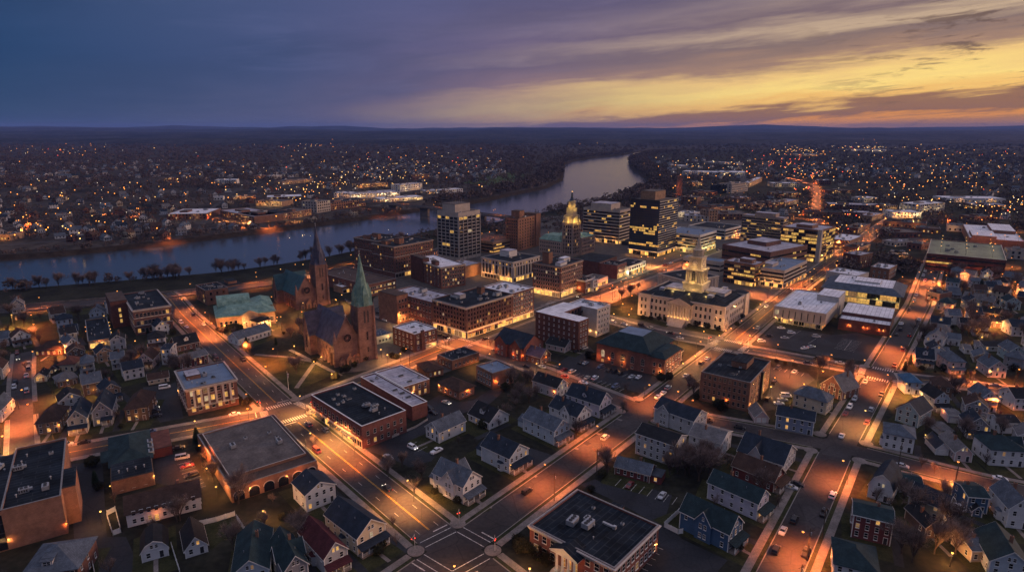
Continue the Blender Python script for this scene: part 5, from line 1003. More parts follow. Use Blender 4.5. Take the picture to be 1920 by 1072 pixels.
def street_lamp(x, y, kind, label, az, mat='lamp_sodium', E=1500., group='street lamps', real=True):
    P = COB if kind == '' else POST
    t = thing('street_lamp' if kind == '' else 'post_lamp', label, 'street lamp', (x,y,0), az, group)
    put('pole', P[0], t); put('lamp_head' if kind == '' else 'lamp_cap', P[1], t); put('lamp_glass', lamp_glass(kind,mat,P[2]), t)
    if real:
        if kind == '': light('lamp_light','SPOT',(2.15,0,8.15), E, SOD if mat == 'lamp_sodium' else WARM, t, .25, None, math.radians(138))
        else: light('lamp_light','POINT',(.5,0,4.3), E, SOD if mat == 'lamp_sodium' else WARM, t, .25)
    return t
WL = None
def wall_lamp(parent, wx, wy, z, E=220., mat='lamp_warm'):
    """a lamp fixed to a wall: a part of its building"""
    global WL
    if WL is None: m_ = MB(); m_.ball(0,0,0,.2,0); m_.box(-.1,-.1,.18,.1,.1,.3,1); WL = m_
    k = ('w',mat)
    if k not in GM: GM[k] = WL.mesh('wall_lamp',[mat,'metal_dark'])
    inv = parent.matrix_basis.inverted(); p = inv @ Vector((wx,wy,z))
    put('wall_lamp', GM[k], parent, p); q = inv @ Vector((wx,wy,z-.5)); light('wall_light','POINT',q,E,WARM if mat == 'lamp_warm' else SOD,parent,.15)
# ------------------------------------------------------------------ land and water
def struct(name, mb, mats, kind='structure'):
    o = mb.build(name, mats); o['kind'] = kind; return o
def tess(mb, poly, z, m=0):
    for t in geometry.tessellate_polygon([[Vector((x,y,0)) for x,y in poly]]):
        a, b_, c = (poly[i] for i in t)
        if (b_[0]-a[0])*(c[1]-a[1])-(b_[1]-a[1])*(c[0]-a[0]) < 0: b_, c = c, b_
        mb.face([(*a,z),(*b_,z),(*c,z)], m)
def off(line, d):
    out = []
    for i, p in enumerate(line):
        a = Vector(line[max(0,i-1)]); b_ = Vector(line[min(len(line)-1,i+1)]); t = (b_-a).normalized(); out.append((p[0]-t.y*d, p[1]+t.x*d))
    return out
def jitter(line, amp):
    out = []
    for a, b_ in zip(line, line[1:]):
        n = max(1, int(math.hypot(b_[0]-a[0], b_[1]-a[1])/45)); out += [(a[0]+(b_[0]-a[0])*i/n+(rnd.uniform(-amp,amp) if i else 0), a[1]+(b_[1]-a[1])*i/n+(rnd.uniform(-amp,amp) if i else 0)) for i in range(n)]
    return out+[line[-1]]
NB = jitter([(-1500,-420),(-700,120)]+RN, 3.5); FB = jitter(RF+[(-1000,330),(-1900,-220)], 3.5)
NBi, FBi = off(NB, -9), off(FB, -9)
g = MB(); tess(g, NBi+[(960,3700),(24000,3700),(24000,-700),(-1500,-700)], 0.); struct('ground', g, 'ground_soil')
g = MB(); tess(g, FBi+[(-24000,-220),(-24000,26000),(24000,26000),(24000,3702),(960,3702)], 0.); struct('far_ground', g, 'far_land')
g = MB()
for A, B_ in ((NBi,off(NB,4)), (FBi,off(FB,4))):
    for i in range(len(A)-1): g.face([(*A[i],0),(*A[i+1],0),(*B_[i+1],-5.2),(*B_[i],-5.2)])
struct('river_bank', g, 'bank_scrub')
g = MB(); tess(g, off(NB,-3)+off(FB,-3), -4.); struct('river', g, 'river_water')
def in_poly(x, y, P):
    c = False; j = len(P)-1
    for i in range(len(P)):
        if (P[i][1] > y) != (P[j][1] > y) and x < (P[j][0]-P[i][0])*(y-P[i][1])/(P[j][1]-P[i][1])+P[i][0]: c = not c
        j = i
    return c
RIVER = off(NB,-14)+off(FB,-14)
# hills to the horizon: one rolling height field, higher the farther it lies
nx, ny = 170, 120; V = []; F = []
RIDGES = ((5200,34,420),(6900,60,520),(9200,92,700),(12600,140,1000),(17500,205,1500))
for j in range(ny):
    y = 4200+(j/(ny-1))**1.25*15800
    for i in range(nx):
        x = (i/(nx-1)-.5)*2*(2600+y*1.0); n = noise.noise((x*.0008,y*.0009,4.2))*.7+noise.noise((x*.003,y*.003,9))*.3; hgt = -8+14*min(1,(y-4200)/800)*(1+n)
        for k, (yk,hk,wk) in enumerate(RIDGES):
            q = noise.noise((x*.00022,k*7.3,.5)); t = (y-yk-q*900)/wk; hgt += hk*math.exp(-t*t)*(.72+.42*noise.noise((x*.00034+k*3.1,k*5.,2.2))+.12*noise.noise((x*.0016,k*2.,6.)))
        V.append((x,y,hgt))
for j in range(ny-1):
    for i in range(nx-1): a = j*nx+i; F.append((a,a+1,a+nx+1,a+nx))
me = bpy.data.meshes.new('hills'); me.from_pydata(V,[],F); me.materials.append(MATS['hill_forest']); me.polygons.foreach_set('use_smooth',[True]*len(F)); me.update(); put('hills', me)['kind'] = 'structure'

# ------------------------------------------------------------------ streets
def strip(mb, line, w, z, m=0):
    L_, R_ = off(line, w/2), off(line, -w/2)
    for i in range(len(line)-1): mb.face([(*R_[i],z),(*R_[i+1],z),(*L_[i+1],z),(*L_[i],z)], m)
RD = dict(
 avenue=([(30,106),(-16.9,160),(-98.5,252.5),(-151,317),(-218.5,400),(-248,440),(-262,455)], 12.5),
 cross=([(-75,89),(-16.9,160),(58.3,253.9),(123.1,339),(225.5,478.4),(310.3,587.8),(385,684),(500,830),(560,900)], 11.5),
 church=([(-330,122),(-182,211),(-138,233),(-98.5,252.5)], 11), church2=([(-98.5,252.5),(-37.5,335.2),(0,382),(33,423),(117,520),(165,580),(215,640)], 11.5),
 west=([(-95,410),(-41.2,356),(-31,343),(0,316.5),(58.3,253.9)], 9.5), east=([(58.3,253.9),(94.3,238),(127,222),(166,194.5),(270,145)], 9.5),
 city=([(33,423),(83.6,366),(106,350),(123.1,339)], 9.5), city2=([(123.1,339),(163,312.5),(185.1,296),(224,280),(340,232)], 10),
 side=([(50,117),(127,222),(185.1,296),(284.6,423),(313.6,463),(345,507),(420,610)], 10.5),
 lane=([(-182,211),(-242,290),(-269.5,328)], 8), lane2=([(-215,254),(-275,222)], 6))
g = MB()
for i, (k, (ln, w)) in enumerate(RD.items()): strip(g, ln, w, .012+.004*i)
for (x,y) in ((-16.9,160),(-98.5,252.5),(58.3,253.9),(123.1,339),(127,222),(185.1,296),(-32,342.5),(33,423),(-182,211)):
    g.face([(x+7.2*math.cos(2*PI*i/16), y+7.2*math.sin(2*PI*i/16), .075) for i in range(16)])
struct('road', g, 'asphalt')
HW = [(-640,300),(-430,378),(-347,410),(-287,433),(-222,467),(-189,488),(-150,528),(-110,572),(-50,640),(48,700),(140,800),(260,960),(420,1180),(520,1420),(640,1760),(900,2200)]
FARROAD = [(310,588),(425,880),(545,1130),(650,1360),(690,1560),(650,1800),(760,2150)]
g = MB(); strip(g, HW, 19, .09); strip(g, [(420,610),(480,780),(560,1000),(600,1250),(680,1600),(900,2300)], 14, .05); strip(g, FARROAD, 13, .11); strip(g, [(640,700),(560,900),(430,1000),(330,1150)], 10, .07)
strip(g, [(-900,520),(-560,640),(-380,760),(-215,1000),(-190,1120)], 9, .06); strip(g, [(-215,1040),(-320,1200),(-520,1350)], 9, .065); strip(g, [(-380,760),(-460,960),(-560,1300)], 7, .055)
struct('highway', g, 'asphalt')
# kerbed pavements block by block: a slab 0.13 m proud beside every carriageway, stopped short at the crossings
nodes = [(-16.9,160),(-98.5,252.5),(58.3,253.9),(123.1,339),(127,222),(185.1,296),(-32,342.5),(33,423),(-182,211),(-215,254)]
sw = MB(); kb = MB(); vg = MB()
def clear_of_nodes(ln, gap):
    """cut a polyline into pieces that stay gap away from every crossing"""
    pts = []
    for a, b_ in zip(ln, ln[1:]):
        L = math.hypot(b_[0]-a[0], b_[1]-a[1]); n = max(1, int(L/1.0)); pts += [(a[0]+(b_[0]-a[0])*i/n, a[1]+(b_[1]-a[1])*i/n) for i in range(n)]
    pts.append(ln[-1]); out = []; cur = []
    for p in pts:
        if all(math.hypot(p[0]-q[0], p[1]-q[1]) > gap for q in nodes): cur.append(p)
        else:
            if len(cur) > 4: out.append(cur)
            cur = []
    if len(cur) > 4: out.append(cur)
    return [c[::6]+([c[-1]] if (len(c)-1) % 6 else []) for c in out]
for k, (ln, w) in RD.items():
    verge = 1.5 if k in ('avenue','cross','side','east') else .35; sww = 2.3 if k not in ('lane','lane2') else 1.4
    for side in (1,-1):
        for pc in clear_of_nodes(ln, w/2+3.4):
            a = off(pc, side*(w/2)); b_ = off(pc, side*(w/2+.28)); c = off(pc, side*(w/2+verge)); d = off(pc, side*(w/2+verge+sww))
            for i in range(len(pc)-1):
                def q(mb, A, B_, z, m=0):
                    f = [(*A[i],z),(*A[i+1],z),(*B_[i+1],z),(*B_[i],z)]; mb.face(f if side < 0 else f[::-1], m)
                q(kb, a, b_, .14); f = [(*a[i],0),(*a[i+1],0),(*a[i+1],.14),(*a[i],.14)]; kb.face(f if side > 0 else f[::-1])
                if verge > .5: q(vg, b_, c, .13)
                q(sw, c, d, .145); f = [(*d[i],0),(*d[i+1],0),(*d[i+1],.145),(*d[i],.145)]; sw.face(f[::-1] if side > 0 else f)
struct('pavement', sw, 'concrete'); struct('kerb', kb, 'kerb_stone'); struct('grass_verge', vg, 'lawn')
# corner aprons at the crossings
def apron(cx, cy, azs, wa):
    mb = MB()
    for a1, a2 in zip(azs, azs[1:]+[azs[0]+360]):
        am = math.radians((a1+a2)/2); r = wa/math.sin(max(.4, math.radians((a2-a1)/2)))
        if a2-a1 > 150: continue
        x, y = cx+math.sin(am)*(r+1.3), cy+math.cos(am)*(r+1.3)
        mb.cyl(x, y, 0, .15, 2.5, n=18)
    return mb
ap = MB()
for (x,y), azs, w in zip(nodes[:9], ([-41,40,139,219],[-39,38,139,243],[-44,37,114,218],[-45,36,128,218],[-64,37,119,217],[-55,38,110,218],[-46,38,134,218],[-45,38,135,218],[-38,62,239]), (7.6,7.6,7.4,7.4,7.2,7.2,7,7,6.6)):
    mb = apron(x,y,azs,w); n = len(ap.v); ap.v += mb.v; ap.f += [tuple(i+n for i in f) for f in mb.f]; ap.k += mb.k
struct('corner_pavement', ap, 'concrete')
# flat sheets: car parks, lawns, downtown paving
for i, (k, (mt, poly)) in enumerate(AREAS.items()):
    if sum(poly[j][0]*poly[(j+1) % len(poly)][1]-poly[(j+1) % len(poly)][0]*poly[j][1] for j in range(len(poly))) < 0: poly = poly[::-1]
    g = MB(); tess(g, poly, {'lot':.008,'grass':.10,'pave':.006}[mt]+.0005*(i % 5)); o = g.build('car_park' if mt == 'lot' else 'lawn' if mt == 'grass' else 'paving', {'lot':'lot_asphalt','grass':'lawn','pave':'paving'}[mt]); o['kind'] = 'structure'
# painted markings
pw, py = MB(), MB()
def dash(mb, p, q, w, z=.1):
    d = (Vector(q)-Vector(p)); L = d.length; d.normalize(); n = Vector((-d.y,d.x))*w/2; p, q = Vector(p), Vector(q)
    mb.face([(*(p-n),z),(*(q-n),z),(*(q+n),z),(*(p+n),z)])
def along(ln, s):
    for a, b_ in zip(ln, ln[1:]):
        L = math.hypot(b_[0]-a[0], b_[1]-a[1])
        if s <= L: t = s/L; return (a[0]+(b_[0]-a[0])*t, a[1]+(b_[1]-a[1])*t)
        s -= L
    return ln[-1]
for k in ('avenue','cross','church','church2','city2'):
    ln, w = RD[k]
    for pc in clear_of_nodes(ln, 13):
        if k == 'cross' and pc[0][1] < 330: continue
        for s_ in (-.16,.16): strip(py, off(pc, s_), .14, .098)
        if k in ('avenue',) or (k == 'cross'):
            for s_ in (-3.4,3.4):
                q = off(pc, s_)
                for i in range(0, len(q)-1, 2): dash(pw, q[i], along([q[i],q[i+1]],2.6), .12, .098)
def crosswalk(cx, cy, az, r, half, ladder=True, n=10):
    a = math.radians(az); d = Vector((math.sin(a),math.cos(a))); s_ = Vector((d.y,-d.x)); c = Vector((cx,cy))
    if ladder:
        for i in range(n):
            u = -half+2*half*(i+.5)/n; dash(pw, c+d*(r-1.6)+s_*u, c+d*(r+1.6)+s_*u, half*.9/n, .102)
    else:
        for q in (-1.4,1.4): dash(pw, c+d*(r+q)-s_*half, c+d*(r+q)+s_*half, .26, .102)
    dash(pw, c+d*(r+3.3)+s_*.3, c+d*(r+3.3)+s_*half, .4, .102)
for az in (-41,40,139,219): crosswalk(-16.9,160,az,8.2,5.6,False)
for az in (-39,38,139,243): crosswalk(-98.5,252.5,az,8.6,5.6,True,11)
for az in (-45,36,128,218): crosswalk(123.1,339,az,8.4,5,True,10)
for az in (-55,38,110,218): crosswalk(185.1,296,az,8.2,4.9,True,9)
for az in (-46,38,134,218): crosswalk(-32,342.5,az,8,4.8,True,8)
for az in (-45,218): crosswalk(33,423,az,8,4.8,True,8)
def bays(x, y, az, n, depth=5., pitch=2.7, both=False):
    a = math.radians(az); d = Vector((math.sin(a),math.cos(a))); s_ = Vector((d.y,-d.x)); p = Vector((x,y))
    for i in range(n):
        q = p+d*pitch*i; dash(pw, q, q+s_*depth, .13, .04)
        if both: dash(pw, q, q-s_*depth, .13, .04)
    if both: dash(pw, p, p+d*pitch*(n-1), .13, .04)
for b_ in BAYS: bays(*b_)
struct('road_marking', pw, 'road_paint'); struct('centre_line', py, 'yellow_paint')

# ------------------------------------------------------------------ air, sky, sun, camera
SUN_AZ, SUN_EL = SUN_AZ2, math.radians(4)
w = bpy.data.worlds.new('World'); scene.world = w; w.use_nodes = True; nt = w.node_tree; nt.nodes.clear(); N = nt.nodes.new; Lk = nt.links.new
out = N('ShaderNodeOutputWorld'); bg = N('ShaderNodeBackground'); Lk(bg.outputs[0], out.inputs[0])
tc = N('ShaderNodeTexCoord'); sp = N('ShaderNodeSeparateXYZ'); Lk(tc.outputs['Generated'], sp.inputs[0])
def mth(op, a, b_=None, c=None, clamp=False):
    n = N('ShaderNodeMath'); n.operation = op; n.use_clamp = clamp
    for i, v in enumerate((a,b_,c)):
        if v is None: continue
        if isinstance(v, (int,float)): n.inputs[i].default_value = v
        else: Lk(v, n.inputs[i])
    return n.outputs[0]
def ramp(fac, stops, interp='LINEAR'):
    r = N('ShaderNodeValToRGB'); r.color_ramp.interpolation = interp; e = r.color_ramp.elements
    while len(e) < len(stops): e.new(.5)
    for el, (p, c) in zip(e, stops): el.position = p; el.color = (*c,1) if len(c) == 3 else c
    Lk(fac, r.inputs[0]); return r.outputs[0]
def mixc(f, a, b_):
    n = N('ShaderNodeMix'); n.data_type = 'RGBA'
    if isinstance(f, (int,float)): n.inputs[0].default_value = f
    else: Lk(f, n.inputs[0])
    for i, v in ((6,a),(7,b_)):
        if isinstance(v, tuple): n.inputs[i].default_value = (*v,1)
        else: Lk(v, n.inputs[i])
    return n.outputs[2]
def lin(r,g_,b_): return tuple(((v/255+.055)/1.055)**2.4 if v > 10 else v/255/12.92 for v in (r,g_,b_))
az = mth('ARCTAN2', sp.outputs[0], sp.outputs[1]); el = mth('ARCSINE', sp.outputs[2])
# distance in azimuth from the afterglow: 0 at the glow, 1 half a turn away
da = mth('ABSOLUTE', mth('SUBTRACT', az, .98)); da = mth('MINIMUM', da, mth('SUBTRACT', 2*PI, da)); u = mth('DIVIDE', da, PI)      # left edge of view ~.53, centre .31, right edge .095
e10 = mth('DIVIDE', el, math.radians(11), None, True)
hor = ramp(u, [(0,lin(150,112,112)),(.31,lin(134,108,122)),(.42,lin(85,88,119)),(.54,lin(45,74,107)),(1,lin(37,60,91))])
mid = ramp(u, [(0,lin(123,104,113)),(.31,lin(109,96,129)),(.42,lin(67,80,121)),(.54,lin(27,64,105)),(1,lin(31,54,87))])
top = ramp(u, [(0,lin(107,94,107)),(.25,lin(89,84,117)),(.36,lin(83,88,129)),(.46,lin(63,80,119)),(.54,lin(41,66,105)),(1,lin(35,54,89))])
c = mixc(mth('MULTIPLY', e10, 2.2, None, True), hor, mid); f2 = mth('MULTIPLY', mth('SUBTRACT', e10, .5), 2, None, True); c = mixc(f2, c, top)
def streak(sx, sy, scale, seed, tilt=.066, det=6, rough=.6, dist=.4):
    cv = N('ShaderNodeCombineXYZ'); Lk(mth('MULTIPLY', az, sx), cv.inputs[0]); Lk(mth('MULTIPLY', mth('SUBTRACT', el, mth('MULTIPLY', az, tilt)), sy), cv.inputs[1]); cv.inputs[2].default_value = seed
    n = N('ShaderNodeTexNoise'); n.inputs['Scale'].default_value = scale; n.inputs['Detail'].default_value = det; n.inputs['Roughness'].default_value = rough; n.inputs['Distortion'].default_value = dist; Lk(cv.outputs[0], n.inputs['Vector']); return n.outputs[0]
def step(v, lo, hi):
    r = N('ShaderNodeMapRange'); r.interpolation_type = 'SMOOTHSTEP'; r.inputs['From Min'].default_value = lo; r.inputs['From Max'].default_value = hi; Lk(v, r.inputs[0]); return r.outputs[0]
n1, n2, n3, n4 = streak(2.2,16,2.2,3.1), streak(3,40,2.4,8.4), streak(1.3,8,1.8,5.5,.09), streak(5,34,2.6,21.,.05,7,.66)
# soft blue and mauve streaks over the dark side
c = mixc(mth('MULTIPLY', step(n3,.42,.66), .55), c, ramp(u, [(0,lin(120,98,104)),(.3,lin(85,80,111)),(.42,lin(57,72,109)),(.54,lin(31,60,99)),(1,lin(31,50,81))]))
c = mixc(mth('MULTIPLY', step(n1,.5,.72), .45), c, ramp(u, [(0,lin(150,120,126)),(.3,lin(115,106,137)),(.42,lin(83,92,133)),(.54,lin(43,72,113)),(1,lin(37,56,87))]))
# the afterglow: height above the horizon along the tilted cloud decks, edges broken by two noises
v = mth('SUBTRACT', el, mth('MULTIPLY', mth('SUBTRACT', az, .68), .066)); v = mth('ADD', v, mth('MULTIPLY', mth('SUBTRACT', n1, .5), .05)); v = mth('ADD', v, mth('MULTIPLY', mth('SUBTRACT', n2, .5), .03))
cr = ramp(mth('DIVIDE', v, math.radians(14), None, True), [(d_/14, lin(*k)) for d_, k in ((0,(182,126,84)),(1.0,(186,126,80)),(1.45,(232,150,66)),(1.85,(150,106,82)),(2.6,(152,110,84)),(3.1,(246,192,108)),(4.2,(255,220,130)),(5.4,(238,196,126)),(6.3,(164,130,110)),(7.6,(132,110,106)),(8.6,(196,168,140)),(9.6,(128,106,106)),(10.8,(176,150,132)),(12.2,(112,96,108)))])
dk = mth('MULTIPLY', step(n4,.52,.64), step(mth('SUBTRACT', az, mth('MULTIPLY', n3, .2)), .25, .55)); cr = mixc(mth('MULTIPLY', dk, .85), cr, lin(104,82,76))
w_ = mth('MULTIPLY', step(mth('ADD', u, mth('MULTIPLY', mth('SUBTRACT', n3, .5), .10)), .40, .17), mth('SUBTRACT', 1, mth('MULTIPLY', step(mth('SUBTRACT', e10, mth('MULTIPLY', az, .75)), .25, .8), .75)))
c = mixc(w_, c, cr)
# overhead, outside the frame: the pale dusk vault that lights the roofs
zen = mth('MULTIPLY', mth('SUBTRACT', el, math.radians(11)), 1.6, None, True)
c = mixc(zen, c, SHOULDER); zen = mth('MULTIPLY', mth('SUBTRACT', el, math.radians(32)), 1.5, None, True)
c = mixc(zen, c, ZENITH)
dn = mth('LESS_THAN', sp.outputs[2], -.002); c = mixc(dn, c, (.02,.02,.03))
sky = N('ShaderNodeTexSky'); sky.sky_type = 'NISHITA'; sky.sun_disc = False; sky.sun_elevation = SUN_EL; sky.sun_rotation = SUN_AZ; sky.altitude = 100
ad = N('ShaderNodeVectorMath'); ad.operation = 'SCALE'; Lk(sky.outputs[0], ad.inputs[0]); ad.inputs['Scale'].default_value = NISH
sm = N('ShaderNodeVectorMath'); sm.operation = 'ADD'; Lk(c, sm.inputs[0]); Lk(ad.outputs[0], sm.inputs[1]); Lk(sm.outputs[0], bg.inputs[0])
bg.inputs[1].default_value = 1.0
s = bpy.data.lights.new('sun','SUN'); s.energy = SUN_E; s.angle = math.radians(12); s.color = (1,.6,.42); so = bpy.data.objects.new('sun', s); COL.objects.link(so)
so.rotation_euler = (math.radians(90)-math.radians(9), 0, -SUN_AZ2+PI)
cam = bpy.data.cameras.new('camera'); co = bpy.data.objects.new('camera', cam); COL.objects.link(co); co.location = (0,0,120)
cam.sensor_width = 36; cam.lens = 36*1180/1920; cam.clip_end = 60000; cam.clip_start = 1
co.rotation_euler = (math.radians(90)-math.atan(296/1180), 0, 0); scene.camera = co
scene.view_settings.view_transform = 'Standard'; scene.view_settings.look = 'None'; scene.view_settings.exposure = EXPO; scene.view_settings.gamma = 1
cy = scene.cycles; cy.max_bounces = 4; cy.diffuse_bounces = 2; cy.glossy_bounces = 2; cy.transmission_bounces = 2; cy.volume_bounces = 0; cy.sample_clamp_indirect = 3; cy.use_denoising = True; cy.use_light_tree = True; cy.caustics_reflective = False; cy.caustics_refractive = False
def haze():
    g = MB(); g.box(-26000,-300,-9,26000,27000,265,0); o = g.build('haze', []); o['kind'] = 'stuff'
    m = bpy.data.materials.new('haze_air'); nt, out = _nodes(m); v = nt.nodes.new('ShaderNodeVolumePrincipled'); v.inputs['Color'].default_value = (.24,.4,1.,1); v.inputs['Density'].default_value = HAZE; v.inputs['Anisotropy'].default_value = 0
    nt.links.new(v.outputs[0], out.inputs['Volume']); o.data.materials.append(m)
if HAZE: haze()
# ------------------------------------------------------------------ the buildings one can name
ROOT = {}
def reg(k, r): ROOT[k] = r; return r
def std(key, name, label, cat, wall, roof, R=None, Lf=None, n=5, big=0, cornice=None, shop=None, shopL=None, cap='coping_metal', belts=(), kinds=(0,1,2,2,4), frame='trim_stone', lit=.1, pent=(), parapet=.6, shoplit=.6):
    """flat-roofed block: R, Lf = (storeys, columns, window w, h, first sill, storey height) for the two street fronts"""
    r, w, d, h = block(key, name, label, cat, wall, roof, cornice, cap, parapet)
    poly = [(0,0),(w,0),(w,d),(0,d)]
    for spec, (p, a, L_) in ((Lf, LEFT(w,d)), (R, RIGHT(w,d))):
        if spec: facade(r, p, a, L_, spec[0], spec[1], spec[4], spec[5], spec[2], spec[3], lit, frame)
    for t in belts: belt(r, poly, h*t if t < 1 else t)
    if shop: shopfront(r, *RIGHT(w,d), h=shop, lit=shoplit)
    if shopL: shopfront(r, *LEFT(w,d), h=shopL, lit=shoplit)
    for (x0,y0,x1,y1,hh) in pent: volume(r, x0*w, y0*d, x1*w, y1*d, h-parapet, h+hh, wall, roof)
    rooftop(r, w*.15, d*.12, w*.85, d*.88, h-parapet, n+4 if n else 0, kinds, big)
    return reg(key, r), w, d, h
def columns(root, p, a, L_, n, z0, z1, r_, mat='limestone', out=.6, name='column'):
    ca, sa = math.cos(a), math.sin(a)
    me = MB(); me.cyl(0,0,0,z1-z0,r_,r_*.85,10); me.box(-r_*1.35,-r_*1.35,0,r_*1.35,r_*1.35,.35); me.box(-r_*1.3,-r_*1.3,z1-z0-.35,r_*1.3,r_*1.3,z1-z0)
    me = me.mesh(name,[mat])
    for i in range(n):
        u = L_*(i+.5)/n; put(name, me, root, (p[0]+ca*u+sa*out, p[1]+sa*u-ca*out, z0), a)
def pediment(root, p, a, L_, z, hh, out=1.6, mat='limestone', roof=None):
    mb = MB(); mb.box(-.3,-out,z-.9,L_+.3,.1,z); 
    f = [(-.4,-out-.1,z),(L_+.4,-out-.1,z),(L_/2,-out-.1,z+hh)]; mb.face(f)
    mb.slab([(-.6,-out-.4,z-.02),(L_/2,-out-.4,z+hh),(L_/2,3.2,z+hh),(-.6,3.2,z-.02)][::-1], .3, 1); mb.slab([(L_/2,-out-.4,z+hh),(L_+.6,-out-.4,z-.02),(L_+.6,3.2,z-.02),(L_/2,3.2,z+hh)][::-1], .3, 1)
    mb.slab([(-.4,-out-.45,z),(L_/2,-out-.45,z+hh),(L_/2,-out-.1,z+hh),(-.4,-out-.1,z)], .35, 0); mb.slab([(L_/2,-out-.45,z+hh),(L_+.4,-out-.45,z),(L_+.4,-out-.1,z),(L_/2,-out-.1,z+hh)], .35, 0)
    return mb.build('pediment', [mat, roof or mat], root, (p[0],p[1],0), a)
def steps(root, p, a, L_, n, dz, run, mat='limestone', u0=0):
    mb = MB()
    for i in range(n): mb.box(u0,-run*(n-i),-.2,u0+L_,0,dz*(i+1))
    mb.build('steps', mat, root, (p[0],p[1],0), a)

# school with portico, bottom edge
r, w, d, h = std('school','school_building','red brick block with black roof and columned orange-lit portico at the bottom of the view','school','red_brick','roof_membrane',R=(2,9,1.5,2.1,1.6,3.9),Lf=None,n=0,cornice='trim_stone',frame='trim_white',lit=.16)
p, a, L_ = LEFT(w,d); facade(r,p,a,L_,2,9,1.6,3.9,1.5,2.1,.05,'trim_white',skip={(0,4),(1,4),(0,3),(1,3),(0,5),(1,5)})
for k, x, y, rz in ((5,.45,.55,.0),(5,.38,.7,.1),(3,.62,.45,-PI/2),(1,.8,.68,0),(1,.75,.3,0),(0,.55,.62,0),(2,.5,.5,0),(2,.3,.4,0)): put({5:'air_handler',3:'roof_duct',1:'rooftop_fan',0:'rooftop_unit',2:'roof_vent'}[k], UNITS[k], r, (w*x,d*y,h-.58), rz).scale = (.75,)*3
u0 = d*.5-4.2; pp = (0,d-u0)
columns(r, (0,d-u0-.3), a, 7.8, 4, .9, h-2, .42, 'trim_white', 2.0)
pediment(r, (0,d-u0), a, 8.4, h-1.2, 2.0, 2.9, 'trim_white', 'roof_membrane'); steps(r, (-2.6,d-u0), a, 8.4, 5, .18, .35, 'limestone')
mb = MB(); mb.box(0,-2.7,-.2,8.4,0,.9); mb.build('portico_floor','limestone',r,(0,d-u0,0),a)
for q in (2.2,4.2,6.2):
    put('tall_window', window_mesh(1.2,4.4,'pane_warm','trim_white',mull=1,rails=3), r, (0,d-u0-q,1.6), a); light('portico_light','POINT',(-1.4,d-u0-q,h-2.4),130,SOD,r,.2)
volume(r, w+.02, d*.45, w+2.2, d*.58, -.2, h-.3, 'red_brick','roof_membrane','stair_tower')
# left brick block
r, w, d, h = std('leftbrick','brick_office_block','big plain orange-brown brick block with navy roof and roof plant at the left edge','office block','orange_brick','roof_membrane',n=3,frame='trim_dark')
volume(r, -24, 0, 0, d*.9, -.3, h, 'orange_brick','roof_membrane','west_wing'); volume(r, w, d*.12, w+3.4, d*.42, -.3, h-.2, 'orange_brick','roof_membrane','stair_tower')
mb = MB(); mb.box(0,-.06,.3,3,.02,h-1.5,1); [mb.box(0,-.12,z,3,0,z+.35,0) for z in (2.6,5.6,8.6)]; mb.face([(.2,-.08,3),(2.8,-.08,3),(2.8,-.08,4.2),(.2,-.08,4.2)],2); mb.build('stairwell_glazing',['trim_dark','glass_dark','pane_dim'],r,(-3.0,0,0),0)
for k, x, y, rz in ((5,-.9,.55,PI/2),(5,-.9,.42,PI/2),(3,-.3,.6,1.2),(1,-.25,.75,0),(2,-.1,.62,0),(0,.15,.6,0)): put({5:'air_handler',3:'roof_duct',1:'rooftop_fan',0:'rooftop_unit',2:'roof_vent'}[k], UNITS[k], r, (w*x,d*y,h-.3), rz)
# shopping hall with arcade
r, w, d, h = std('mall','shopping_hall','broad low hall with grey-brown gravel roof and an orange-lit brick arcade on the avenue','shopping hall','brown_brick','roof_brown',n=0,frame='trim_dark')
ins = [(1.5,6.5),(w-1.5,6.5),(w-1.5,d-1.5),(1.5,d-1.5)]; mb = MB(); mb.prism(ins, h-.7, h+.5, 0, 1, cap=False); mb.face([(*q,h+.02) for q in inset(ins,.3)],1); i2 = inset(ins,.3)
for i in range(4): j = (i+1) % 4; mb.face([(*ins[i],h+.5),(*ins[j],h+.5),(*i2[j],h+.5),(*i2[i],h+.5)],2); mb.face([(*i2[j],h),(*i2[i],h),(*i2[i],h+.5),(*i2[j],h+.5)],0)
mb.build('raised_roof',['brown_brick','roof_gravel','trim_stone'],r)
rooftop(r, w*.2, d*.3, w*.8, d*.85, h+.05, 5, (0,1,1,3,0))
p, a, L_ = RIGHT(w,d)
for i in range(6):
    q = L_*(i+.5)/6; m2 = MB(); lit = i in (1,4)
    pts = [(-1.7,-.07,.1),(1.7,-.07,.1)]+[(1.7*math.cos(PI*t/8),-.07,2.3+1.4*math.sin(PI*t/8)) for t in range(9)]; m2.face(pts,0)
    for t in range(8): m2.beam((1.8*math.cos(PI*t/8),-.1,2.3+1.5*math.sin(PI*t/8)),(1.8*math.cos(PI*(t+1)/8),-.1,2.3+1.5*math.sin(PI*(t+1)/8)),.14,1,4)
    m2.build('arch', ['glass_dark','trim_stone'], r, (q,0,0), a)
    if i in (1,4): light('arcade_light','POINT',(q,-1.2,3.4),220,SOD,r,.2)
shopfront(r, *BACKR(w,d), h=3.4, lit=.25, trim='brown_brick')
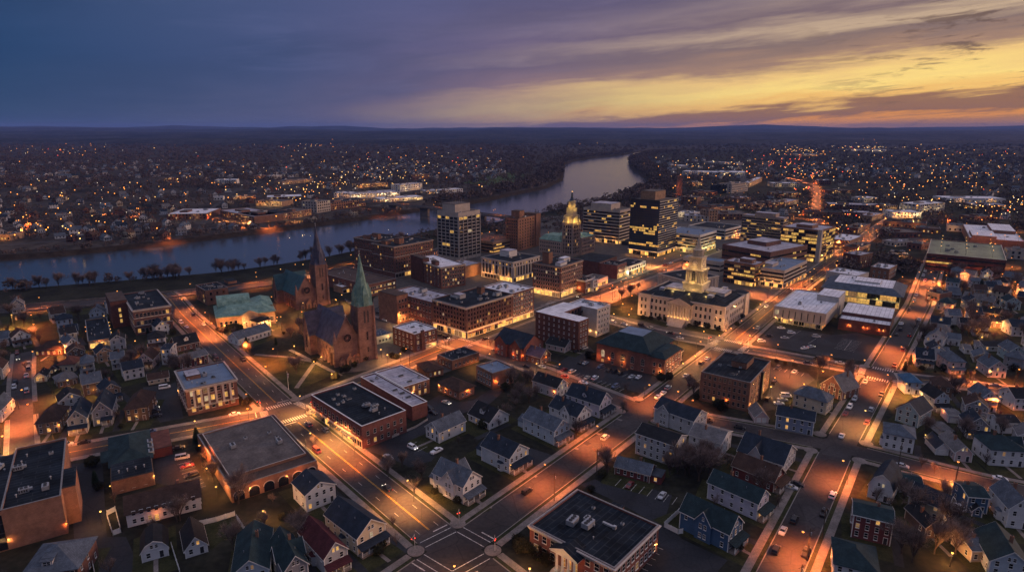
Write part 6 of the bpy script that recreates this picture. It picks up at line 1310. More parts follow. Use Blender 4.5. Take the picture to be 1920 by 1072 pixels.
# pilastered annex
r, w, d, h = std('annex','courthouse_annex','brick block with pale blue-grey roof and six stone pilasters on the cross street','office block','brick','roof_bluegray',n=6,cornice='trim_stone',frame='trim_stone')
facade(r,*LEFT(w,d),3,6,1.4,3.6,1.3,2.0,.04,'trim_stone')
p, a, L_ = RIGHT(w,d); facade(r,p,a,L_,3,7,1.6,3.6,1.5,2.2,.5,'trim_stone',panes=lambda f,c: 'pane_yellow' if (f < 2 and 1 <= c <= 5 and rnd.random() < .7) else None)
for i in range(6):
    m2 = MB(); m2.box(-.4,-.45,3.4,.4,0,h-1.4); m2.box(-.5,-.55,3.2,.5,0,3.7); m2.box(-.5,-.55,h-1.7,.5,0,h-1.35); m2.build('pilaster','trim_stone',r,(w*(1.0+i)/7,0,0),a)
belt(r,[(0,0),(w,0),(w,d),(0,d)],3.1,.35,.2); volume(r,w*.12,d*.45,w*.4,d*.75,h-.6,h+1.3,'brown_brick','roof_lavender')
# corner shop and pale-roofed shop behind it
r, w, d, h = std('shop','corner_shop_block','two-storey red brick shop block with black roof and lit fronts on the avenue','shop block','red_brick','roof_membrane',R=(2,6,1.1,1.7,1.4,3.7),n=10,big=0,kinds=(0,1,1,2,2,4,1),frame='trim_stone',cap='trim_white',lit=.03)
p, a, L_ = LEFT(w,d); shopfront(r,p,a,L_,h=3.5,lit=.45,step=3.6,trim='trim_stone',awn='trim_dark'); facade(r,p,a,L_,1,12,5.0,3,1.6,2.2,.12,'trim_stone')
for i in range(7): wall_lamp(r, *(r.matrix_basis @ Vector((-.5, d*(i+.5)/7, 0)))[:2], 4.0, 90, 'lamp_sodium')
r, w, d, h = std('whiteL','brick_workshop','red brick workshop block with an L-shaped pale lavender roof behind the corner shop','workshop','red_brick','roof_lavender',n=4,kinds=(2,2,1,4),frame='trim_white',cap='trim_white')
x0, y0, x1, y1 = w+.0, d*.44, w+14.5, d*1.0
poly = [(x0,y0),(x1,y0),(x1,y1),(x0,y1)]; shell(r, poly, h+.3, 'brown_brick','roof_lavender',.5,'trim_white',wallname='rear_wing',roofname='rear_roof'); facade(r,(x0,y0),0,14.5,2,4,1.0,3.1,1.1,1.8,.3,'trim_white'); rooftop(r,x0+3,y0+3,x1-2,y1-3,h-.1,4,(2,4,1))
wall_lamp(r, *(r.matrix_basis @ Vector((x0+5, y0-.4, 0)))[:2], 3.4, 420)
# left: brick office with corniced front, its dark rear block
r, w, d, h = std('leftblk','brick_office','three-storey corniced brick office with lit upper windows near the river road','office','brick','roof_membrane',R=(3,9,1.5,2.3,1.5,4.6),n=7,cornice='trim_stone',lit=.34)
facade(r,*LEFT(w,d),3,9,1.5,4.6,1.3,2.2,.2,'trim_stone'); belt(r,[(0,0),(w,0),(w,d),(0,d)],5.3,.4,.2); belt(r,[(0,0),(w,0),(w,d),(0,d)],10,.3,.15)
volume(r,-9,d*.5,-.05,d*1.05,-.3,h+1.5,'dark_brick','roof_brown','rear_block')
for z in (3,6.5,10): put('window', window_mesh(1.2,2.2,'pane_yellow','trim_stone'), r, (-4.5,d*.5,z), 0)
r, w, d, h = std('backblk','warehouse','dark brick warehouse with cluttered roof behind the green-roofed courthouse','warehouse','orange_brick','roof_membrane',R=(2,3,1.2,1.6,3,4),Lf=(3,6,1.3,2,1.2,3.3),n=10,frame='trim_dark',pent=((1.02,.1,1.75,.8,.5),(1.2,.3,1.6,.7,2.5)))
r, w, d, h = std('lowdark','long_shop','long low dark shop with a bright yellow-lit end wall, beside the grass verge','shop','tan','roof_membrane',n=5,kinds=(2,2,1),frame='trim_dark'); shopfront(r,*RIGHT(w,d),h=3.6,lit=.9,step=2.6,trim='trim_stone')
p, a, L_ = BACKR(w,d)
for i in range(5): wall_lamp(r, *(r.matrix_basis @ Vector((w+.35, 8+i*8, 0)))[:2], 3.4, 60)
light('front_light','POINT',(w*.5,-2.2,3.6),540,WARM,r,.3)
# green copper courthouse
x, y, rot, w, d, h = BL['courthouse']; r = reg('courthouse', thing('courthouse','tan courthouse with green copper roofs, a vaulted hall and a small pedimented porch','courthouse',(x,y,0),math.radians(rot)))
mb = MB(); mb.prism([(0,0),(w,0),(w,d*.8),(0,d*.8)],-.3,h-1,0); mb.build('wall','tan',r); hip_roof(r,0,0,w,d*.8,h-1,h+2.4,'copper_green',.7,flat=7.)
facade(r,(0,0),0,w*.38,1,4,2,4,1.5,3,.15,'trim_stone'); facade(r,(w*.72,0),0,w*.28,1,3,2,4,1.5,3,.2,'trim_stone'); facade(r,*LEFT(w,d*.8),1,8,2,4,1.5,3,.05,'trim_stone')
pediment(r,(w*.42,-1.2),0,w*.27,h-.4,2.6,2.0,'sandstone','copper_green'); columns(r,(w*.43,-1.2),0,w*.25,4,.8,h-1.3,.5,'sandstone',1.6); mb = MB(); mb.box(w*.42,-3,-.2,w*.69,0,h-1.3); mb.build('porch_block','sandstone',r); steps(r,(w*.42,-3.6),0,w*.27,5,.17,.35,'sandstone')
for i in range(3): put('porch_door', window_mesh(1.2,3,'pane_dim','trim_stone',mull=0,rails=2), r, (w*(.475+.08*i),-3.0,.9), 0)
mb = MB(); n = 10; x0, x1, yc, rr = w*.04, w*.62, d*.62, 8.
for i in range(n):
    a0, a1 = PI*i/n, PI*(i+1)/n; P_ = lambda X, t: (X, yc-rr*math.cos(t), h+.2+rr*.85*math.sin(t)); mb.face([P_(x0,a0),P_(x1,a0),P_(x1,a1),P_(x0,a1)])
for X in (x0,x1): q = [(X, yc-rr*math.cos(PI*i/n), h+.2+rr*.85*math.sin(PI*i/n)) for i in range(n+1)]; mb.face(q if X == x1 else q[::-1],1)
mb.box(x0,yc-rr,h-3,x1,yc+rr,h+.2,1); mb.build('vaulted_hall',['copper_green','tan'],r); hip_roof(r,w*.66,d*.3,w*1.0,d*.9,h+.6,h+3.6,'copper_green',.4,name='wing_roof'); volume(r,w*.66,d*.3,w,d*.9,0,h+.6,'tan','copper_green','wing')
light('porch_light','POINT',(w*.55,-4.2,4.5),160,WARM,r,.2); light('porch_light','POINT',(w*.8,-2.2,4),140,WARM,r,.2)
# the big corner block, its pale-roofed neighbour, the grey-roofed block behind
def mill(key, label, n1, n2, roof, nf, lit, wall='brick', shop=4.2):
    r, w, d, h = std(key,'brick_commercial_block',label,'commercial block',wall,roof,n=9,big=1,cornice='trim_stone',belts=(4.3,),frame='sandstone',kinds=(0,1,1,2,4,3))
    fh = (h-5.6)/nf
    facade(r,*LEFT(w,d),nf,n2,5.2,fh,1.25,fh*.58,lit,'brownstone',arch_top=True); facade(r,*RIGHT(w,d),nf,n1,5.2,fh,1.25,fh*.58,lit,'brownstone',arch_top=True)
    shopfront(r,*RIGHT(w,d),h=shop,lit=.7,awn='maroon'); shopfront(r,*LEFT(w,d),h=shop,lit=.65)
    return r, w, d, h
r, w, d, h = mill('bigblock','five-storey brick corner block with black roof and glowing shopfronts on both streets',16,11,'roof_membrane',5,.1)
for i in range(1,8):
    m2 = MB(); m2.box(-.25,-.28,4.6,.25,0,h-1.4); m2.build('pilaster','brick',r,(w*i/8,0,0),0)
volume(r,w*.72,d*.55,w*.8,d*.68,h-.6,h+3.8,'brown_brick','roof_brown'); volume(r,w*.3,d*.6,w*.42,d*.8,h-.6,h+2,'gray_stucco','roof_lavender')
for i in range(8): light('shop_light','POINT',(w*(i+.5)/8,-2.4,3.4),594,WARM,r,.3)
for i in range(4): light('shop_light','POINT',(-2.4,d*(i+.5)/4,3.4),594,WARM,r,.3)
r, w, d, h = std('whiteblk','brick_apartment_block','brick block with pale roof and rows of white-framed windows, right of the big corner block','apartment block','brick','roof_white',n=5,cap='trim_white',frame='trim_white',kinds=(0,1,2,4)); facade(r,*RIGHT(w,d),5,8,5,2.85,1.3,1.6,.16,'trim_white'); shopfront(r,*RIGHT(w,d),h=3.8,lit=.9)
for i in range(4): light('shop_light','POINT',(w*(i+.5)/4,-2.4,3.4),468,WARM,r,.3)
r, w, d, h = std('grayblk','brick_mill','long brick mill with light grey roof behind the big corner block','mill building','brick','roof_lavender',Lf=(4,14,1.2,1.7,2,4.0),n=12,big=1,frame='trim_stone',lit=.06)
volume(r,-9,d*.55,-.05,d*1.0,-.3,h+2,'orange_brick','roof_brown','side_wing'); facade(r,(-9,d*.55),0,9,4,3,2,4,1.2,1.8,.08,'trim_stone')
for i in range(3): light('yard_light','POINT',(-4,d*.5-6*i,4),300,SOD,r,.3)
r, w, d, h = std('smallbrick','brick_corner_house','three-storey dark red brick house with white roof and a lit ground-floor shop','corner house','dark_brick','roof_white',R=(3,5,1.3,1.6,1.3,3.2),Lf=(3,5,1.0,1.5,1.3,3.2),n=5,kinds=(1,2,2,4),cap='trim_white',frame='trim_white',lit=.12)
shopfront(r,(w*.45,0),0,w*.55,h=3,lit=1,trim='trim_stone'); volume(r,w*.28,-.8,w*.4,0,-.2,h+1.2,'dark_brick','roof_brown','chimney_breast'); light('shop_light','POINT',(w*.7,-2.2,2.8),684,WARM,r,.3)
r, w, d, h = std('whitetop','brick_office','brick office with white roof and a lit grid of windows facing the bus street','office','brick','roof_white',R=(5,9,1.3,1.7,2,2.95),Lf=(5,8,1.0,1.6,2,2.95),n=6,cornice='trim_stone',frame='trim_stone',lit=.3); volume(r,-.8,d*.55,5,d*.98,-.3,h+2.6,'dark_brick','roof_brown','stair_tower'); volume(r,w*.05,d*.2,w*.2,d*.34,h-.6,h+2.8,'brick','roof_brown')
for k, lab in (('wingR','long eight-storey brick apartment wing with cream bands, right-hand of the riverside pair'),('wingL','eight-storey brick apartment wing on the river side of its twin')):
    r, w, d, h = std(k,'brick_apartment_block',lab,'apartment block','brick','roof_membrane',n=6,cornice='sandstone',frame='sandstone',belts=(4.4,h-9 if False else .66))
    fh = (h-5)/7; facade(r,*RIGHT(w,d),7,int(w/2.9),4.9,fh,1.25,fh*.55,.09,'sandstone'); facade(r,*LEFT(w,d),7,int(d/3),4.9,fh,1.15,fh*.55,.07,'sandstone'); shopfront(r,*RIGHT(w,d),h=4.0,lit=.6)
    volume(r,w*.3,d*.3,w*.42,d*.55,h-.6,h+4,'orange_brick','roof_brown'); volume(r,w*.08,d*.5,w*.2,d*.7,h-.6,h+2.6,'orange_brick','roof_brown')
# grey grid tower
r, w, d, h = std('graytower','office_tower','tall pale grey office tower with a strong concrete grid and blank top storey','office tower','concrete_panel','roof_gravel',n=7,cap='concrete_panel',kinds=(0,1,2))
nf = 12; fh = (h-6.5)/nf
def lit_row(rows): return lambda f,c: ('pane_yellow' if (f,c) in rows else None)
facade(r,*LEFT(w,d),nf,5,3,fh,4.7,fh*.74,.02,'concrete_panel',m=.5,panes=lit_row({(3,1),(3,2),(11,0),(11,2)}),mull=2,rails=0,sill=False); facade(r,*RIGHT(w,d),nf,5,3,fh,5.1,fh*.74,.03,'concrete_panel',m=.5,panes=lit_row({(11,4),(11,1)}),mull=2,rails=0,sill=False)
for i in range(6):
    m2 = MB(); m2.box(-.34,-.55,0,.34,0,h-3.4); m2.build('concrete_fin','concrete_panel',r,(.3+(w-.6)*i/5,0,0),0); m2 = MB(); m2.box(-.34,-.55,0,.34,0,h-3.4); m2.build('concrete_fin','concrete_panel',r,(0,.3+(d-.6)*i/5,0),-PI/2)
volume(r,w*.1,d*.25,w*.78,d*.85,h-.6,h+7,'concrete_panel','roof_gravel')
for q in range(6): m2 = MB(); m2.cyl(w*(.15+.1*q),d*.5,h+7,h+9+q%3,.08,.05,5); m2.build('aerial','metal_gray',r)
# stone-columned office, brick hotel
r, w, d, h = std('stoneoff','stone_office','cream stone office with two-storey engaged columns and dark roof','office','limestone','roof_membrane',n=6,cornice='limestone',frame='trim_dark',belts=(4.2,))
for (p,a,L_), n in ((LEFT(w,d),9),(RIGHT(w,d),9)):
    facade(r,p,a,L_,1,n,4.8,6,1.6,7.2,.25,'trim_dark',rails=4,mull=1); facade(r,p,a,L_,1,n,h-3.4,3,1.4,1.5,.1,'trim_dark')
    for i in range(n+1): m2 = MB(); m2.box(-.42,-.55,4.4,.42,0,h-4.2); m2.build('pilaster','limestone',r,(p[0]+math.cos(a)*(1+(L_-2)*i/n),p[1]+math.sin(a)*(1+(L_-2)*i/n),0),a)
    shopfront(r,p,a,L_,h=4,lit=.5,trim='limestone')
volume(r,w*.45,d*.5,w*.75,d*.8,h-.6,h+4.5,'white_panel','roof_lavender')
for i in range(4): light('front_light','POINT',(-2.5,d*(i+.5)/4,3.5),630,WARM,r,.3)
r, w, d, h = std('hotel','brick_hotel','eight-storey brick hotel with cream cornice and a brick stack on its roof','hotel','brick','roof_membrane',n=8,cornice='sandstone',frame='trim_stone',belts=(.8,4.2)); fh = (h-5.2)/6
facade(r,*LEFT(w,d),6,11,4.8,fh,1.25,fh*.62,.06,'trim_stone'); facade(r,*RIGHT(w,d),6,12,4.8,fh,1.25,fh*.62,.06,'trim_stone'); shopfront(r,*LEFT(w,d),h=4,lit=.9); shopfront(r,*RIGHT(w,d),h=4,lit=.85)
volume(r,w*.15,d*.55,w*.32,d*.78,h-.6,h+8,'brown_brick','roof_brown','brick_stack'); volume(r,w*.5,d*.3,w*.8,d*.5,h-.6,h+2.6,'white_panel','roof_white'); volume(r,w*.1,d*.1,w*.4,d*.28,h-.6,h+1.8,'white_panel','roof_lavender')
for i in range(5): light('shop_light','POINT',(-2.4,d*(i+.5)/5,3.6),540,WARM,r,.3); light('shop_light','POINT',(w*(i+.5)/5,-2.4,3.6),540,WARM,r,.3)
r, w, d, h = std('bricktall','brick_apartment_tower','plain dark red brick apartment slab with stepped top beside the river','apartment tower','orange_brick','roof_brown',n=3,frame='trim_dark',cap='trim_dark'); fh = (h-3)/10
facade(r,*LEFT(w,d),10,6,2.5,fh,.9,1.5,.03,'trim_dark'); facade(r,*RIGHT(w,d),10,8,2.5,fh,1.4,1.4,.03,'trim_dark'); volume(r,w*.2,d*.25,w*.42,d*.9,h-.6,h+6.5,'orange_brick','roof_brown'); volume(r,w*.78,-1.2,w,d,0,h+1.5,'orange_brick','roof_brown','stair_tower')
# deco tower with floodlit crown and copper-roofed wings
x, y, rot, w, d, h = BL['deco']; r = reg('deco', thing('art_deco_tower','slim stone skyscraper with yellow floodlit crown between copper-roofed wings','tower',(x,y,0),math.radians(rot)))
P4 = [(0,0),(w,0),(w,d),(0,d)]; shell(r,P4,h,'sandstone','roof_lavender',.6)
for (p,a,L_) in (LEFT(w,d),RIGHT(w,d)):
    facade(r,p,a,L_,8,4,3,3.5,1.1,2.2,.05,'trim_dark')
    for i in range(5): m2 = MB(); m2.box(-.3,-.4,0,.3,0,h+.6); m2.build('pier','sandstone',r,(p[0]+math.cos(a)*(.3+(L_-.6)*i/4),p[1]+math.sin(a)*(.3+(L_-.6)*i/4),0),a)
c_ = (w/2,d/2)
def sq(s): return [(c_[0]-s,c_[1]-s),(c_[0]+s,c_[1]-s),(c_[0]+s,c_[1]+s),(c_[0]-s,c_[1]+s)]
mb = MB(); mb.prism(sq(4.4),h-.5,h+6.5); mb.prism(sq(4.8),h+6.5,h+7.2); mb.prism(sq(3.3),h+7.2,h+13.2); mb.prism(sq(3.7),h+13.2,h+13.8); crown = mb.build('crown_stage','tower_stone',r)
for i in range(4):
    for (u,v) in ((-1,-1),(0,-1.05),(1,-1),(1.05,0),(1,1),(0,1.05),(-1,1),(-1.05,0)): pass
for (u,v) in ((-1,-1),(0,-1.02),(1,-1),(1.02,0),(1,1),(0,1.02),(-1,1),(-1.02,0)):
    m2 = MB(); X, Y = c_[0]+u*5.2, c_[1]+v*5.2; m2.cyl(X,Y,h-.4,h+5,.6,.5,6); m2.cyl(X,Y,h+5,h+7.5,.7,.05,6); m2.build('turret','tower_stone',r)
for (u,v) in ((-1,-1),(1,-1),(1,1),(-1,1)): m2 = MB(); X, Y = c_[0]+u*3.5, c_[1]+v*3.5; m2.cyl(X,Y,h+7.2,h+12.5,.45,.4,6); m2.cyl(X,Y,h+12.5,h+14.6,.5,.05,6); m2.build('turret','tower_stone',r)
m2 = MB(); m2.cyl(*c_,h+13.8,h+20,3.2,3.0,14); m2.cyl(*c_,h+20,h+20.6,3.5,3.5,14); m2.build('lantern_drum','tower_stone',r)
for i in range(14): b2 = 2*PI*i/14; m3 = MB(); m3.cyl(c_[0]+3.35*math.cos(b2),c_[1]+3.35*math.sin(b2),h+14,h+20,.2,.18,6); m3.build('column','tower_stone',r)
m2 = MB(); m2.cyl(*c_,h+20.6,h+23,2.6,1.6,12); m2.cyl(*c_,h+23,h+27,1.2,.9,10); m2.cyl(*c_,h+27,h+29,1.1,.2,10); m2.cyl(*c_,h+29,h+32.5,.14,.05,6); m2.build('spire','roof_slate',r); m2 = MB(); m2.ball(*c_,h+29.2,.4); m2.build('beacon','lamp_warm',r)
for (u,v) in ((-1,-1),(0,-1),(1,-1),(-1,0),(-1,1),(1,0)):
    light('flood_light','POINT',(c_[0]+u*7.0,c_[1]+v*7.0,h+1.2),850,(1,.6,.12),r,.3); light('flood_light','POINT',(c_[0]+u*5.2,c_[1]+v*5.2,h+15),400,(1,.6,.12),r,.3)
volume(r,w+.05,-2,w+24,d+18,-.3,h*.52,'sandstone','copper_green','east_wing'); facade(r,(w+.05,-2),0,24,4,9,2.5,3.5,1.3,2.0,.08,'trim_stone'); hip_roof(r,w+1,0,w+23,d+17,h*.52,h*.52+2.5,'copper_green',.1,flat=4.,name='copper_roof')
volume(r,-1,d+.05,w+9,d+27,-.3,h*.42,'sandstone','copper_green','west_wing'); facade(r,(-1,d+27),-PI/2,27,3,10,2.5,3.6,1.3,2.0,.07,'trim_stone'); hip_roof(r,-1,d+1,w+9,d+27,h*.42,h*.42+4.5,'copper_green',.2,flat=4.,name='copper_roof')
# white banded office, black glass tower, low banded office, and their neighbours
def banded(key, name, label, wall, roof, nf, z0, wh, lit, pent=(), pane='glass_dark', n=5, step=1.6, cat='office block', base=True):
    r, w, d, h = block(key,name,label,cat,wall,roof,None,wall); reg(key, r); fh = (h-z0-.8)/nf
    bands(r,*LEFT(w,d),nf,z0,fh,wh,lit,pane,step=step); bands(r,*RIGHT(w,d),nf,z0,fh,wh,lit,pane,step=step)
    for (a,b_,c,e,hh) in pent: volume(r,w*a,d*b_,w*c,d*e,h-.6,h+hh,wall,'roof_lavender')
    if base: shopfront(r,*LEFT(w,d),h=min(3.8,z0-.4),lit=.5,trim=wall); shopfront(r,*RIGHT(w,d),h=min(3.8,z0-.4),lit=.6,trim=wall)
    rooftop(r,w*.2,d*.2,w*.8,d*.8,h-.6,n,(0,1,2))
    return r, w, d, h
r, w, d, h = banded('bandoff','office_building','white office with dark ribbon windows and set-back plant room left of the black tower','concrete_panel','roof_gravel',9,4.6,1.7,.1,((.15,.3,.85,.85,5.5),))
for i in range(4): light('plaza_light','POINT',(-3,d*(i+.5)/4,3.6),630,WARM,r,.3)
volume(r,-1,-26,w*.9,-4,-.2,4,'trim_dark','roof_membrane','podium'); bands(r,(-1,-26),0,w*.9,1,.8,3,2.4,.9)
r, w, d, h = block('glass','glass_tower','black glass skyscraper with a few lit floors and a tan plant box on top','skyscraper','trim_dark','roof_gravel',None,'trim_dark'); reg('glass', r)
nf = 21; fh = (h-6)/nf
rows = {2:.75,3:.1,7:.35,8:.3,9:.3,10:.2,18:.6}
for (p,a,L_), n, off_ in ((LEFT(w,d),18,0),(RIGHT(w,d),22,.08)):
    for f in range(nf):
        mb = MB(); s_ = L_/n; q = 1; run = 0
        for i in range(n):
            if run <= 0: run = rnd.randint(1,4); q = 1 if rnd.random() > (rows.get(f,.015) if off_ == 0 else rows.get(f,.03)*.35+.03) else rnd.choice((2,3))
            run -= 1; mb.face([(i*s_,-.05,0),((i+1)*s_,-.05,0),((i+1)*s_,-.05,fh*.8),(i*s_,-.05,fh*.8)],q); mb.box(i*s_-.05,-.14,0,i*s_+.05,0,fh,0)
        mb.box(0,-.1,fh*.8,L_,0,fh,4 if off_ else 0); mb.build('window_band',['trim_dark','glass_blue','pane_yellow','pane_warm','metal_gray'],r,(p[0],p[1],5+f*fh),a)
    shopfront(r,p,a,L_,h=4.6,lit=.7,trim='trim_dark',step=4)
volume(r,w*.2,d*.3,w*.75,d*.8,h-.6,h+7.5,'tan','roof_gravel')
for q in range(8): m2 = MB(); m2.cyl(w*(.22+.07*q),d*.35,h+7.5,h+9.5+(q*7)%4*.5,.1,.06,5); m2.build('aerial','metal_gray',r)
for i in range(5): light('plaza_light','POINT',(w*(i+.5)/5,-4,4),900,WARM,r,.3); light('plaza_light','POINT',(-4,d*(i+.5)/5,4),900,WARM,r,.3)
m2 = MB(); m2.box(-3,-3,4.6,w+3,0,5.0); m2.box(-3,0,4.6,0,d,5.0); m2.build('canopy','concrete_panel',r)
r, w, d, h = banded('lowband','office_building','low white office with lit ground floor, tucked right behind the black glass tower','white_panel','roof_bluegray',4,5.2,1.6,.2)
for i in range(4): light('plaza_light','POINT',(w*(i+.5)/4,-3,4),1080,(1,.72,.2),r,.3); light('plaza_light','POINT',(-3,d*(i+.5)/4,4),720,(1,.72,.2),r,.3)
r, w, d, h = banded('backwhite','office_building','wide white two-storey office farther along behind the low banded office','white_panel','roof_membrane',2,4.6,1.8,.15)
r, w, d, h = banded('beige','office_building','beige concrete office with rows of slit windows beside the dark ribbon office','sandstone','roof_lavender',8,4.8,1.3,.16,((.1,.2,.8,.7,3.5),)); 
r, w, d, h = banded('darkoff','office_building','dark office with yellow-lit ribbon windows and pale corner pier on the orange street','brown_brick','roof_lavender',8,4.6,2.2,.55,((.2,.3,.6,.7,2.6),)); volume(r,-.9,-.9,2.6,2.6,-.2,h+.3,'concrete_panel','roof_lavender','corner_pier')
for q in ((2,),(3,)): light('plaza_light','POINT',(w*.5,-3,4),900,WARM,r,.3)
r, w, d, h = banded('cxR','office_building','four-storey concrete office with blue roof and ribbon windows facing the museum','concrete_panel','roof_bluegray',3,4.4,1.3,.06,((.15,.5,.4,.8,2),)); 
for i in range(4): light('plaza_light','POINT',(-3,d*(i+.5)/4,4),810,WARM,r,.3)
r, w, d, h = banded('cxM','office_building','brown and concrete office with lavender roof and bright lit bay, behind city hall','brown_brick','roof_lavender',4,4.2,1.8,.3,((.3,.2,.7,.6,2.5),)); 
r, w, d, h = banded('cxB','office_building','broad low office with lavender roof and skylights, rearmost of the concrete group','brick','roof_lavender',3,5,1.5,.2,((.4,.4,.8,.8,3),))
r, w, d, h = banded('cxL','office_building','small stepped concrete wing at the left end of the concrete group','concrete_panel','roof_bluegray',2,4,1.2,.2,base=False)
# city hall
r, w, d, h = std('cityhall','city_hall','cream stone city hall with pedimented portico and a floodlit yellow clock tower','city hall','limestone','roof_membrane',n=0,cornice='limestone',belts=(4.2,),cap='limestone')
p, a, L_ = LEFT(w,d); mid_ = {(f,c) for f in range(3) for c in (7,8,9,10)}
facade(r,p,a,L_,3,18,1.0,4.6,1.3,2.3,.06,'trim_stone',skip=mid_,rails=1); facade(r,*RIGHT(w,d),3,13,1.0,4.6,1.3,2.3,.06,'trim_stone')
for (bx0,by0,bx1,by1) in ((-.9,-.9,w*.16,d*.14),(-.9,d*.86,w*.16,d+.9),(w*.84,-.9,w+.9,d*.14)): volume(r,bx0,by0,bx1,by1,-.3,h+.4,'limestone','roof_membrane','corner_pavilion',False)
for yy in (.03,.08): 
    for z in (1.0,5.6,10.2): put('window', window_mesh(1.2,2.3,'glass_dark','trim_stone',mull=0), r, (-.9,d*yy,z), -PI/2)
    for z in (1.0,5.6,10.2): put('window', window_mesh(1.2,2.3,'glass_dark','trim_stone',mull=0), r, (w*yy*1.2,-.9,z), 0); put('window', window_mesh(1.2,2.3,'glass_dark','trim_stone',mull=0), r, (-.9,d*(1-yy),z), -PI/2)
pl = 15.; pu = d*.485+pl/2
mb = MB(); mb.box(0,-4.5,-.2,pl,0,4.0); mb.box(0,-1.2,4,pl,0,h-2); mb.build('portico_base','limestone',r,(0,pu,0),a)
columns(r,(0,pu),a,pl,8,4.0,h-2.4,.55,'limestone',3.8); pediment(r,(0,pu),a,pl,h-1.2,3.4,4.6,'limestone','roof_membrane'); steps(r,(-4.5,pu-2.5),a,pl-5,12,.33,.5)
for i in range(5): put('tall_window', window_mesh(1.2,5.5,'pane_dim','trim_stone',rails=3), r, (-1.25,pu-pl*(i+.5)/5,4.6), a)
for i in range(7): light('portico_light','POINT',(-5.2,pu-pl*(i+.5)/7,4.8),120,WARM,r,.2); m2 = MB(); m2.ball(-5.0,pu-pl*(i+.5)/7,4.4,.28); m2.build('portico_lamp','lamp_warm',r)
hip_roof(r,2,3,w-2,d-3,h-.4,h+2.2,'roof_membrane',.1,flat=9.,name='hipped_roof')
for (bx,by) in ((.2,.2),(.2,.78),(.75,.2)): volume(r,w*bx,d*by,w*(bx+.1),d*(by+.06),h+1,h+3.2,'metal_gray','roof_lavender','skylight')
volume(r,w*.28,d*.56,w*.6,d*.8,h+1.2,h+3.6,'limestone','roof_lavender','attic'); volume(r,w*.42,d*.12,w*.7,d*.36,h+1.2,h+3.4,'limestone','roof_lavender','attic')
tc_ = (w*.47,d*.48); sq2 = lambda s: [(tc_[0]-s,tc_[1]-s),(tc_[0]+s,tc_[1]-s),(tc_[0]+s,tc_[1]+s),(tc_[0]-s,tc_[1]+s)]
H0 = h
mb = MB(); mb.prism(sq2(6.37),H0-1,H0+7.22); mb.prism(sq2(6.9),H0+7.22,H0+7.91); t_ = mb.build('tower_base','tower_stone',r)
mb = MB(); mb.prism(sq2(5.2),H0+7.91,H0+16.15); mb.prism(sq2(5.94),H0+16.15,H0+16.91); mb.build('tower_shaft','tower_stone',r)
for (u,v,an) in ((0,-1,0),(-1,0,-PI/2)):
    put('belfry_window', window_mesh(2.2,5.2,'trim_dark','tower_stone',arch=True,rails=6), r, (tc_[0]+u*5.2,tc_[1]+v*5.2,H0+9.35), an)
    for q in (-3.6,-2.2,2.2,3.6): m2 = MB(); m2.cyl(0,-.35,H0+7.99,H0+15.2,.42,.38,8); m2.build('column','tower_stone',r,(tc_[0]+u*5.2+(0 if u else q),tc_[1]+v*5.2+(0 if v else q),0),an)
mb = MB(); mb.prism(sq2(4.14),H0+16.91,H0+24.22); mb.prism(sq2(4.67),H0+24.22,H0+24.91); mb.build('clock_stage','tower_stone',r)
for (u,v,an) in ((0,-1,0),(-1,0,-PI/2)):
    m2 = MB(); m2.face([(1.9*math.cos(2*PI*i/24),-.08,1.9*math.sin(2*PI*i/24)) for i in range(24)],0)
    for i in range(24): m2.beam((2*math.cos(2*PI*i/24),-.1,2*math.sin(2*PI*i/24)),(2*math.cos(2*PI*(i+1)/24),-.1,2*math.sin(2*PI*(i+1)/24)),.13,1,4)
    m2.beam((0,-.14,0),(.0,-.14,1.5),.09,1,4); m2.beam((0,-.14,0),(1.0,-.14,-.3),.1,1,4); m2.build('clock_face',['trim_stone','trim_dark'],r,(tc_[0]+u*4.14,tc_[1]+v*4.14,H0+20.82),an)
mb = MB(); mb.cyl(*tc_,H0+24.91,H0+28.9,3.6,3.2,8); mb.cyl(*tc_,H0+28.9,H0+29.5,4,3.7,8); mb.build('lantern','tower_stone',r)
for i in range(8): b2 = 2*PI*i/8; m3 = MB(); m3.cyl(tc_[0]+3.75*math.cos(b2),tc_[1]+3.75*math.sin(b2),H0+24.91,H0+28.9,.25,.22,6); m3.build('column','tower_stone',r)
mb = MB(); mb.cyl(*tc_,H0+29.5,H0+31.88,2.3,1.6,8); mb.cyl(*tc_,H0+31.88,H0+34.85,1.2,.9,8); mb.cyl(*tc_,H0+34.85,H0+39.1,.9,.06,8); mb.ball(*tc_,H0+39.27,.35); mb.build('spire','tower_stone',r)
for (u,v) in ((-1,-1),(0,-1),(1,-1),(-1,0),(-1,1)): light('flood_light','POINT',(tc_[0]+u*11,tc_[1]+v*11,H0+2.21),764,(1,.6,.17),r,.3); light('flood_light','POINT',(tc_[0]+u*7.6,tc_[1]+v*7.6,H0+8.84),406,(1,.6,.17),r,.3); light('flood_light','POINT',(tc_[0]+u*6.2,tc_[1]+v*6.2,H0+17.51),282,(1,.6,.17),r,.3)
r, w, d, h = std('oldhall','old_hall','low dark-roofed hall with columns peering out behind city hall','hall','limestone','roof_membrane',n=4,cornice='limestone',cap='limestone'); columns(r,*LEFT(w,d),9,1,h-1.6,.5,'limestone',.9); columns(r,*RIGHT(w,d),10,1,h-1.6,.5,'limestone',.9)
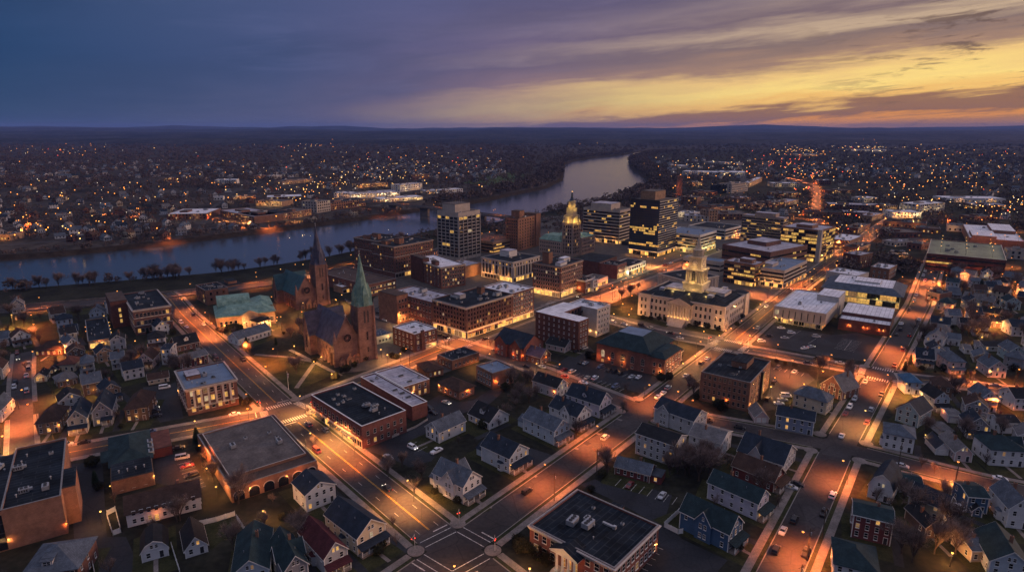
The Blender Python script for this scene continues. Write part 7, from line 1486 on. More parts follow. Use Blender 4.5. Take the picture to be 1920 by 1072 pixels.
# museum box
x, y, rot, w, d, h = BL['museum']; r = reg('museum', thing('museum','windowless pale concrete box with dark slits floating over a lit glass ground floor','museum',(x,y,0),math.radians(rot)))
mb = MB(); mb.box(2,2,-.2,w-2,d-2,3.2); mb.build('ground_floor','gray_stucco',r); P4 = [(0,0),(w,0),(w,d),(0,d)]; shell(r,P4,h,'concrete_panel','roof_white',.7,'concrete_panel',z0=3.2)
mb = MB(); mb.face([(0,0,3.2),(0,d,3.2),(w,d,3.2),(w,0,3.2)]); mb.build('soffit','white_panel',r)
p, a, L_ = LEFT(w,d)
for i in range(7): m2 = MB(); m2.box(-.25,-.05,4.2,.25,.02,h-1.6); m2.build('slit_window','glass_dark',r,(0,d*(1-(i+1.6)/8.4),0),a)
put('lit_window', window_mesh(2.2,3,'pane_pale','concrete_panel',mull=0,rails=0), r, (0,d*.93,h-5), a)
for i in range(9): m2 = MB(); m2.box(-.2,-.2,-.2,.2,.2,3.2); m2.build('pillar','concrete_panel',r,(.6,d*(i+.5)/9,0)); light('soffit_light','POINT',(.9,d*(i+.5)/9+1.2,2.7),75,(1,.72,.2),r,.15)
shopfront(r,(2,d-2),a,d-4,h=3.2,lit=.6,trim='concrete_panel'); shopfront(r,(2,2),0,w-4,h=3.2,lit=.4,trim='concrete_panel')
volume(r,w*.62,-.3,w+.3,d*.42,-.2,h+3.2,'gray_stucco','roof_white','stair_tower'); rooftop(r,w*.15,d*.2,w*.6,d*.8,h-.68,6,(0,1,2,0))
# modern library
x, y, rot, w, d, h = BL['library']; r = reg('library', thing('library','modern glass library with sloping dark eaves and white flat roofs, glowing yellow inside','library',(x,y,0),math.radians(rot)))
mb = MB(); mb.prism([(1.2,1.2),(w-1.2,1.2),(w-1.2,d-1.2),(1.2,d-1.2)],-.2,h,0); mb.build('wall','gray_stucco',r)
hip_roof(r,0,0,w,d,h-.4,h+3.4,'roof_slate',.8,flat=7.5,flatmat='roof_white'); bands(r,(1.2,d-1.2),-PI/2,d-2.4,2,.6,4.2,3.4,.72,step=1.9); bands(r,(1.2,1.2),0,w-2.4,2,.6,4.2,3.4,.5,step=1.9)
volume(r,w*.35,d*.3,w*.7,d*.62,h+3.3,h+4.6,'white_panel','roof_white'); rooftop(r,w*.3,d*.15,w*.75,d*.9,h+3.42,5,(0,1,2))
for i in range(5): light('front_light','POINT',(-1.8,d*(i+.5)/5,4.5),468,(1,.72,.2),r,.3)
light('front_light','POINT',(w*.5,-2.5,4),540,(1,.65,.2),r,.3)
r, w, d, h = std('lowbrick','brick_hall','low dark red brick hall with two-level white roof beside the empty car park','hall','dark_brick','roof_white',n=5,kinds=(0,1,2),frame='trim_dark',cap='trim_dark'); volume(r,w*.3,.3,w-.3,d-.3,h-.6,h+1.6,'dark_brick','roof_white','upper_hall')
for i in range(3): wall_lamp(r,*(r.matrix_basis @ Vector((-.4,d*(.2+.3*i),0)))[:2],3.8,230,'lamp_sodium')
r, w, d, h = std('brickapt','brick_apartment_block','four-storey brown brick apartment house with black roof at the striped crossing','apartment block','brown_brick','roof_membrane',R=(4,6,1.1,1.7,1.4,3.2),Lf=(4,9,1.1,1.7,1.4,3.2),n=7,kinds=(2,2,1,4,0),frame='sandstone',lit=.05,pent=((.5,.3,.85,.62,2.4),)); volume(r,w*.5,-1.1,w*.56,-.01,0,h-.4,'trim_dark','trim_dark','fire_stair')
r, w, d, h = std('lapt','apartment_building','U-shaped five-storey brick and stucco apartment house with white roof and dark court balconies','apartment building','gray_stucco','roof_white',R=(5,4,1.2,1.6,1.6,3.2),n=4,kinds=(2,1,0),cap='trim_white',frame='trim_white',lit=.06)
x1 = w; xm1 = -26.; yb = d
volume(r,-26,d*.55,-.05,d+4,-.3,h-.02,'brick','roof_white','court_wing',False); volume(r,-27,-6,-17.5,d+4.02,-.3,h+.02,'dark_brick','roof_white','brick_wing',False)
p = (-27,d+4); facade(r,p,-PI/2,d+10,5,8,1.6,3.2,.7,1.2,.02,'trim_white'); facade(r,(-27,-6),0,9.5,5,3,1.6,3.2,1.0,1.5,.08,'trim_white'); facade(r,(-17.5,d*.55),0,17.5,5,5,1.6,3.2,1.2,1.6,.08,'trim_dark')
for f in range(1,5):
    m2 = MB(); m2.box(-17,d*.55-1.5,f*3.2+1.0,-.3,d*.55,f*3.2+1.15); m2.box(-17,d*.55-1.5,f*3.2+1.15,-.3,d*.55-1.44,f*3.2+2.1); m2.build('balcony','trim_dark',r)
    m2 = MB(); m2.box(-17.4,-5,f*3.2+1,-16.2,d*.5,f*3.2+1.12); m2.box(-16.26,-5,f*3.2+1.1,-16.2,d*.5,f*3.2+2); m2.build('fire_escape','trim_dark',r)
light('court_light','POINT',(-8,1,3),300,WARM,r,.2); light('court_light','POINT',(-.8,-2,3),300,WARM,r,.2)
# brick hall with the big hipped roof
x, y, rot, w, d, h = BL['bhall']; r = reg('bhall', thing('brick_hall','brick hall with huge dark teal hipped roof and arched windows over the car park','hall',(x,y,0),math.radians(rot)))
mb = MB(); mb.prism([(0,8),(w+8,8),(w+8,d),(0,d)],-.3,h,0); mb.prism([(0,0),(w,0),(w,8),(0,8)],-.3,h-.8,0); mb.build('wall','brick',r); hip_roof(r,0,8,w+8,d,h,h+5.6,'roof_tealr',.7,flat=9.,flatmat='roof_bluegray'); hip_roof(r,0,0,w,9,h-.8,h+1.4,'roof_tealr',.5,flat=3.4,name='porch_wing_roof')
facade(r,(0,d),-PI/2,d-8,1,5,3.6,4,1.9,2.6,.1,'trim_stone',arch_top=True,mull=2,panes=lambda f,c:'pane_pale' if c == 0 else None); facade(r,(0,d),-PI/2,d-8,1,5,.8,4,1.3,1.2,.15,'trim_stone'); facade(r,(0,8),-PI/2,8,2,2,1,4,1.2,1.8,.1,'trim_stone'); facade(r,(0,0),0,w,2,5,1.2,4.2,1.5,2.4,.1,'trim_white')
columns(r,(w+.1,3),0,7.5,4,.4,5.4,.4,'limestone',.6); volume(r,w+.05,1.5,w+8,8,5.4,6.4,'limestone','roof_membrane','porch'); light('porch_light','POINT',(w*.5,-2.4,3.4),420,WARM,r,.2); light('porch_light','POINT',(-1.6,3,3.2),260,WARM,r,.2); light('yard_light','POINT',(-2,d*.62,4.4),260,WARM,r,.2); light('side_light','POINT',(-1.6,d-1.5,3.4),320,SOD,r,.2)
# main street row
r, w, d, h = std('rowA','shop_row_building','plain red brick shop with dark roof at the head of the main street row','shop','red_brick','roof_membrane',R=(2,6,1.3,2,4.8,3),n=4,frame='trim_stone',shop=4); volume(r,-1,d,w+14,d+26,-.2,h+1,'dark_brick','roof_membrane','rear_block')
for i in range(3): light('shop_light','POINT',(w*(i+.5)/3,-2.4,3.2),756,(1,.68,.3),r,.3)
r, w, d, h = std('rowB','shop_row_building','long white-fronted shop with dark roof, second in the main street row','shop','white_panel','roof_membrane',R=(1,7,2.4,1.6,5,3),n=4,frame='trim_dark',shop=4.2)
for i in range(5): light('shop_light','POINT',(w*(i+.5)/5,-2.4,3.2),756,(1,.68,.3),r,.3)
r, w, d, h = std('rowC','shop_row_building','narrow brick shop house with white cornice beside the brick hotel','shop','red_brick','roof_membrane',R=(2,4,1.1,1.7,4.4,2.9),n=2,frame='trim_white',cornice='trim_white',shop=3.6)
r, w, d, h = std('rowD','shop_row_building','narrow white three-storey shop house, second from the brick hotel','shop','white_panel','roof_lavender',R=(2,2,1.2,1.7,4.2,2.6),n=1,frame='trim_dark',shop=3.4)
r, w, d, h = std('rowE','shop_row_building','low dim grey shop with a lit front, third from the brick hotel','shop','gray_stucco','roof_gravel',n=2,shop=3.4,shoplit=1)
for i in range(3): light('shop_light','POINT',(w*(i+.5)/3,-2.4,3),900,SOD,r,.3)
# right-hand streets
std('brick38','brick_apartment_block','dark red brick block with stair windows lit, beside the orange street on the right','apartment block','dark_brick','roof_lavender',R=(3,5,1,1.6,1.6,3.4),Lf=(3,3,.9,1.5,1.6,3.4),n=5,frame='trim_stone',lit=.3)
std('lowwhite','brick_office','two-storey brick office with white rooftop plant between library and parking deck','office','brown_brick','roof_white',R=(2,6,1.3,1.6,1.4,3.6),Lf=(2,3,1.3,1.6,1.4,3.6),n=6,frame='trim_white',lit=.1)
std('lib2','exhibition_hall','low hall with white roofs directly behind the modern library','hall','gray_stucco','roof_white',n=6,Lf=(1,8,1.6,2,2,4),frame='trim_dark')
std('lowoff','brick_warehouse','low brick warehouse with white roof beside the dark ribbon office','warehouse','brown_brick','roof_white',n=5,R=(2,9,1.4,1.4,1.5,3.6),frame='trim_stone')
r, w, d, h = std('deck','parking_deck','huge brick parking deck with pale green-lit top level at the right edge','parking deck','dark_brick','deck_top',n=6,kinds=(4,2,0),cap='trim_stone')
bands(r,*RIGHT(w,d),3,2.2,4.0,1.5,.1,'glass_dark',step=4.5,name='deck_opening'); bands(r,*LEFT(w,d),3,2.2,4.0,1.5,.1,'glass_dark',step=4.5,name='deck_opening')
for i in range(3):
    for j in range(4):
        X, Y = w*(i+.5)/3, d*(j+.5)/4; m2 = MB(); m2.cyl(X,Y,h-.6,h+5.5,.1,.07,6); m2.ball(X,Y,h+5.7,.25,1); m2.build('deck_lamp',['metal_dark','lamp_warm'],r); light('deck_light','POINT',(X+.6,Y,h+5.3),420,(1,.86,.45),r,.2)
for i in range(5): light('street_glow','POINT',(w*(i+.5)/5,-2,4),420,SOD,r,.2)
r, w, d, h = std('warehouse','warehouse','long low warehouse with orange floodlit pale roofs behind the parking deck','warehouse','orange_brick','roof_white',n=6,pent=((.05,.02,.5,.4,2.5),(.5,.45,.95,.95,3)))
for i in range(4): light('flood_light','POINT',(w*(i+.5)/4,-4,h+5),1500,SOD,r,.3); m2 = MB(); m2.cyl(w*(i+.5)/4,-4,-.1,h+5.2,.12,.08,6); m2.ball(w*(i+.5)/4,-4,h+5.5,.35,1); m2.build('flood_mast',['metal_dark','lamp_sodium'],r)
# small ones in the middle of the picture
std('blackflat','brick_terrace','low flat black-roofed terrace in the shadow behind the brick workshop','terrace','brown_brick','roof_membrane',R=(1,6,1,1.6,1.4,3),Lf=(1,4,1,1.6,1.4,3),n=6,kinds=(2,2,1),frame='trim_stone',lit=.1)
r, w, d, h = std('tanbrick','brick_apartment_block','brick house with blue-grey roof and one orange-lit tan wall','apartment block','orange_brick','roof_bluegray',R=(1,2,1,1.5,1.4,3),Lf=(2,5,1.1,1.6,1.5,3.2),n=3,kinds=(2,2),frame='trim_white',lit=.1); wall_lamp(r,*(r.matrix_basis @ Vector((w*.12,-.4,0)))[:2],4.4,260,'lamp_sodium')
x, y, rot, w, d, h = BL['brownhip']; r = reg('brownhip', thing('bungalow','brown-roofed bungalow with two orange wall lamps behind the pale-roofed workshop','bungalow',(x,y,0),math.radians(rot))); mb = MB(); mb.prism([(0,0),(w,0),(w,d),(0,d)],-.2,h-1); mb.build('wall','orange_brick',r); hip_roof(r,0,0,w,d,h-1,h+2,'roof_brownr',.8)
facade(r,(0,d),-PI/2,d,1,4,1.2,3,1,1.5,.2,'trim_white'); facade(r,(0,0),0,w,1,3,1.2,3,1,1.5,.2,'trim_white'); wall_lamp(r,*(r.matrix_basis @ Vector((-.4,d*.6,0)))[:2],3.4,190,'lamp_sodium'); wall_lamp(r,*(r.matrix_basis @ Vector((w*.6,-.4,0)))[:2],3.4,190,'lamp_sodium')
x, y, rot, w, d, h = BL['brownlow']; r = reg('brownlow', thing('bungalow','small dull brown-roofed bungalow by the church street pavement','bungalow',(x,y,0),math.radians(rot))); mb = MB(); mb.prism([(0,0),(w,0),(w,d),(0,d)],-.2,h-.6); mb.build('wall','brown_brick',r); hip_roof(r,0,0,w,d,h-.6,h+1.6,'roof_brownr',.6); facade(r,(0,0),0,w,1,3,1,3,.9,1.4,.1,'trim_white')
x, y, rot, w, d, h = BL['vict']; r = reg('vict', thing('brick_row_house','Victorian brick row house with steep navy roofs and an orange-lit corner on the side street','row house',(x,y,0),math.radians(rot))); mb = MB(); mb.prism([(0,0),(w,0),(w,d),(0,d)],-.2,h-3,0,cap=False)
for yy in (0,d): q = [(0,yy,h-3),(w,yy,h-3),(w/2,yy,h+2)]; mb.face(q if yy == 0 else q[::-1])
mb.build('wall','red_brick',r); q = MB(); gable_roof(q,0,w,0,d,h-3,h+2.2,'y'); gable_roof(q,-1.5,w*.5,d*.05,d*.4,h-3,h+.8,'x'); gable_roof(q,-1.5,w*.5,d*.55,d*.95,h-3,h+.8,'x'); q.build('roof','roof_navy',r)
for (a0,a1) in ((.05,.4),(.55,.95)): m2 = MB(); m2.prism([(-1.4,d*a0),(0,d*a0),(0,d*a1),(-1.4,d*a1)],-.2,h-3,0,cap=False); m2.face([(-1.4,d*a1,h-3),(-1.4,d*a0,h-3),(-1.4,d*(a0+a1)/2,h+.7)]); m2.build('bay','red_brick',r); [put('window', window_mesh(.9,1.5,pick_pane(.15),'trim_white',mull=0), r, (-1.4,d*(a0+a1)/2+dy,z), -PI/2) for dy in (-1.3,1.3) for z in (1,4.2)]
facade(r,(0,0),0,w,2,4,1.1,3.4,1,1.6,.12,'trim_white'); light('door_light','POINT',(-2.2,d*.3,3),260,SOD,r,.2); light('door_light','POINT',(-2.2,d*.9,3),200,SOD,r,.2)

r, w, d, h = std('longbrick','brick_office_block','long low brick office with two rows of lit windows behind the green spire','office block','brick','roof_brown',R=(2,14,1.5,1.5,2.2,3.4),Lf=(2,8,1.3,1.5,2.2,3.4),n=5,frame='trim_stone',lit=.45)
r, w, d, h = std('tanmid','parking_house','plain tan block with pale roof, yellow-lit between the white-roofed office and the columned office','parking house','tan','roof_lavender',n=4,kinds=(2,0)); light('front_light','POINT',(w*.5,-3,4),1600,WARM,r,.3); light('front_light','POINT',(-3,d*.4,4),1200,WARM,r,.3)
r, w, d, h = std('leftlow','shop','small flat-roofed shop with a yellow-lit wall beside the dark spire','shop','tan','roof_white',n=3,shop=3.2,shoplit=.7); light('front_light','POINT',(w*.5,-3,3.6),900,WARM,r,.3)
r, w, d, h = std('shedrow','workshop','low dark-roofed shed with greenish lit yard left of the dark red corner house','workshop','gray_stucco','roof_slate',R=(1,4,1.2,1.4,1,3),n=2,kinds=(2,)); light('yard_light','POINT',(w*.6,-3,3.4),500,(1,.85,.4),r,.3)
r, w, d, h = std('rivergarage','parking_garage','wide garage with orange-lit roof between the grey grid tower and the brick slab','parking garage','tan','roof_brown',n=2); bands(r,*RIGHT(w,d),3,1.5,3.2,1.3,.4,'glass_dark',step=4); bands(r,*LEFT(w,d),3,1.5,3.2,1.3,.3,'glass_dark',step=4)
for i in range(3): light('deck_light','POINT',(w*(i+.5)/3,d*.5,h+5),1400,SOD,r,.3); m2 = MB(); m2.cyl(w*(i+.5)/3,d*.5,h-.6,h+5.4,.1,.07,6); m2.ball(w*(i+.5)/3,d*.5,h+5.8,.3,1); m2.build('deck_lamp',['metal_dark','lamp_sodium'],r)
# long teal-roofed club house and the white motel-like house, bottom left
x, y, rot, w, d, h = BL['clubhouse']; r = reg('clubhouse', thing('club_house','long club house with dark teal hipped roof and black rear roof, opposite the gabled row','club house',(x,y,0),math.radians(rot))); mb = MB(); mb.prism([(0,0),(w,0),(w,d),(0,d)],-.2,h-.2); mb.build('wall','tan',r)
hip_roof(r,0,d*.32,w,d,h-.2,h+2.6,'roof_tealr',.7); q = MB(); gable_roof(q,-2.5,w*.5,d*.5,d*.72,h-.6,h+1.4,'x'); q.build('side_roof','roof_tealr',r); volume(r,.3,-.2,w-.3,d*.34,-.2,h+.3,'brown_brick','roof_membrane','rear_wing'); facade(r,(0,d),-PI/2,d,1,6,1.1,3,1.1,1.5,.1,'trim_white'); facade(r,(0,0),0,w,1,3,1.1,3,1,1.5,.1,'trim_white')
for i in range(4): put('roof_vent', UNITS[2], r, (w*(.2+.2*i),d*.12,h+.32))
for i in range(3): put('rooftop_unit', UNITS[0], r, (w+.2,d*(.45+.12*i),h-1), PI/2)
volume(r,w+.05,d*.55,w+7,d*.98,-.2,h-1.2,'barnred','roof_redbrown','side_wing')
x, y, rot, w, d, h = BL['motel']; r = reg('motel', thing('white_house','long two-storey white house with dull brown roof and one glowing orange doorway','house',(x,y,0),math.radians(rot))); mb = MB(); mb.prism([(0,0),(w,0),(w,d),(0,d)],-.2,h,0,cap=False)
for xx in (0,w): q = [(xx,d,h),(xx,0,h),(xx,d/2,h+3.2)]; mb.face(q if xx == 0 else q[::-1])
mb.build('wall','white',r); q = MB(); gable_roof(q,0,w,0,d,h,h+3.4,'x',.5,.15); q.build('roof','roof_brownr',r); facade(r,(0,0),0,w,2,9,1,2.7,.95,1.4,.06,'trim_white',skip={(0,3),(0,6)}); facade(r,(w,0),PI/2,d,2,3,1,2.7,.95,1.4,.05,'trim_white'); put('door', window_mesh(1.1,2.1,'pane_warm','trim_white',mull=0,rails=2), r, (w*.39,0,.15), 0); light('door_light','POINT',(w*.39,-1.6,2.6),160,SOD,r,.15)
c = MB(); c.box(w*.7,d*.5,h,w*.7+.8,d*.5+.8,h+4.4); c.build('chimney','brown_brick',r)

# ------------------------------------------------------------------ churches
def spire(root, x, y, z, s, hgt, mat, n=8, name='spire', flare=True):
    mb = MB(); r0 = s*.56
    if flare: mb.prism([(x-s/2-.3,y-s/2-.3),(x+s/2+.3,y-s/2-.3),(x+s/2+.3,y+s/2+.3),(x-s/2-.3,y+s/2+.3)],z,z+s*.5,0,top=[(x-s*.34,y-s*.34),(x+s*.34,y-s*.34),(x+s*.34,y+s*.34),(x-s*.34,y+s*.34)])
    mb.cyl(x,y,z+.2,z+hgt,r0,.06,n); 
    for i in range(4):
        a = PI/2*i; u, v = math.cos(a), math.sin(a); X, Y = x+u*s*.42, y+v*s*.42; t = s*.17
        mb.prism([(X-t,Y-t),(X+t,Y-t),(X+t,Y+t),(X-t,Y+t)],z,z+s*.75,0,cap=False); mb.cyl(X,Y,z+s*.75,z+s*1.35,t*1.42,.02,4)
    sp_ = mb.build(name, mat, root); c = MB(); c.box(x-.07,y-.07,z+hgt-.2,x+.07,y+.07,z+hgt+2.2); c.box(x-.55,y-.06,z+hgt+1.2,x+.55,y+.06,z+hgt+1.4); c.ball(x,y,z+hgt,.3); c.build('cross','metal_gray',root); return sp_
def church(key, label, roofm, w, d, eave, ridge, tx, ts, th, sh, spm, x, y, rot, transept=True):
    r = reg(key, thing('church', label, 'church', (x,y,0), math.radians(rot)))
    mb = MB(); mb.prism([(0,0),(w,0),(w,d),(0,d)],-.3,eave,0,cap=False)
    for yy in (0,d): q = [(0,yy,eave),(w,yy,eave),(w/2,yy,ridge+.3)]; mb.face(q if yy == 0 else q[::-1])
    mb.slab([(-.3,-.5,eave-.2),(w/2,-.5,ridge+.9),(w/2,.5,ridge+.9),(-.3,.5,eave-.2)],.7); mb.slab([(w/2,-.5,ridge+.9),(w+.3,-.5,eave-.2),(w+.3,.5,eave-.2),(w/2,.5,ridge+.9)],.7)
    mb.build('nave','brownstone',r); q = MB(); k = (ridge-eave)/(w/2)
    q.slab([(-.6,.6,eave-.6*k),(w/2,.6,ridge),(w/2,d+.3,ridge),(-.6,d+.3,eave-.6*k)][::-1],.25); q.slab([(w/2,.6,ridge),(w+.6,.6,eave-.6*k),(w+.6,d+.3,eave-.6*k),(w/2,d+.3,ridge)][::-1],.25)
    if transept:
        y0, y1 = d*.7, d*.94; yc = (y0+y1)/2; mb = MB()
        for X0, X1 in ((-4,0.01),(w-.01,w+4)):
            mb.prism([(X0,y0),(X1,y0),(X1,y1),(X0,y1)],-.3,eave,0,cap=False)
        mb.face([(-4,y1,eave),(-4,y0,eave),(-4,yc,ridge-1.5)]); mb.face([(w+4,y0,eave),(w+4,y1,eave),(w+4,yc,ridge-1.5)]); mb.build('transept','brownstone',r)
        gable_roof(q,-4,w+4,y0,y1,eave,ridge-1.3,'x',.4,.2)
    q.build('roof', roofm, r); R_ = ridge
    m2 = MB(); m2.box(w/2-.12,-.1,ridge+.8,w/2+.12,.15,ridge+2.6); m2.box(w/2-.6,-.1,ridge+1.7,w/2+.6,.15,ridge+1.95); m2.build('gable_cross','trim_stone',r)
    n = int(d/4.2)
    for side, X, a in (('l',0,-PI/2),('r',w,PI/2)):
        for i in range(n):
            Y = d*(i+.5)/n
            if transept and d*.66 < Y < d*.97: continue
            put('lancet_window', window_mesh(1.1,eave*.42,'glass_dark','brownstone',arch=True,rails=2), r, (X,Y,eave*.25), a)
            m3 = MB(); m3.box(-.4,-1.1,-.3,.4,0,eave*.55); m3.slab([(-.4,-1.1,eave*.55),(.4,-1.1,eave*.55),(.4,0,eave*.85),(-.4,0,eave*.85)],.3); m3.build('buttress','brownstone',r,(X,Y-d/n/2,0),a)
    if transept: put('lancet_window', window_mesh(1.6,eave*.5,'glass_dark','brownstone',arch=True), r, (-4,d*.82,eave*.3), -PI/2)
    # rose window and three gabled portals
    m3 = MB(); c0 = eave+(ridge-eave)*.18; rr = w*.16
    m3.face([(rr*math.cos(2*PI*i/24),-.04,rr*math.sin(2*PI*i/24)) for i in range(24)],0)
    for i in range(24): m3.beam((rr*1.06*math.cos(2*PI*i/24),-.12,rr*1.06*math.sin(2*PI*i/24)),(rr*1.06*math.cos(2*PI*(i+1)/24),-.12,rr*1.06*math.sin(2*PI*(i+1)/24)),.2,1,5)
    for i in range(12): m3.beam((0,-.08,0),(rr*math.cos(2*PI*i/12),-.08,rr*math.sin(2*PI*i/12)),.08,1,4)
    m3.build('rose_window',['glass_dark','brownstone'],r,(w/2,-.55 if True else 0,c0),0)
    for px, pw_, ph in ((w*.5,3.6,6.2),(w*.2,2.4,4.6),(w*.8,2.4,4.6)):
        m3 = MB(); m3.prism([(-pw_/2,-1.8),(pw_/2,-1.8),(pw_/2,0),(-pw_/2,0)],-.3,ph*.62,0,cap=False); m3.face([(-pw_/2,-1.8,ph*.62),(pw_/2,-1.8,ph*.62),(0,-1.8,ph)])
        m3.slab([(-pw_/2-.3,-2.1,ph*.58),(0,-2.1,ph+.25),(0,0,ph+.25),(-pw_/2-.3,0,ph*.58)][::-1],.3); m3.slab([(0,-2.1,ph+.25),(pw_/2+.3,-2.1,ph*.58),(pw_/2+.3,0,ph*.58),(0,0,ph+.25)][::-1],.3)
        m3.build('portal','brownstone',r,(px,-.5,0)); put('portal_door', window_mesh(pw_*.42,ph*.36,'trim_dark','brownstone',arch=True,rails=0), r, (px,-2.3,.1), 0)
    for X in (0,w):
        m3 = MB(); m3.prism([(X-.8,-1),(X+.8,-1),(X+.8,.6),(X-.8,.6)],-.3,eave+2,0); m3.cyl(X,-.2,eave+2,eave+7,1.0,.04,8); m3.build('pinnacle',['brownstone'],r)
    # tower
    tw = volume(r,tx,-1.2,tx+ts,ts-1.2,-.3,th,'brownstone','roof_brown','tower',False)
    for (u,v) in ((0,0),(1,0),(0,1),(1,1)):
        m3 = MB(); X, Y = tx+ts*u, -1.2+ts*v; e_ = .75; m3.prism([(X-e_,Y-e_),(X+e_,Y-e_),(X+e_,Y+e_),(X-e_,Y+e_)],-.3,th*.94,0,top=[(X-e_*.6,Y-e_*.6),(X+e_*.6,Y-e_*.6),(X+e_*.6,Y+e_*.6),(X-e_*.6,Y+e_*.6)]); m3.cyl(X,Y,th*.94,th*1.06,.6,.03,6); m3.build('corner_buttress','brownstone',r)
    for an, bx, by in ((0,tx+ts/2,-1.2),(-PI/2,tx,ts/2-1.2)):
        for dx in (-.95,.95): put('belfry_window', window_mesh(.95,th*.2,'trim_dark','brownstone',arch=True,rails=5), r, (bx+(dx if an == 0 else 0),by+(0 if an == 0 else dx),th*.7), an)
        put('lancet_window', window_mesh(.9,th*.14,'glass_dark','brownstone',arch=True), r, (bx,by,th*.38), an)
        put('lancet_window', window_mesh(.7,th*.08,'glass_dark','brownstone',arch=True), r, (bx,by,th*.16), an)
    belt(r,[(tx,-1.2),(tx+ts,-1.2),(tx+ts,ts-1.2),(tx,ts-1.2)],th*.64,.5,.25,'brownstone'); belt(r,[(tx,-1.2),(tx+ts,-1.2),(tx+ts,ts-1.2),(tx,ts-1.2)],th-.6,.6,.35,'brownstone')
    spire(r,tx+ts/2,ts/2-1.2,th,ts,sh,spm)
    light('portal_light','POINT',(w*.5,-4.6,3.2),150,WARM,r,.2)
    return r
church(*CH1); church(*CH2)
# ------------------------------------------------------------------ placing
LM = []   # landmarks for labels: (x, y, phrase)
for k, ph in dict(school='the portico school', leftbrick='the big left brick block', mall='the arcade shopping hall', annex='the pilastered brick block', shop='the corner shop block', whiteL='the pale-roofed workshop', leftblk='the corniced river-road office', courthouse='the green-roofed courthouse', lowdark='the long dark shop', bigblock='the big brick corner block', grayblk='the grey-roofed mill', smallbrick='the dark red corner house', whitetop='the white-roofed brick office', wingR='the brick apartment wings', graytower='the grey grid tower', stoneoff='the columned stone office', hotel='the brick hotel', bricktall='the brick apartment slab', deco='the art deco tower', bandoff='the ribbon-window office', glass='the black glass tower', lowband='the low banded office', beige='the beige slit-window office', darkoff='the yellow-lit ribbon office', cxR='the blue-roofed concrete office', cityhall='city hall', museum='the windowless museum', library='the glass library', lowbrick='the low red brick hall', brickapt='the four-storey brick apartments', bhall='the hipped-roof brick hall', lapt='the U-shaped apartments', rowA='the main street shops', brick38='the stair-lit brick block', deck='the parking deck', warehouse='the floodlit warehouse', tanbrick='the orange-walled brick house', brownhip='the brown bungalow', vict='the Victorian row house', church='the green-spired church', church2='the dark-spired church').items():
    r = ROOT[k]; x, y, rot, w, d, h = (*r.location[:2], 0, 10, 10, 0) if k not in BL else BL[k]; a = math.radians(rot); LM.append((x+math.cos(a)*w*.4-math.sin(a)*d*.4, y+math.sin(a)*w*.4+math.cos(a)*d*.4, ph))
SHORT = dict(h11='the tan bungalow', h12='the porch-fronted cream house', h13='the grey gabled house', h14='the large brown-roofed house', h20='the blue-grey-roofed corner house', h21='the gambrel cottage', h23='the long teal-roofed house', h25='the maroon-roofed house', h26='the navy-roofed cream house', h27='the many-windowed white house', h28='the white Victorian house', h29='the white barn-like house', h31='the bluish white house', h32='the light blue house', h34='the blue-grey dormer house', h37='the plain three-storey house', h38='the barn-red house', h40='the tall white-fronted house', h43='the lilac-white house', h44='the saturated blue house', h45='the long blue-grey house', h47='the pinkish garage', h48='the brick gabled hall', h50='the shuttered white house', h51='the pale teal house', h52='the blue-roofed house', h60='the Queen Anne house', h63='the white gambrel house', h65='the maroon house', h66='the bottom teal-hipped house', h68='the large white edge house', h72='the pink dormer house', h77='the hipped pinkish house', h78='the pinkish lamp house', h80='the right-edge navy-roofed house', h91='the church-lawn cottage', h01='the narrow white house', h04='the tall pale grey house', h06='the pale pink house', h02='the low dark brick house', h54='the pale lilac house', h59='the low pink cottage', h74='the skylight house')
HR = {}
for k, v in HOUSES.items():
    HR[k] = house(k, *v)
    if k in SHORT: a = math.radians(v[2]); LM.append((v[0]+math.cos(a)*v[3]*.5-math.sin(a)*v[4]*.4, v[1]+math.sin(a)*v[3]*.5+math.cos(a)*v[4]*.4, SHORT[k]))
USED = set()
def auto(kind, x, y, group):
    """a label by what the thing stands beside, seen from the camera; falls back on pairs of neighbours"""
    L = sorted(LM, key=lambda l: (l[0]-x)**2+(l[1]-y)**2)[:9]
    def rel(l):
        dx = x/y-l[0]/l[1]; dy = y-l[1]; D = math.hypot(x-l[0], y-l[1])
        if abs(dx)*y > abs(dy)*.8: return 'right of' if dx > 0 else 'left of'
        return 'behind' if dy > 0 else 'in front of'
    c = [f'{kind} {rel(L[0])} {L[0][2]}', f'{kind} close beside {L[0][2]}']
    for i in range(0,4):
        for j in range(i+1,9): c.append(f'{kind} between {L[i][2]} and {L[j][2]}')
    for i in range(1,5): c.append(f'{kind} {rel(L[i])} {L[i][2]}, nearer {L[0][2]}')
    for q in c:
        q = ' '.join(q.split()[:16])
        if q not in USED: USED.add(q); return q
    return c[0]
def seg_az(x, y):
    best = (1e9, 0.)
    for ln, w in RD.values():
        for a, b_ in zip(ln, ln[1:]):
            d = Vector(b_)-Vector(a); t = max(0, min(1, (Vector((x,y))-Vector(a)).dot(d)/d.length_squared)); q = Vector(a)+d*t; D = (Vector((x,y))-q).length
            if D < best[0]: best = (D, math.atan2(q.y-y, q.x-x))
    return best
def inside_b(x, y, pad=.3):
    for k, (bx,by,rot,w,d,h) in BL.items():
        a = math.radians(rot); dx, dy = x-bx, y-by; lx, ly = dx*math.cos(a)+dy*math.sin(a), -dx*math.sin(a)+dy*math.cos(a)
        if -pad < lx < w+pad and -pad < ly < d+pad: return k
    for k, v in HOUSES.items():
        a = math.radians(max(-60,min(60,v[2]))); dx, dy = x-v[0], y-v[1]; lx, ly = dx*math.cos(a)+dy*math.sin(a), -dx*math.sin(a)+dy*math.cos(a)
        if -pad < lx < v[3]+pad and -pad < ly < v[4]+pad: return k
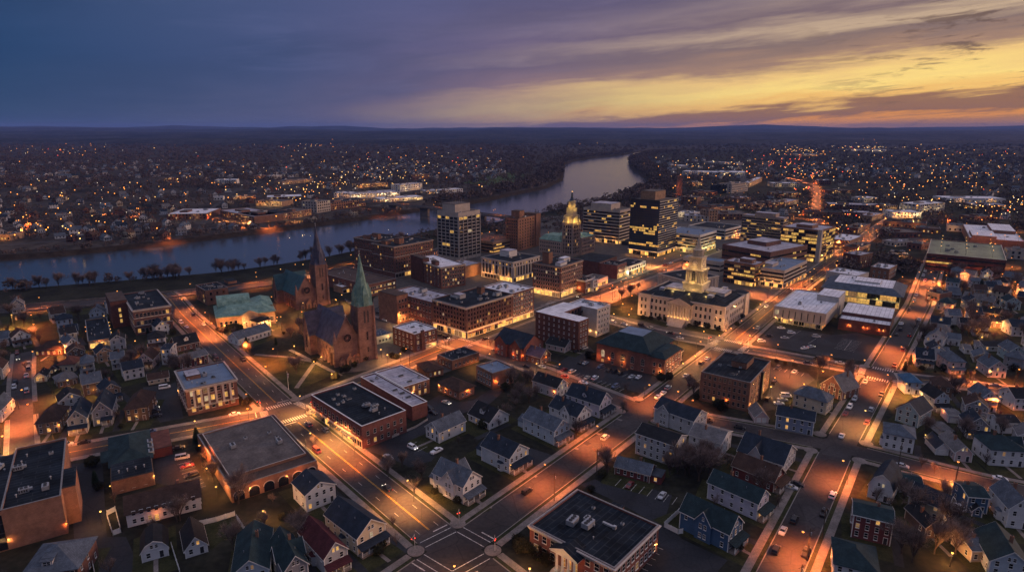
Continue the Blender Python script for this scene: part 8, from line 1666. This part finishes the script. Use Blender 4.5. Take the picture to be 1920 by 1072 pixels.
def px2w(x, y, z=0.):
    t = math.atan(296/1180); cc, ss = math.cos(t), math.sin(t); u, v = (x-960)/1180, (536-y)/1180; d = (u, cc+v*ss, -ss+v*cc); k = (z-120)/d[2]; return d[0]*k, d[1]*k
# infill: more houses on the quiet lots, each put together from the same parts with its own colours and roof
NF = 0; SPOTS = []
for q in range(6000):
    if NF > 52: break
    z_ = rnd.random(); px, py = (rnd.uniform(-15,335), rnd.uniform(588,800)) if z_ < .42 else (rnd.uniform(1700,1935), rnd.uniform(520,1000))
    x, y = px2w(px,py)
    if seg_az(x,y)[0] < 13 or seg_az(x+4,y+8)[0] < 13 or any(inside_b(x+a,y+b_,1.2) for a in (-1,3,7) for b_ in (-1,4,9)) or any(in_poly(x+a,y+b_,p_) for m_, p_ in AREAS.values() for a, b_ in ((-2,-2),(9,0),(-3,11),(9,12),(3,5))) or any(math.hypot(x-a,y-b_) < 15 for a, b_ in SPOTS) or any(-5 < l[0]-x < 11 and -6 < l[1]-y < 13 for l in LAMPS): continue
    wn, wm = rnd.choice((('white','white'),('pale grey','pale_gray'),('cream','cream'),('brown','brownw'),('pale blue','pale_blue'),('grey','gray'),('tan brick','tan'),('white','white'))); rn, rm = rnd.choice((('black','black'),('grey','grayr'),('slate','slate'),('brown','brownr'),('navy','navy')))
    he = rnd.choice((3.4,5.6,6.2)); kd = rnd.choice(('f','f','s','hip')); o = dict(porch=1) if rnd.random() < .4 else {}
    if rnd.random() < .3: o['plit'] = 1
    HOUSES['fill%d' % NF] = v = (x,y,rnd.uniform(25,48) if px < 1000 else rnd.choice((-28,-20,38)),rnd.uniform(6.2,8.5),rnd.uniform(8,11),he,he+rnd.uniform(2.4,3.6),kd,wm,'%s' % rm,auto(f'{wn} {dict(f="gabled",s="side-gabled",hip="hipped")[kd]} house with {rn} roof',x,y,''),o)
    HR['fill%d' % NF] = house('', *v); SPOTS.append((x,y)); NF += 1
# street lamps
struct('garden_path', WALK, 'concrete'); struct('yard', LOTS, 'lawn'); struct('driveway', DRIVE, 'lot_asphalt')
for (x,y,k) in LAMPS:
    if k == 'w':
        best = None
        for key, r in list(ROOT.items())+list(HR.items()):
            bx,by,rot,w,d,h = BL[key] if key in BL else ((*r.location[:2], math.degrees(r.rotation_euler.z), *HOUSES[key][3:5], 0) if key in HOUSES else (0,0,0,0,0,0))
            if not w: continue
            a = math.radians(rot); dx, dy = x-bx, y-by; lx, ly = dx*math.cos(a)+dy*math.sin(a), -dx*math.sin(a)+dy*math.cos(a)
            cx, cy_ = max(0,min(w,lx)), max(0,min(d,ly))
            for (qx,qy) in ((-.35,cy_),(cx,-.35)):
                D = math.hypot(qx-lx,qy-ly)
                if best is None or D < best[0]: best = (D, r, bx+qx*math.cos(a)-qy*math.sin(a), by+qx*math.sin(a)+qy*math.cos(a))
        if best and best[0] < 12: wall_lamp(best[1], best[2], best[3], 3.6, 170 if y < 420 else 300, rnd.choice(('lamp_warm','lamp_sodium')))
        continue
    D, az_ = seg_az(x,y)
    mat = 'lamp_sodium' if k == '' and (y > 150) and rnd.random() < .8 else 'lamp_warm'
    hx, hy = x, y
    if k == '' and D < 30: hx, hy = x-2.15*math.cos(az_), y-2.15*math.sin(az_)
    for q_ in range(14):
        if not (inside_b(hx,hy,1.) or inside_b(hx+2.15*math.cos(az_),hy+2.15*math.sin(az_),2.2)): break
        hx, hy = (hx+math.cos(az_), hy+math.sin(az_)) if D < 16 else (hx-hx/hy, hy-1)
    far_ = y > 560
    lab = auto({'':'tall orange street lamp' if mat == 'lamp_sodium' else 'tall yellow street lamp','p':'short post lamp'}[k], x, y, '') if not far_ else ('orange street lamp glowing in the far streets beyond downtown' if mat == 'lamp_sodium' else 'yellow street lamp glowing in the far streets beyond downtown')
    street_lamp(hx, hy, k, lab, az_, mat, (LAMP_E if k == '' else LAMP_E*.13)*rnd.uniform(.55,1.5)*(1 if y < 700 else 1.6), 'street lamps' if not far_ else 'far street lamps beyond downtown', y < 900)
for (x,y,az_,col,kind) in CARS_AT:
    car(kind, col, auto({'black':'black','white':'white','silver':'silver','blue':'dark blue','darkred':'dark red','beige':'beige','brown':'brown'}[col]+' '+{'sedan':'saloon car','suv':'tall car','van':'van','pickup':'pickup truck'}[kind], x, y, ''), x, y, az_, on=(rnd.random() < .12), z=.03)
# near trees, the river-bank row
nt_ = 0
for (x,y,k,h) in TREES:
    if inside_b(x,y,.4): continue
    D, _ = seg_az(x,y)
    if D < 6 and k != 's': continue
    tree(k, x, y, h*(1.18 if k in 'bs' else 1), auto({'b':'tall bare tree','s':'small bare tree','e':'dark evergreen tree','u':'rounded dark shrub'}[k], x, y, ''), 'trees and shrubs in the near streets'); nt_ += 1
for q in range(4000):     # more winter trees and shrubs in the yards between the houses
    if nt_ > 300: break
    v = rnd.choice(list(HOUSES.values())); x, y = v[0]+rnd.uniform(-22,22), v[1]+rnd.uniform(-14,26); k = rnd.choice('bbbsssu')
    if inside_b(x,y,1.6 if k != 'u' else .6) or seg_az(x,y)[0] < (9.5 if k == 'b' else 8): continue
    if any(in_poly(x,y,p_) for m_, p_ in AREAS.values() if m_ == 'lot'): continue
    h = dict(b=rnd.uniform(11,16),s=rnd.uniform(6,9.5),u=rnd.uniform(1.2,2.6))[k]; tree(k, x, y, h, auto({'b':'bare yard tree','s':'slim bare yard tree','u':'low garden shrub'}[k], x, y, ''), 'trees and shrubs in the near streets'); nt_ += 1
NC = 0
for q in range(3000):     # cars parked along the kerbs, a few driving
    if NC > 95: break
    k = rnd.choice(('avenue','cross','cross','side','side','church2','city2','church','east','west','city','lane')); ln, wd = RD[k]; tot = sum(math.hypot(b_[0]-a[0],b_[1]-a[1]) for a, b_ in zip(ln, ln[1:])); s_ = rnd.uniform(8,min(tot,520)); p = along(ln, s_); p2 = along(ln, s_+1.)
    if p == p2 or p[1] < 105: continue
    d_ = Vector((p2[0]-p[0],p2[1]-p[1])).normalized(); sd = rnd.choice((1,-1)); drive = rnd.random() < .22; o_ = (2.0 if drive else wd/2-1.25)*sd; x, y = p[0]+d_.y*o_, p[1]-d_.x*o_
    if any(math.hypot(x-n[0],y-n[1]) < 15 for n in nodes) or any(math.hypot(x-c_[0],y-c_[1]) < 7 for c_ in CARS_AT): continue
    CARS_AT.append((x,y,0,'','')); col = rnd.choice(('black','black','white','silver','silver','blue','darkred','beige')); kind = rnd.choice(('sedan','sedan','suv','suv','van','pickup')); az_ = math.degrees(math.atan2(d_.x,d_.y))+(0 if sd > 0 else 180)
    car(kind, col, auto(('driving ' if drive else 'kerbside ')+{'black':'black','white':'white','silver':'silver','blue':'dark blue','darkred':'dark red','beige':'beige'}[col]+' '+{'sedan':'saloon car','suv':'tall car','van':'van','pickup':'pickup truck'}[kind], x, y, ''), x, y, az_, on=drive, z=.07); NC += 1
for b_ in BAYS[:4]+BAYS[6:]:     # cars standing in the marked bays
    bx, by, ba, n_, dep, pit = (*b_, 5., 2.7)[:6] if len(b_) < 6 else b_[:6]
    a = math.radians(ba); d_ = Vector((math.sin(a),math.cos(a))); q_ = Vector((d_.y,-d_.x))
    for i in range(n_-1):
        p = Vector((bx,by))+d_*pit*(i+.5)+q_*dep*.5
        if rnd.random() > .4 or inside_b(p.x,p.y,.5) or any(math.hypot(p.x-c_[0],p.y-c_[1]) < 3 for c_ in CARS_AT): continue
        CARS_AT.append((p.x,p.y,0,'','')); col = rnd.choice(('black','white','silver','blue','darkred','beige')); car('sedan' if i % 2 else 'suv', col, auto('bay-parked '+{'black':'black','white':'white','silver':'silver','blue':'dark blue','darkred':'dark red','beige':'beige'}[col]+(' saloon car' if i % 2 else ' tall car'), p.x, p.y, ''), p.x, p.y, ba+90, z=.03)
g = MB()
for l in PATHS: strip(g, l, 2.2, .125)
struct('footpath', g, 'concrete')
bank = off(NB, 16)
BT = []
for i in range(len(NB)-1):
    a, b_ = NB[i], NB[i+1]; L = math.hypot(b_[0]-a[0], b_[1]-a[1])
    if a[0] < -470 or a[1] > 700: continue
    for q in range(int(L/5.2)):
        t = rnd.random(); o_ = rnd.uniform(8,22); n = Vector((b_[1]-a[1],-(b_[0]-a[0]))).normalized(); BT.append((a[0]+(b_[0]-a[0])*t+n.x*o_, a[1]+(b_[1]-a[1])*t+n.y*o_))
rnd.shuffle(BT)
for (x,y) in BT[:135]: tree('b', x, y, rnd.uniform(10,17), 'bare brown tree in the row along the near river bank', 'bare trees along the near river bank')
# far-bank and outlying buildings
for (x,y,rot,w,d,h,wall,roof,lit,label,name) in FARB:
    r = thing(name, label, 'building', (x,y,0), math.radians(rot)); P4 = [(0,0),(w,0),(w,d),(0,d)]; shell(r,P4,h,wall,roof,.5)
    nf = max(1,int(h/3.6)); ww = 2.2 if y > 900 else 1.6
    facade(r,(0,0),0,w,nf,max(3,min(16,int(w/4.5))),1.4,h/nf,ww,1.9,lit,'trim_dark',limit=40); facade(r,(0,d),-PI/2,d,nf,max(3,min(8,int(d/6))),1.4,h/nf,ww,1.9,lit,'trim_dark',limit=60)
    volume(r,w*.2,d*.3,w*.4,d*.6,h-.5,h+1.8,wall,'roof_gravel'); rooftop(r,w*.2,d*.2,w*.8,d*.8,h-.5,3,(5,0,1))
    if lit > .25:
        for i in range(2 if lit < .6 else 4): light('front_light','POINT',(w*(i+.5)/(2 if lit < .6 else 4),-5,4.5),900 if lit < .6 else 2400,rnd.choice((WARM,(1,.7,.32))),r,.4)
# brick chimney tower, bridge
x, y = 290, 1100; mb = MB(); mb.prism([(-5,-5),(5,-5),(5,5),(-5,5)],-.3,38,0,top=[(-3.6,-3.6),(3.6,-3.6),(3.6,3.6),(-3.6,3.6)]); mb.prism([(-4.2,-4.2),(4.2,-4.2),(4.2,4.2),(-4.2,4.2)],38,40); r = mb.build('chimney_tower','orange_brick'); r.location = (x,y,0); tag(r,'orange-lit brick chimney tower rising behind the black glass tower','tower'); light('flood_light','POINT',(-8,-10,6),2500,SOD,r,.3); light('flood_light','POINT',(-8,-10,22),2000,SOD,r,.3)
BR = [(-235,990),(-198.6,962.4),(-94.7,894.2),(-39,834.2),(-2,806),(40,770)]
r = thing('river_bridge','long low road bridge with orange-lit parapets crossing the river','bridge',(0,0,0)); mb = MB(); strip(mb,BR,12,9.0); strip(mb,BR[::-1],12.6,7.6); A, B_ = off(BR,6.3), off(BR,-6.3)
for i in range(len(BR)-1): mb.face([(*A[i+1],7.6),(*A[i],7.6),(*A[i],9),(*A[i+1],9)],1); mb.face([(*B_[i],7.6),(*B_[i+1],7.6),(*B_[i+1],9),(*B_[i],9)],1)
mb.build('deck',['asphalt','concrete'],r)
for o_ in (6.1,-6.1):
    mb = MB(); a_ = off(BR,o_+.2); b2 = off(BR,o_-.2)
    for i in range(len(BR)-1): mb.face([(*b2[i],10.1),(*b2[i+1],10.1),(*a_[i+1],10.1),(*a_[i],10.1)]); mb.face([(*a_[i+1],9),(*a_[i],9),(*a_[i],10.1),(*a_[i+1],10.1)]); mb.face([(*b2[i],9),(*b2[i+1],9),(*b2[i+1],10.1),(*b2[i],10.1)])
    mb.build('parapet','concrete',r)
for t in (.2,.38,.55,.72,.88):
    p = along(BR, t*345); m2 = MB(); m2.prism([(-2,-8),(2,-8),(2,8),(-2,8)],-6,7.6,0); m2.build('pier','concrete',r,(*p,0),.9)
for t in (.08,.26,.45,.62,.8,.95):
    p = along(BR, t*345); street_lamp(p[0]-3.5,p[1]-5,'','orange street lamp on the parapet of the river bridge',.9,'lamp_sodium',LAMP_E*.8,'lamps on the river bridge').location.z = 9
# highway guard wall and its lamps
hw = MB()
for o_ in (9.6,-9.6):
    a_, b2 = off(HW,o_+.2), off(HW,o_-.2)
    for i in range(len(HW)-5): hw.face([(*b2[i],1.1),(*b2[i+1],1.1),(*a_[i+1],1.1),(*a_[i],1.1)]); hw.face([(*a_[i+1],0),(*a_[i],0),(*a_[i],1.1),(*a_[i+1],1.1)]); hw.face([(*b2[i],0),(*b2[i+1],0),(*b2[i+1],1.1),(*b2[i],1.1)])
tag(hw.build('guard_wall','concrete'),'pale concrete guard wall along the river highway','wall')
for i, s_ in enumerate(range(60,1500,46)):
    p = along(HW, s_); street_lamp(p[0]+6,p[1]-8,'','orange street lamp beside the river highway guard wall',2.2,'lamp_sodium',LAMP_E*1.3,'lamps along the river highway', s_ < 1100)
for i, s_ in enumerate(range(20,1300,32)):
    p, p2 = along(FARROAD, s_), along(FARROAD, s_+1); d_ = Vector((p2[0]-p[0],p2[1]-p[1])).normalized(); sd = 1 if i % 2 else -1
    street_lamp(p[0]+d_.y*7.5*sd,p[1]-d_.x*7.5*sd,'','orange street lamp along the winding road to the far right',math.atan2(d_.x*sd,-d_.y*sd),'lamp_sodium',LAMP_E*2.2,'lamps along the winding far road', True)
# signals, flagpole, utility poles, fences
for i, (x,y,lab) in enumerate(((-28.5,160.5,'traffic signal on the left corner of the bottom crossing'),(-5,160,'traffic signal on the right corner of the bottom crossing'),(-16.5,173,'traffic signal on the far corner lawn of the bottom crossing'),(-110,254,'traffic signal at the avenue corner by the pilastered brick block'),(-87,254,'traffic signal at the avenue corner by the corner shop'),(112,341,'traffic signal at the city hall crossing, hipped-hall side'),(134,338,'traffic signal at the city hall crossing, car park side'))):
    t = thing('traffic_light', lab, 'traffic light', (x,y,.1), rnd.uniform(-.3,.3)); m2 = MB(); m2.cyl(0,0,-.1,5.2,.1,.07,8); m2.beam((0,0,4.9),(0,-2.4,5.2),.05); m2.build('pole','metal_gray',t)
    for (u,v,z) in ((0,-2.4,4.5),(0.2,0,3.2)): m2 = MB(); m2.box(u-.16,v-.16,z,u+.16,v+.16,z+1.0,0); m2.cyl(u,v-.2,z+.68,z+.7,.11,n=8,m=1); m2.ball(u,v-.17,z+.8,.11,1); m2.ball(u,v-.17,z+.5,.09,2); m2.ball(u,v-.17,z+.2,.09,2); m2.build('signal_head',['trim_dark','signal_red','glass_dark'],t)
t = thing('flagpole','white flagpole with a limp red and white flag on the church lawn corner','flagpole',(*FLAG,.1)); m2 = MB(); m2.cyl(0,0,-.1,9,.09,.05,8); m2.ball(0,0,9.1,.14); m2.build('pole','trim_white',t); m2 = MB()
for i in range(6): m2.slab([(.08+.04*math.sin(i*1.3),-.1,8.6-i*.42),(.55+.15*math.sin(i*.9),.12,8.5-i*.42),(.55+.15*math.sin(i*.9+.9),.12,8.08-i*.42),(.08+.04*math.sin(i*1.3+1.3),-.1,8.18-i*.42)],.03,i % 2)
m2.build('flag',['paint_darkred','trim_white'],t)
for i_, k_ in enumerate(('side','side','east','church','lane','side','east','cross','west')):
    ln, wd = RD[k_]; p = along(ln, 34+i_*31 % 190); p2 = along(ln, 35+i_*31 % 190); d_ = Vector((p2[0]-p[0],p2[1]-p[1])).normalized(); q_ = (p[0]+d_.y*(wd/2+1.1), p[1]-d_.x*(wd/2+1.1)); UPOLES.append((*q_, auto('wooden utility pole', *q_, '')))
for (x,y,lab) in UPOLES:
    t = thing('utility_pole', lab, 'utility pole', (x,y,0), rnd.uniform(0,1)); m2 = MB(); m2.cyl(0,0,-.2,10.5,.17,.12,8); m2.build('pole','wood_pole',t); m2 = MB(); m2.box(-1.2,-.06,9.6,1.2,.06,9.75); [m2.cyl(q,0,9.75,9.95,.05,n=6) for q in (-1.1,-.5,.5,1.1)]; m2.build('crossarm','wood_pole',t); m2 = MB(); m2.cyl(.3,0,8.3,9.1,.22,n=10); m2.build('transformer','metal_gray',t)
def fence(pts, label, hgt=1.8, mat='trim_white'):
    t = thing('fence', label, 'fence', (*pts[0],0)); o0 = pts[0]; m2 = MB(); p2 = MB()
    for a, b_ in zip(pts, pts[1:]):
        a = (a[0]-o0[0],a[1]-o0[1]); b_ = (b_[0]-o0[0],b_[1]-o0[1]); L = math.hypot(b_[0]-a[0],b_[1]-a[1]); n = max(1,int(L/2.2)); d = Vector((b_[0]-a[0],b_[1]-a[1])).normalized(); nn = Vector((-d.y,d.x))*.03
        for i in range(n*8): 
            u, v = i/(n*8), (i+.9)/(n*8); P0 = Vector(a)+(Vector(b_)-Vector(a))*u; P1 = Vector(a)+(Vector(b_)-Vector(a))*v; m2.prism([tuple(P0-nn),tuple(P1-nn),tuple(P1+nn),tuple(P0+nn)],.1,hgt-.03*(i % 2),0)
        for i in range(n+1): P0 = Vector(a)+(Vector(b_)-Vector(a))*(i/n); p2.prism([(P0.x-.07,P0.y-.07),(P0.x+.07,P0.y-.07),(P0.x+.07,P0.y+.07),(P0.x-.07,P0.y+.07)],-.2,hgt+.12)
    m2.build('fence_panel',mat,t); p2.build('fence_post',mat,t)
for f_ in FENCES: fence(*f_)
# ------------------------------------------------------------------ the wider town: small houses, woods, lights
HOK = [(f[0]+f[3]*.4, f[1]+f[4]*.4, max(f[3],f[4])*.75) for f in FARB]
for k,(bx,by,rot,w,d,h) in BL.items(): a = math.radians(rot); HOK.append((bx+math.cos(a)*w/2-math.sin(a)*d/2, by+math.sin(a)*w/2+math.cos(a)*d/2, .62*max(w,d)+5))
for v in HOUSES.values(): HOK.append((v[0]+2, v[1]+5, 9))
ROADS_ALL = [l for l, w in RD.values()]+[HW,[(420,610),(480,780),(560,1000),(600,1250),(680,1600),(900,2300)],FARROAD,[(640,700),(560,900),(430,1000),(330,1150)],[(-900,520),(-560,640),(-380,760),(-215,1000),(-190,1120)],[(-215,1040),(-320,1200),(-520,1350)],[(-380,760),(-460,960),(-560,1300)],BR]
RP = []
for l in ROADS_ALL:
    for a, b_ in zip(l, l[1:]):
        L = math.hypot(b_[0]-a[0],b_[1]-a[1]); n = max(1,int(L/12)); RP += [(a[0]+(b_[0]-a[0])*i/n, a[1]+(b_[1]-a[1])*i/n) for i in range(n)]
GR = {}
for x,y in RP: GR.setdefault((int(x//40),int(y//40)),[]).append((x,y))
def near_road(x, y, D):
    i, j = int(x//40), int(y//40)
    return any((x-p)**2+(y-q)**2 < D*D for a in (-1,0,1) for b_ in (-1,0,1) for p,q in GR.get((i+a,j+b_),()))
HG = {}
for c in HOK: HG.setdefault((int(c[0]//60),int(c[1]//60)),[]).append(c)
def blocked(x, y, pad):
    i, j = int(x//60), int(y//60)
    return any((x-c[0])**2+(y-c[1])**2 < (c[2]+pad)**2 for a in (-2,-1,0,1,2) for b_ in (-2,-1,0,1,2) for c in HG.get((i+a,j+b_),()))
def far_house(wall, roof, two):
    mb = MB(); w, d, he = 7.5, 9.5, (5.6 if two else 3.4); hr = he+3
    mb.prism([(-w/2,-d/2),(w/2,-d/2),(w/2,d/2),(-w/2,d/2)],-.5,he,0,cap=False)
    for yy in (-d/2,d/2): q = [(-w/2,yy,he),(w/2,yy,he),(0,yy,hr-.1)]; mb.face(q if yy < 0 else q[::-1])
    gable_roof(mb,-w/2,w/2,-d/2,d/2,he,hr,'y',.4,.15,1)
    for z in ((.9,3.7) if two else (.9,)):
        for X in (-2.1,.0,2.1): mb.face([(X-.5,-d/2-.04,z),(X+.5,-d/2-.04,z),(X+.5,-d/2-.04,z+1.5),(X-.5,-d/2-.04,z+1.5)],2)
        for Y in (-3,0,3):
            for sx in (-1,1): q = [(sx*(w/2+.04),Y-.5,z),(sx*(w/2+.04),Y+.5,z),(sx*(w/2+.04),Y+.5,z+1.5),(sx*(w/2+.04),Y-.5,z+1.5)]; mb.face(q if sx > 0 else q[::-1],2)
    mb.box(-w/2+.5,-d/2-2,-.3,w/2-.5,-d/2,.4,0); mb.slab([(-w/2+.3,-d/2-2.2,2.7),(w/2-.3,-d/2-2.2,2.7),(w/2-.3,-d/2,3.2),(-w/2+.3,-d/2,3.2)],.15,1); mb.box(1,1,he,1.7,1.7,hr+.8,3)
    return mb.mesh('house',[wall,roof,'glass_dark','brown_brick'])
FHM = [(far_house(w_,r_,t_),n_) for w_,r_,t_,n_ in (('white','roof_slate',True,'white'),('white','roof_navy',True,'white'),('pale_gray','roof_grayr',True,'pale grey'),('cream','roof_brownr',True,'cream'),('pale_blue','roof_slate',False,'pale blue'),('brick','roof_brownr',True,'brick'),('brownw','roof_black',False,'dark brown'),('gray','roof_navy',True,'grey'))]
def place_house(x, y, rot, where, group, small=False):
    me, n_ = rnd.choice(FHM); o = put('house', me, None, (x,y,0), rot); s_ = rnd.uniform(.9,1.25); o.scale = (s_,s_*rnd.uniform(.9,1.2),s_*rnd.uniform(.92,1.1))
    tag(o, f'small {n_} gabled house {where}', 'house', group); HG.setdefault((int(x//60),int(y//60)),[]).append((x,y,6)); return o
def ok(x, y, pad=7): return not in_poly(x,y,RIVER) and not near_road(x,y,9) and not blocked(x,y,pad) and not (-20 < x < 330 and 1120 < y < 2600)
n_ind = 0; rest = []
for px, py in BANKROW:
    x, y = px2w(px,py); 
    if ok(x,y,2): place_house(x,y,rnd.uniform(-.3,.6),'in the front rows above the far river bank','houses in the front rows above the far river bank'); n_ind += 1
tries = 0
while (n_ind < 205 or len(rest) < 620) and tries < 9000:
    tries += 1; z_ = rnd.random()
    if z_ < .5: px, py = rnd.uniform(-20,720), 300+rnd.random()**.8*150
    elif z_ < .6: px, py = rnd.uniform(700,1040), rnd.uniform(300,350)
    elif z_ < .86: px, py = rnd.uniform(1230,1940), rnd.uniform(300,420)
    else: px, py = rnd.uniform(1730,1990), rnd.uniform(480,760)
    x, y = px2w(px,py)
    if not ok(x,y): continue
    if py > 480 and seg_az(x,y)[0] < 12: continue
    rot = rnd.choice((.65,-.9,.5,.9,2.2))
    near_ = py > 335
    if near_ and n_ind < 205:
        place_house(x,y,rot,*(('among bare trees across the river','houses among the trees across the river') if px < 1040 else ('in the far suburb beyond the right-hand streets','houses in the far suburb on the right') if py < 450 else ('in the dark streets toward the right edge','houses toward the right edge'))); n_ind += 1
    elif not near_ and len(rest) < 620: rest.append((x,y,rot)); HG.setdefault((int(x//60),int(y//60)),[]).append((x,y,6))
VV = []; FF = []; KK = []
mats = ['white','roof_slate','glass_dark','brown_brick','cream','roof_navy','pale_gray','brownw']
for (x,y,rot) in rest:
    me = FHM[0][0]; wm = rnd.choice((0,0,4,6,7)); rm = rnd.choice((1,5,1)); c_, s_ = math.cos(rot), math.sin(rot); n = len(VV); k = rnd.uniform(.9,1.3)
    for v in me.vertices: a, b_, z = v.co*k; VV.append((x+c_*a-s_*b_, y+s_*a+c_*b_, z))
    for q in me.polygons: FF.append(tuple(n+i for i in q.vertices)); KK.append({0:wm,1:rm,2:2,3:3}[q.material_index])
me = bpy.data.meshes.new('distant_houses'); me.from_pydata(VV,[],FF); [me.materials.append(MATS[q]) for q in mats]; me.polygons.foreach_set('material_index',KK); tag(put('distant_houses',me),'hundreds of tiny pale houses fading into the far wooded town','houses',None,'stuff')
# woods: leafless crowns as loose sprays of twig faces, one object
R2 = np.random.default_rng(3)
def woods(name, pts, label, mat='far_twig', per=30):
    P_ = np.array(pts, dtype=np.float32); n = len(P_); 
    u = R2.normal(size=(n,per,3)); u /= np.linalg.norm(u,axis=2,keepdims=True); rad = R2.uniform(.25,1,size=(n,per,1))**.6
    c = P_[:,None,:2]; hgt = P_[:,None,2:3]; wid = P_[:,None,3:4]
    cen = np.concatenate([c+u[:,:,:2]*rad*wid*.5, hgt*.58+u[:,:,2:3]*rad*hgt*.42],axis=2)
    a = R2.normal(size=(n,per,3)); a /= np.linalg.norm(a,axis=2,keepdims=True); b_ = R2.normal(size=(n,per,3)); b_ /= np.linalg.norm(b_,axis=2,keepdims=True); s_ = wid[:,:,:,None][:,:,:,0]*R2.uniform(.10,.24,size=(n,per,1))
    t1 = cen+a*s_; t2 = cen-a*s_*.5+b_*s_*.6; t3 = cen-a*s_*.5-b_*s_*.6
    V = np.stack([t1,t2,t3],axis=2).reshape(-1,3); V[:,2] = np.maximum(V[:,2],.1)
    me = bpy.data.meshes.new(name); nv = len(V); me.vertices.add(nv); me.vertices.foreach_set('co',V.astype(np.float32).ravel()); me.loops.add(nv); me.loops.foreach_set('vertex_index',np.arange(nv,dtype=np.int32)); me.polygons.add(nv//3); me.polygons.foreach_set('loop_start',np.arange(0,nv,3,dtype=np.int32)); me.polygons.foreach_set('loop_total',np.full(nv//3,3,dtype=np.int32)); me.materials.append(MATS[mat]); me.update(calc_edges=True); me.validate()
    return tag(put(name,me),label,'woods',None,'stuff')
pts = []
def cluster(x, y): return noise.noise((x*.008,y*.008,3.3))+.5*noise.noise((x*.03,y*.03,7))
tries = 0
while len(pts) < 15000 and tries < 80000:
    tries += 1; z_ = rnd.random()
    py = 256+rnd.random()**1.5*(196 if z_ < .5 else 260); px = rnd.uniform(-40,1000) if z_ < .5 else rnd.uniform(900,1960)
    if px > 1180 and py > 400 and px < 1545: continue
    x, y = px2w(px,py)
    if in_poly(x,y,RIVER) or near_road(x,y,11) or blocked(x,y,2.5) or (60 < x < 300 and 1180 < y < 1330 and False): continue
    if x > 0 and y < 900 and rnd.random() < .3 or x < 60 and y < 1250 and rnd.random() < .62: continue
    if py > 455 and px < 1560: continue
    q = cluster(x,y)
    if y < 1900 and q < -.12 and rnd.random() < .75: continue
    big = 1+max(0,(y-1500)/2600.); k_ = .72 if x < 60 and y < 1250 else 1; pts.append((x,y,rnd.uniform(8,14)*(1+.15*(big-1))*k_,rnd.uniform(8,13)*big*k_))
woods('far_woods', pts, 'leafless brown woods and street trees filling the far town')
pts = []
for line, sgn in ((NB,1),(FB,1)):
    for i in range(len(line)-1):
        a, b_ = line[i], line[i+1]; L = math.hypot(b_[0]-a[0],b_[1]-a[1]); n = Vector((b_[1]-a[1],-(b_[0]-a[0]))).normalized()
        if line is NB and (a[1] < 380 or a[1] < 1130 and rnd.random() < .45): continue
        if a[0] < -900 or a[1] > 3400: continue
        dens = 2.2 if line is FB else 5 if a[1] > 1130 else 2.4
        for q in range(int(L/8*dens)):
            t = rnd.random(); o_ = rnd.uniform(4,24 if a[1] < 1000 else 70); x, y = a[0]+(b_[0]-a[0])*t+n.x*o_, a[1]+(b_[1]-a[1])*t+n.y*o_
            if in_poly(x,y,RIVER) and o_ > 12 or near_road(x,y,8) or blocked(x,y,1): continue
            h = rnd.uniform(3,9) if line is NB and a[1] < 1130 else rnd.uniform(3,7) if line is FB and a[1] < 1000 else rnd.uniform(9,16); pts.append((x,y,h,h*rnd.uniform(.9,1.3)))
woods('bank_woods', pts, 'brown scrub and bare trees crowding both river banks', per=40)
# ball field across the river
FIELD = [px2w(*q) for q in ((868,344),(905,328),(960,324),(990,328),(985,338),(930,348))]
if sum(FIELD[j][0]*FIELD[(j+1)%6][1]-FIELD[(j+1)%6][0]*FIELD[j][1] for j in range(6)) < 0: FIELD = FIELD[::-1]
g = MB(); tess(g, FIELD, .3); struct('sports_field', g, 'lawn_bright')
# far lights: lamps too small and too many to be things, one object
ld = {k: MB() for k in ('far_sodium','far_warm','far_white','far_red')}
def dot(x, y, z, r, k): ld[k].ball(x,y,z,r,0,None,5,3)
for (px,py,n,sx,sy,wts) in LIGHTZ:
    for i in range(int(n*1.35)):
        x, y = px2w(px+rnd.gauss(0,sx), py+rnd.gauss(0,sy))
        if in_poly(x,y,RIVER) or blocked(x,y,-3): continue
        k = rnd.choices(('far_sodium','far_warm','far_white','far_red'),wts)[0]; dot(x,y,rnd.uniform(9,14),rnd.uniform(.4,.75)*(.7+y/2300.)*(1 if k != 'far_white' else .7),k)
for k, mb in ld.items(): tag(mb.build({'far_sodium':'distant_orange_lights','far_warm':'distant_yellow_lights','far_white':'distant_white_lights','far_red':'distant_red_lights'}[k],k),{'far_sodium':'orange','far_warm':'yellow','far_white':'white','far_red':'red'}[k]+' pinpoint lights scattered over the far town','lights',None,'stuff')
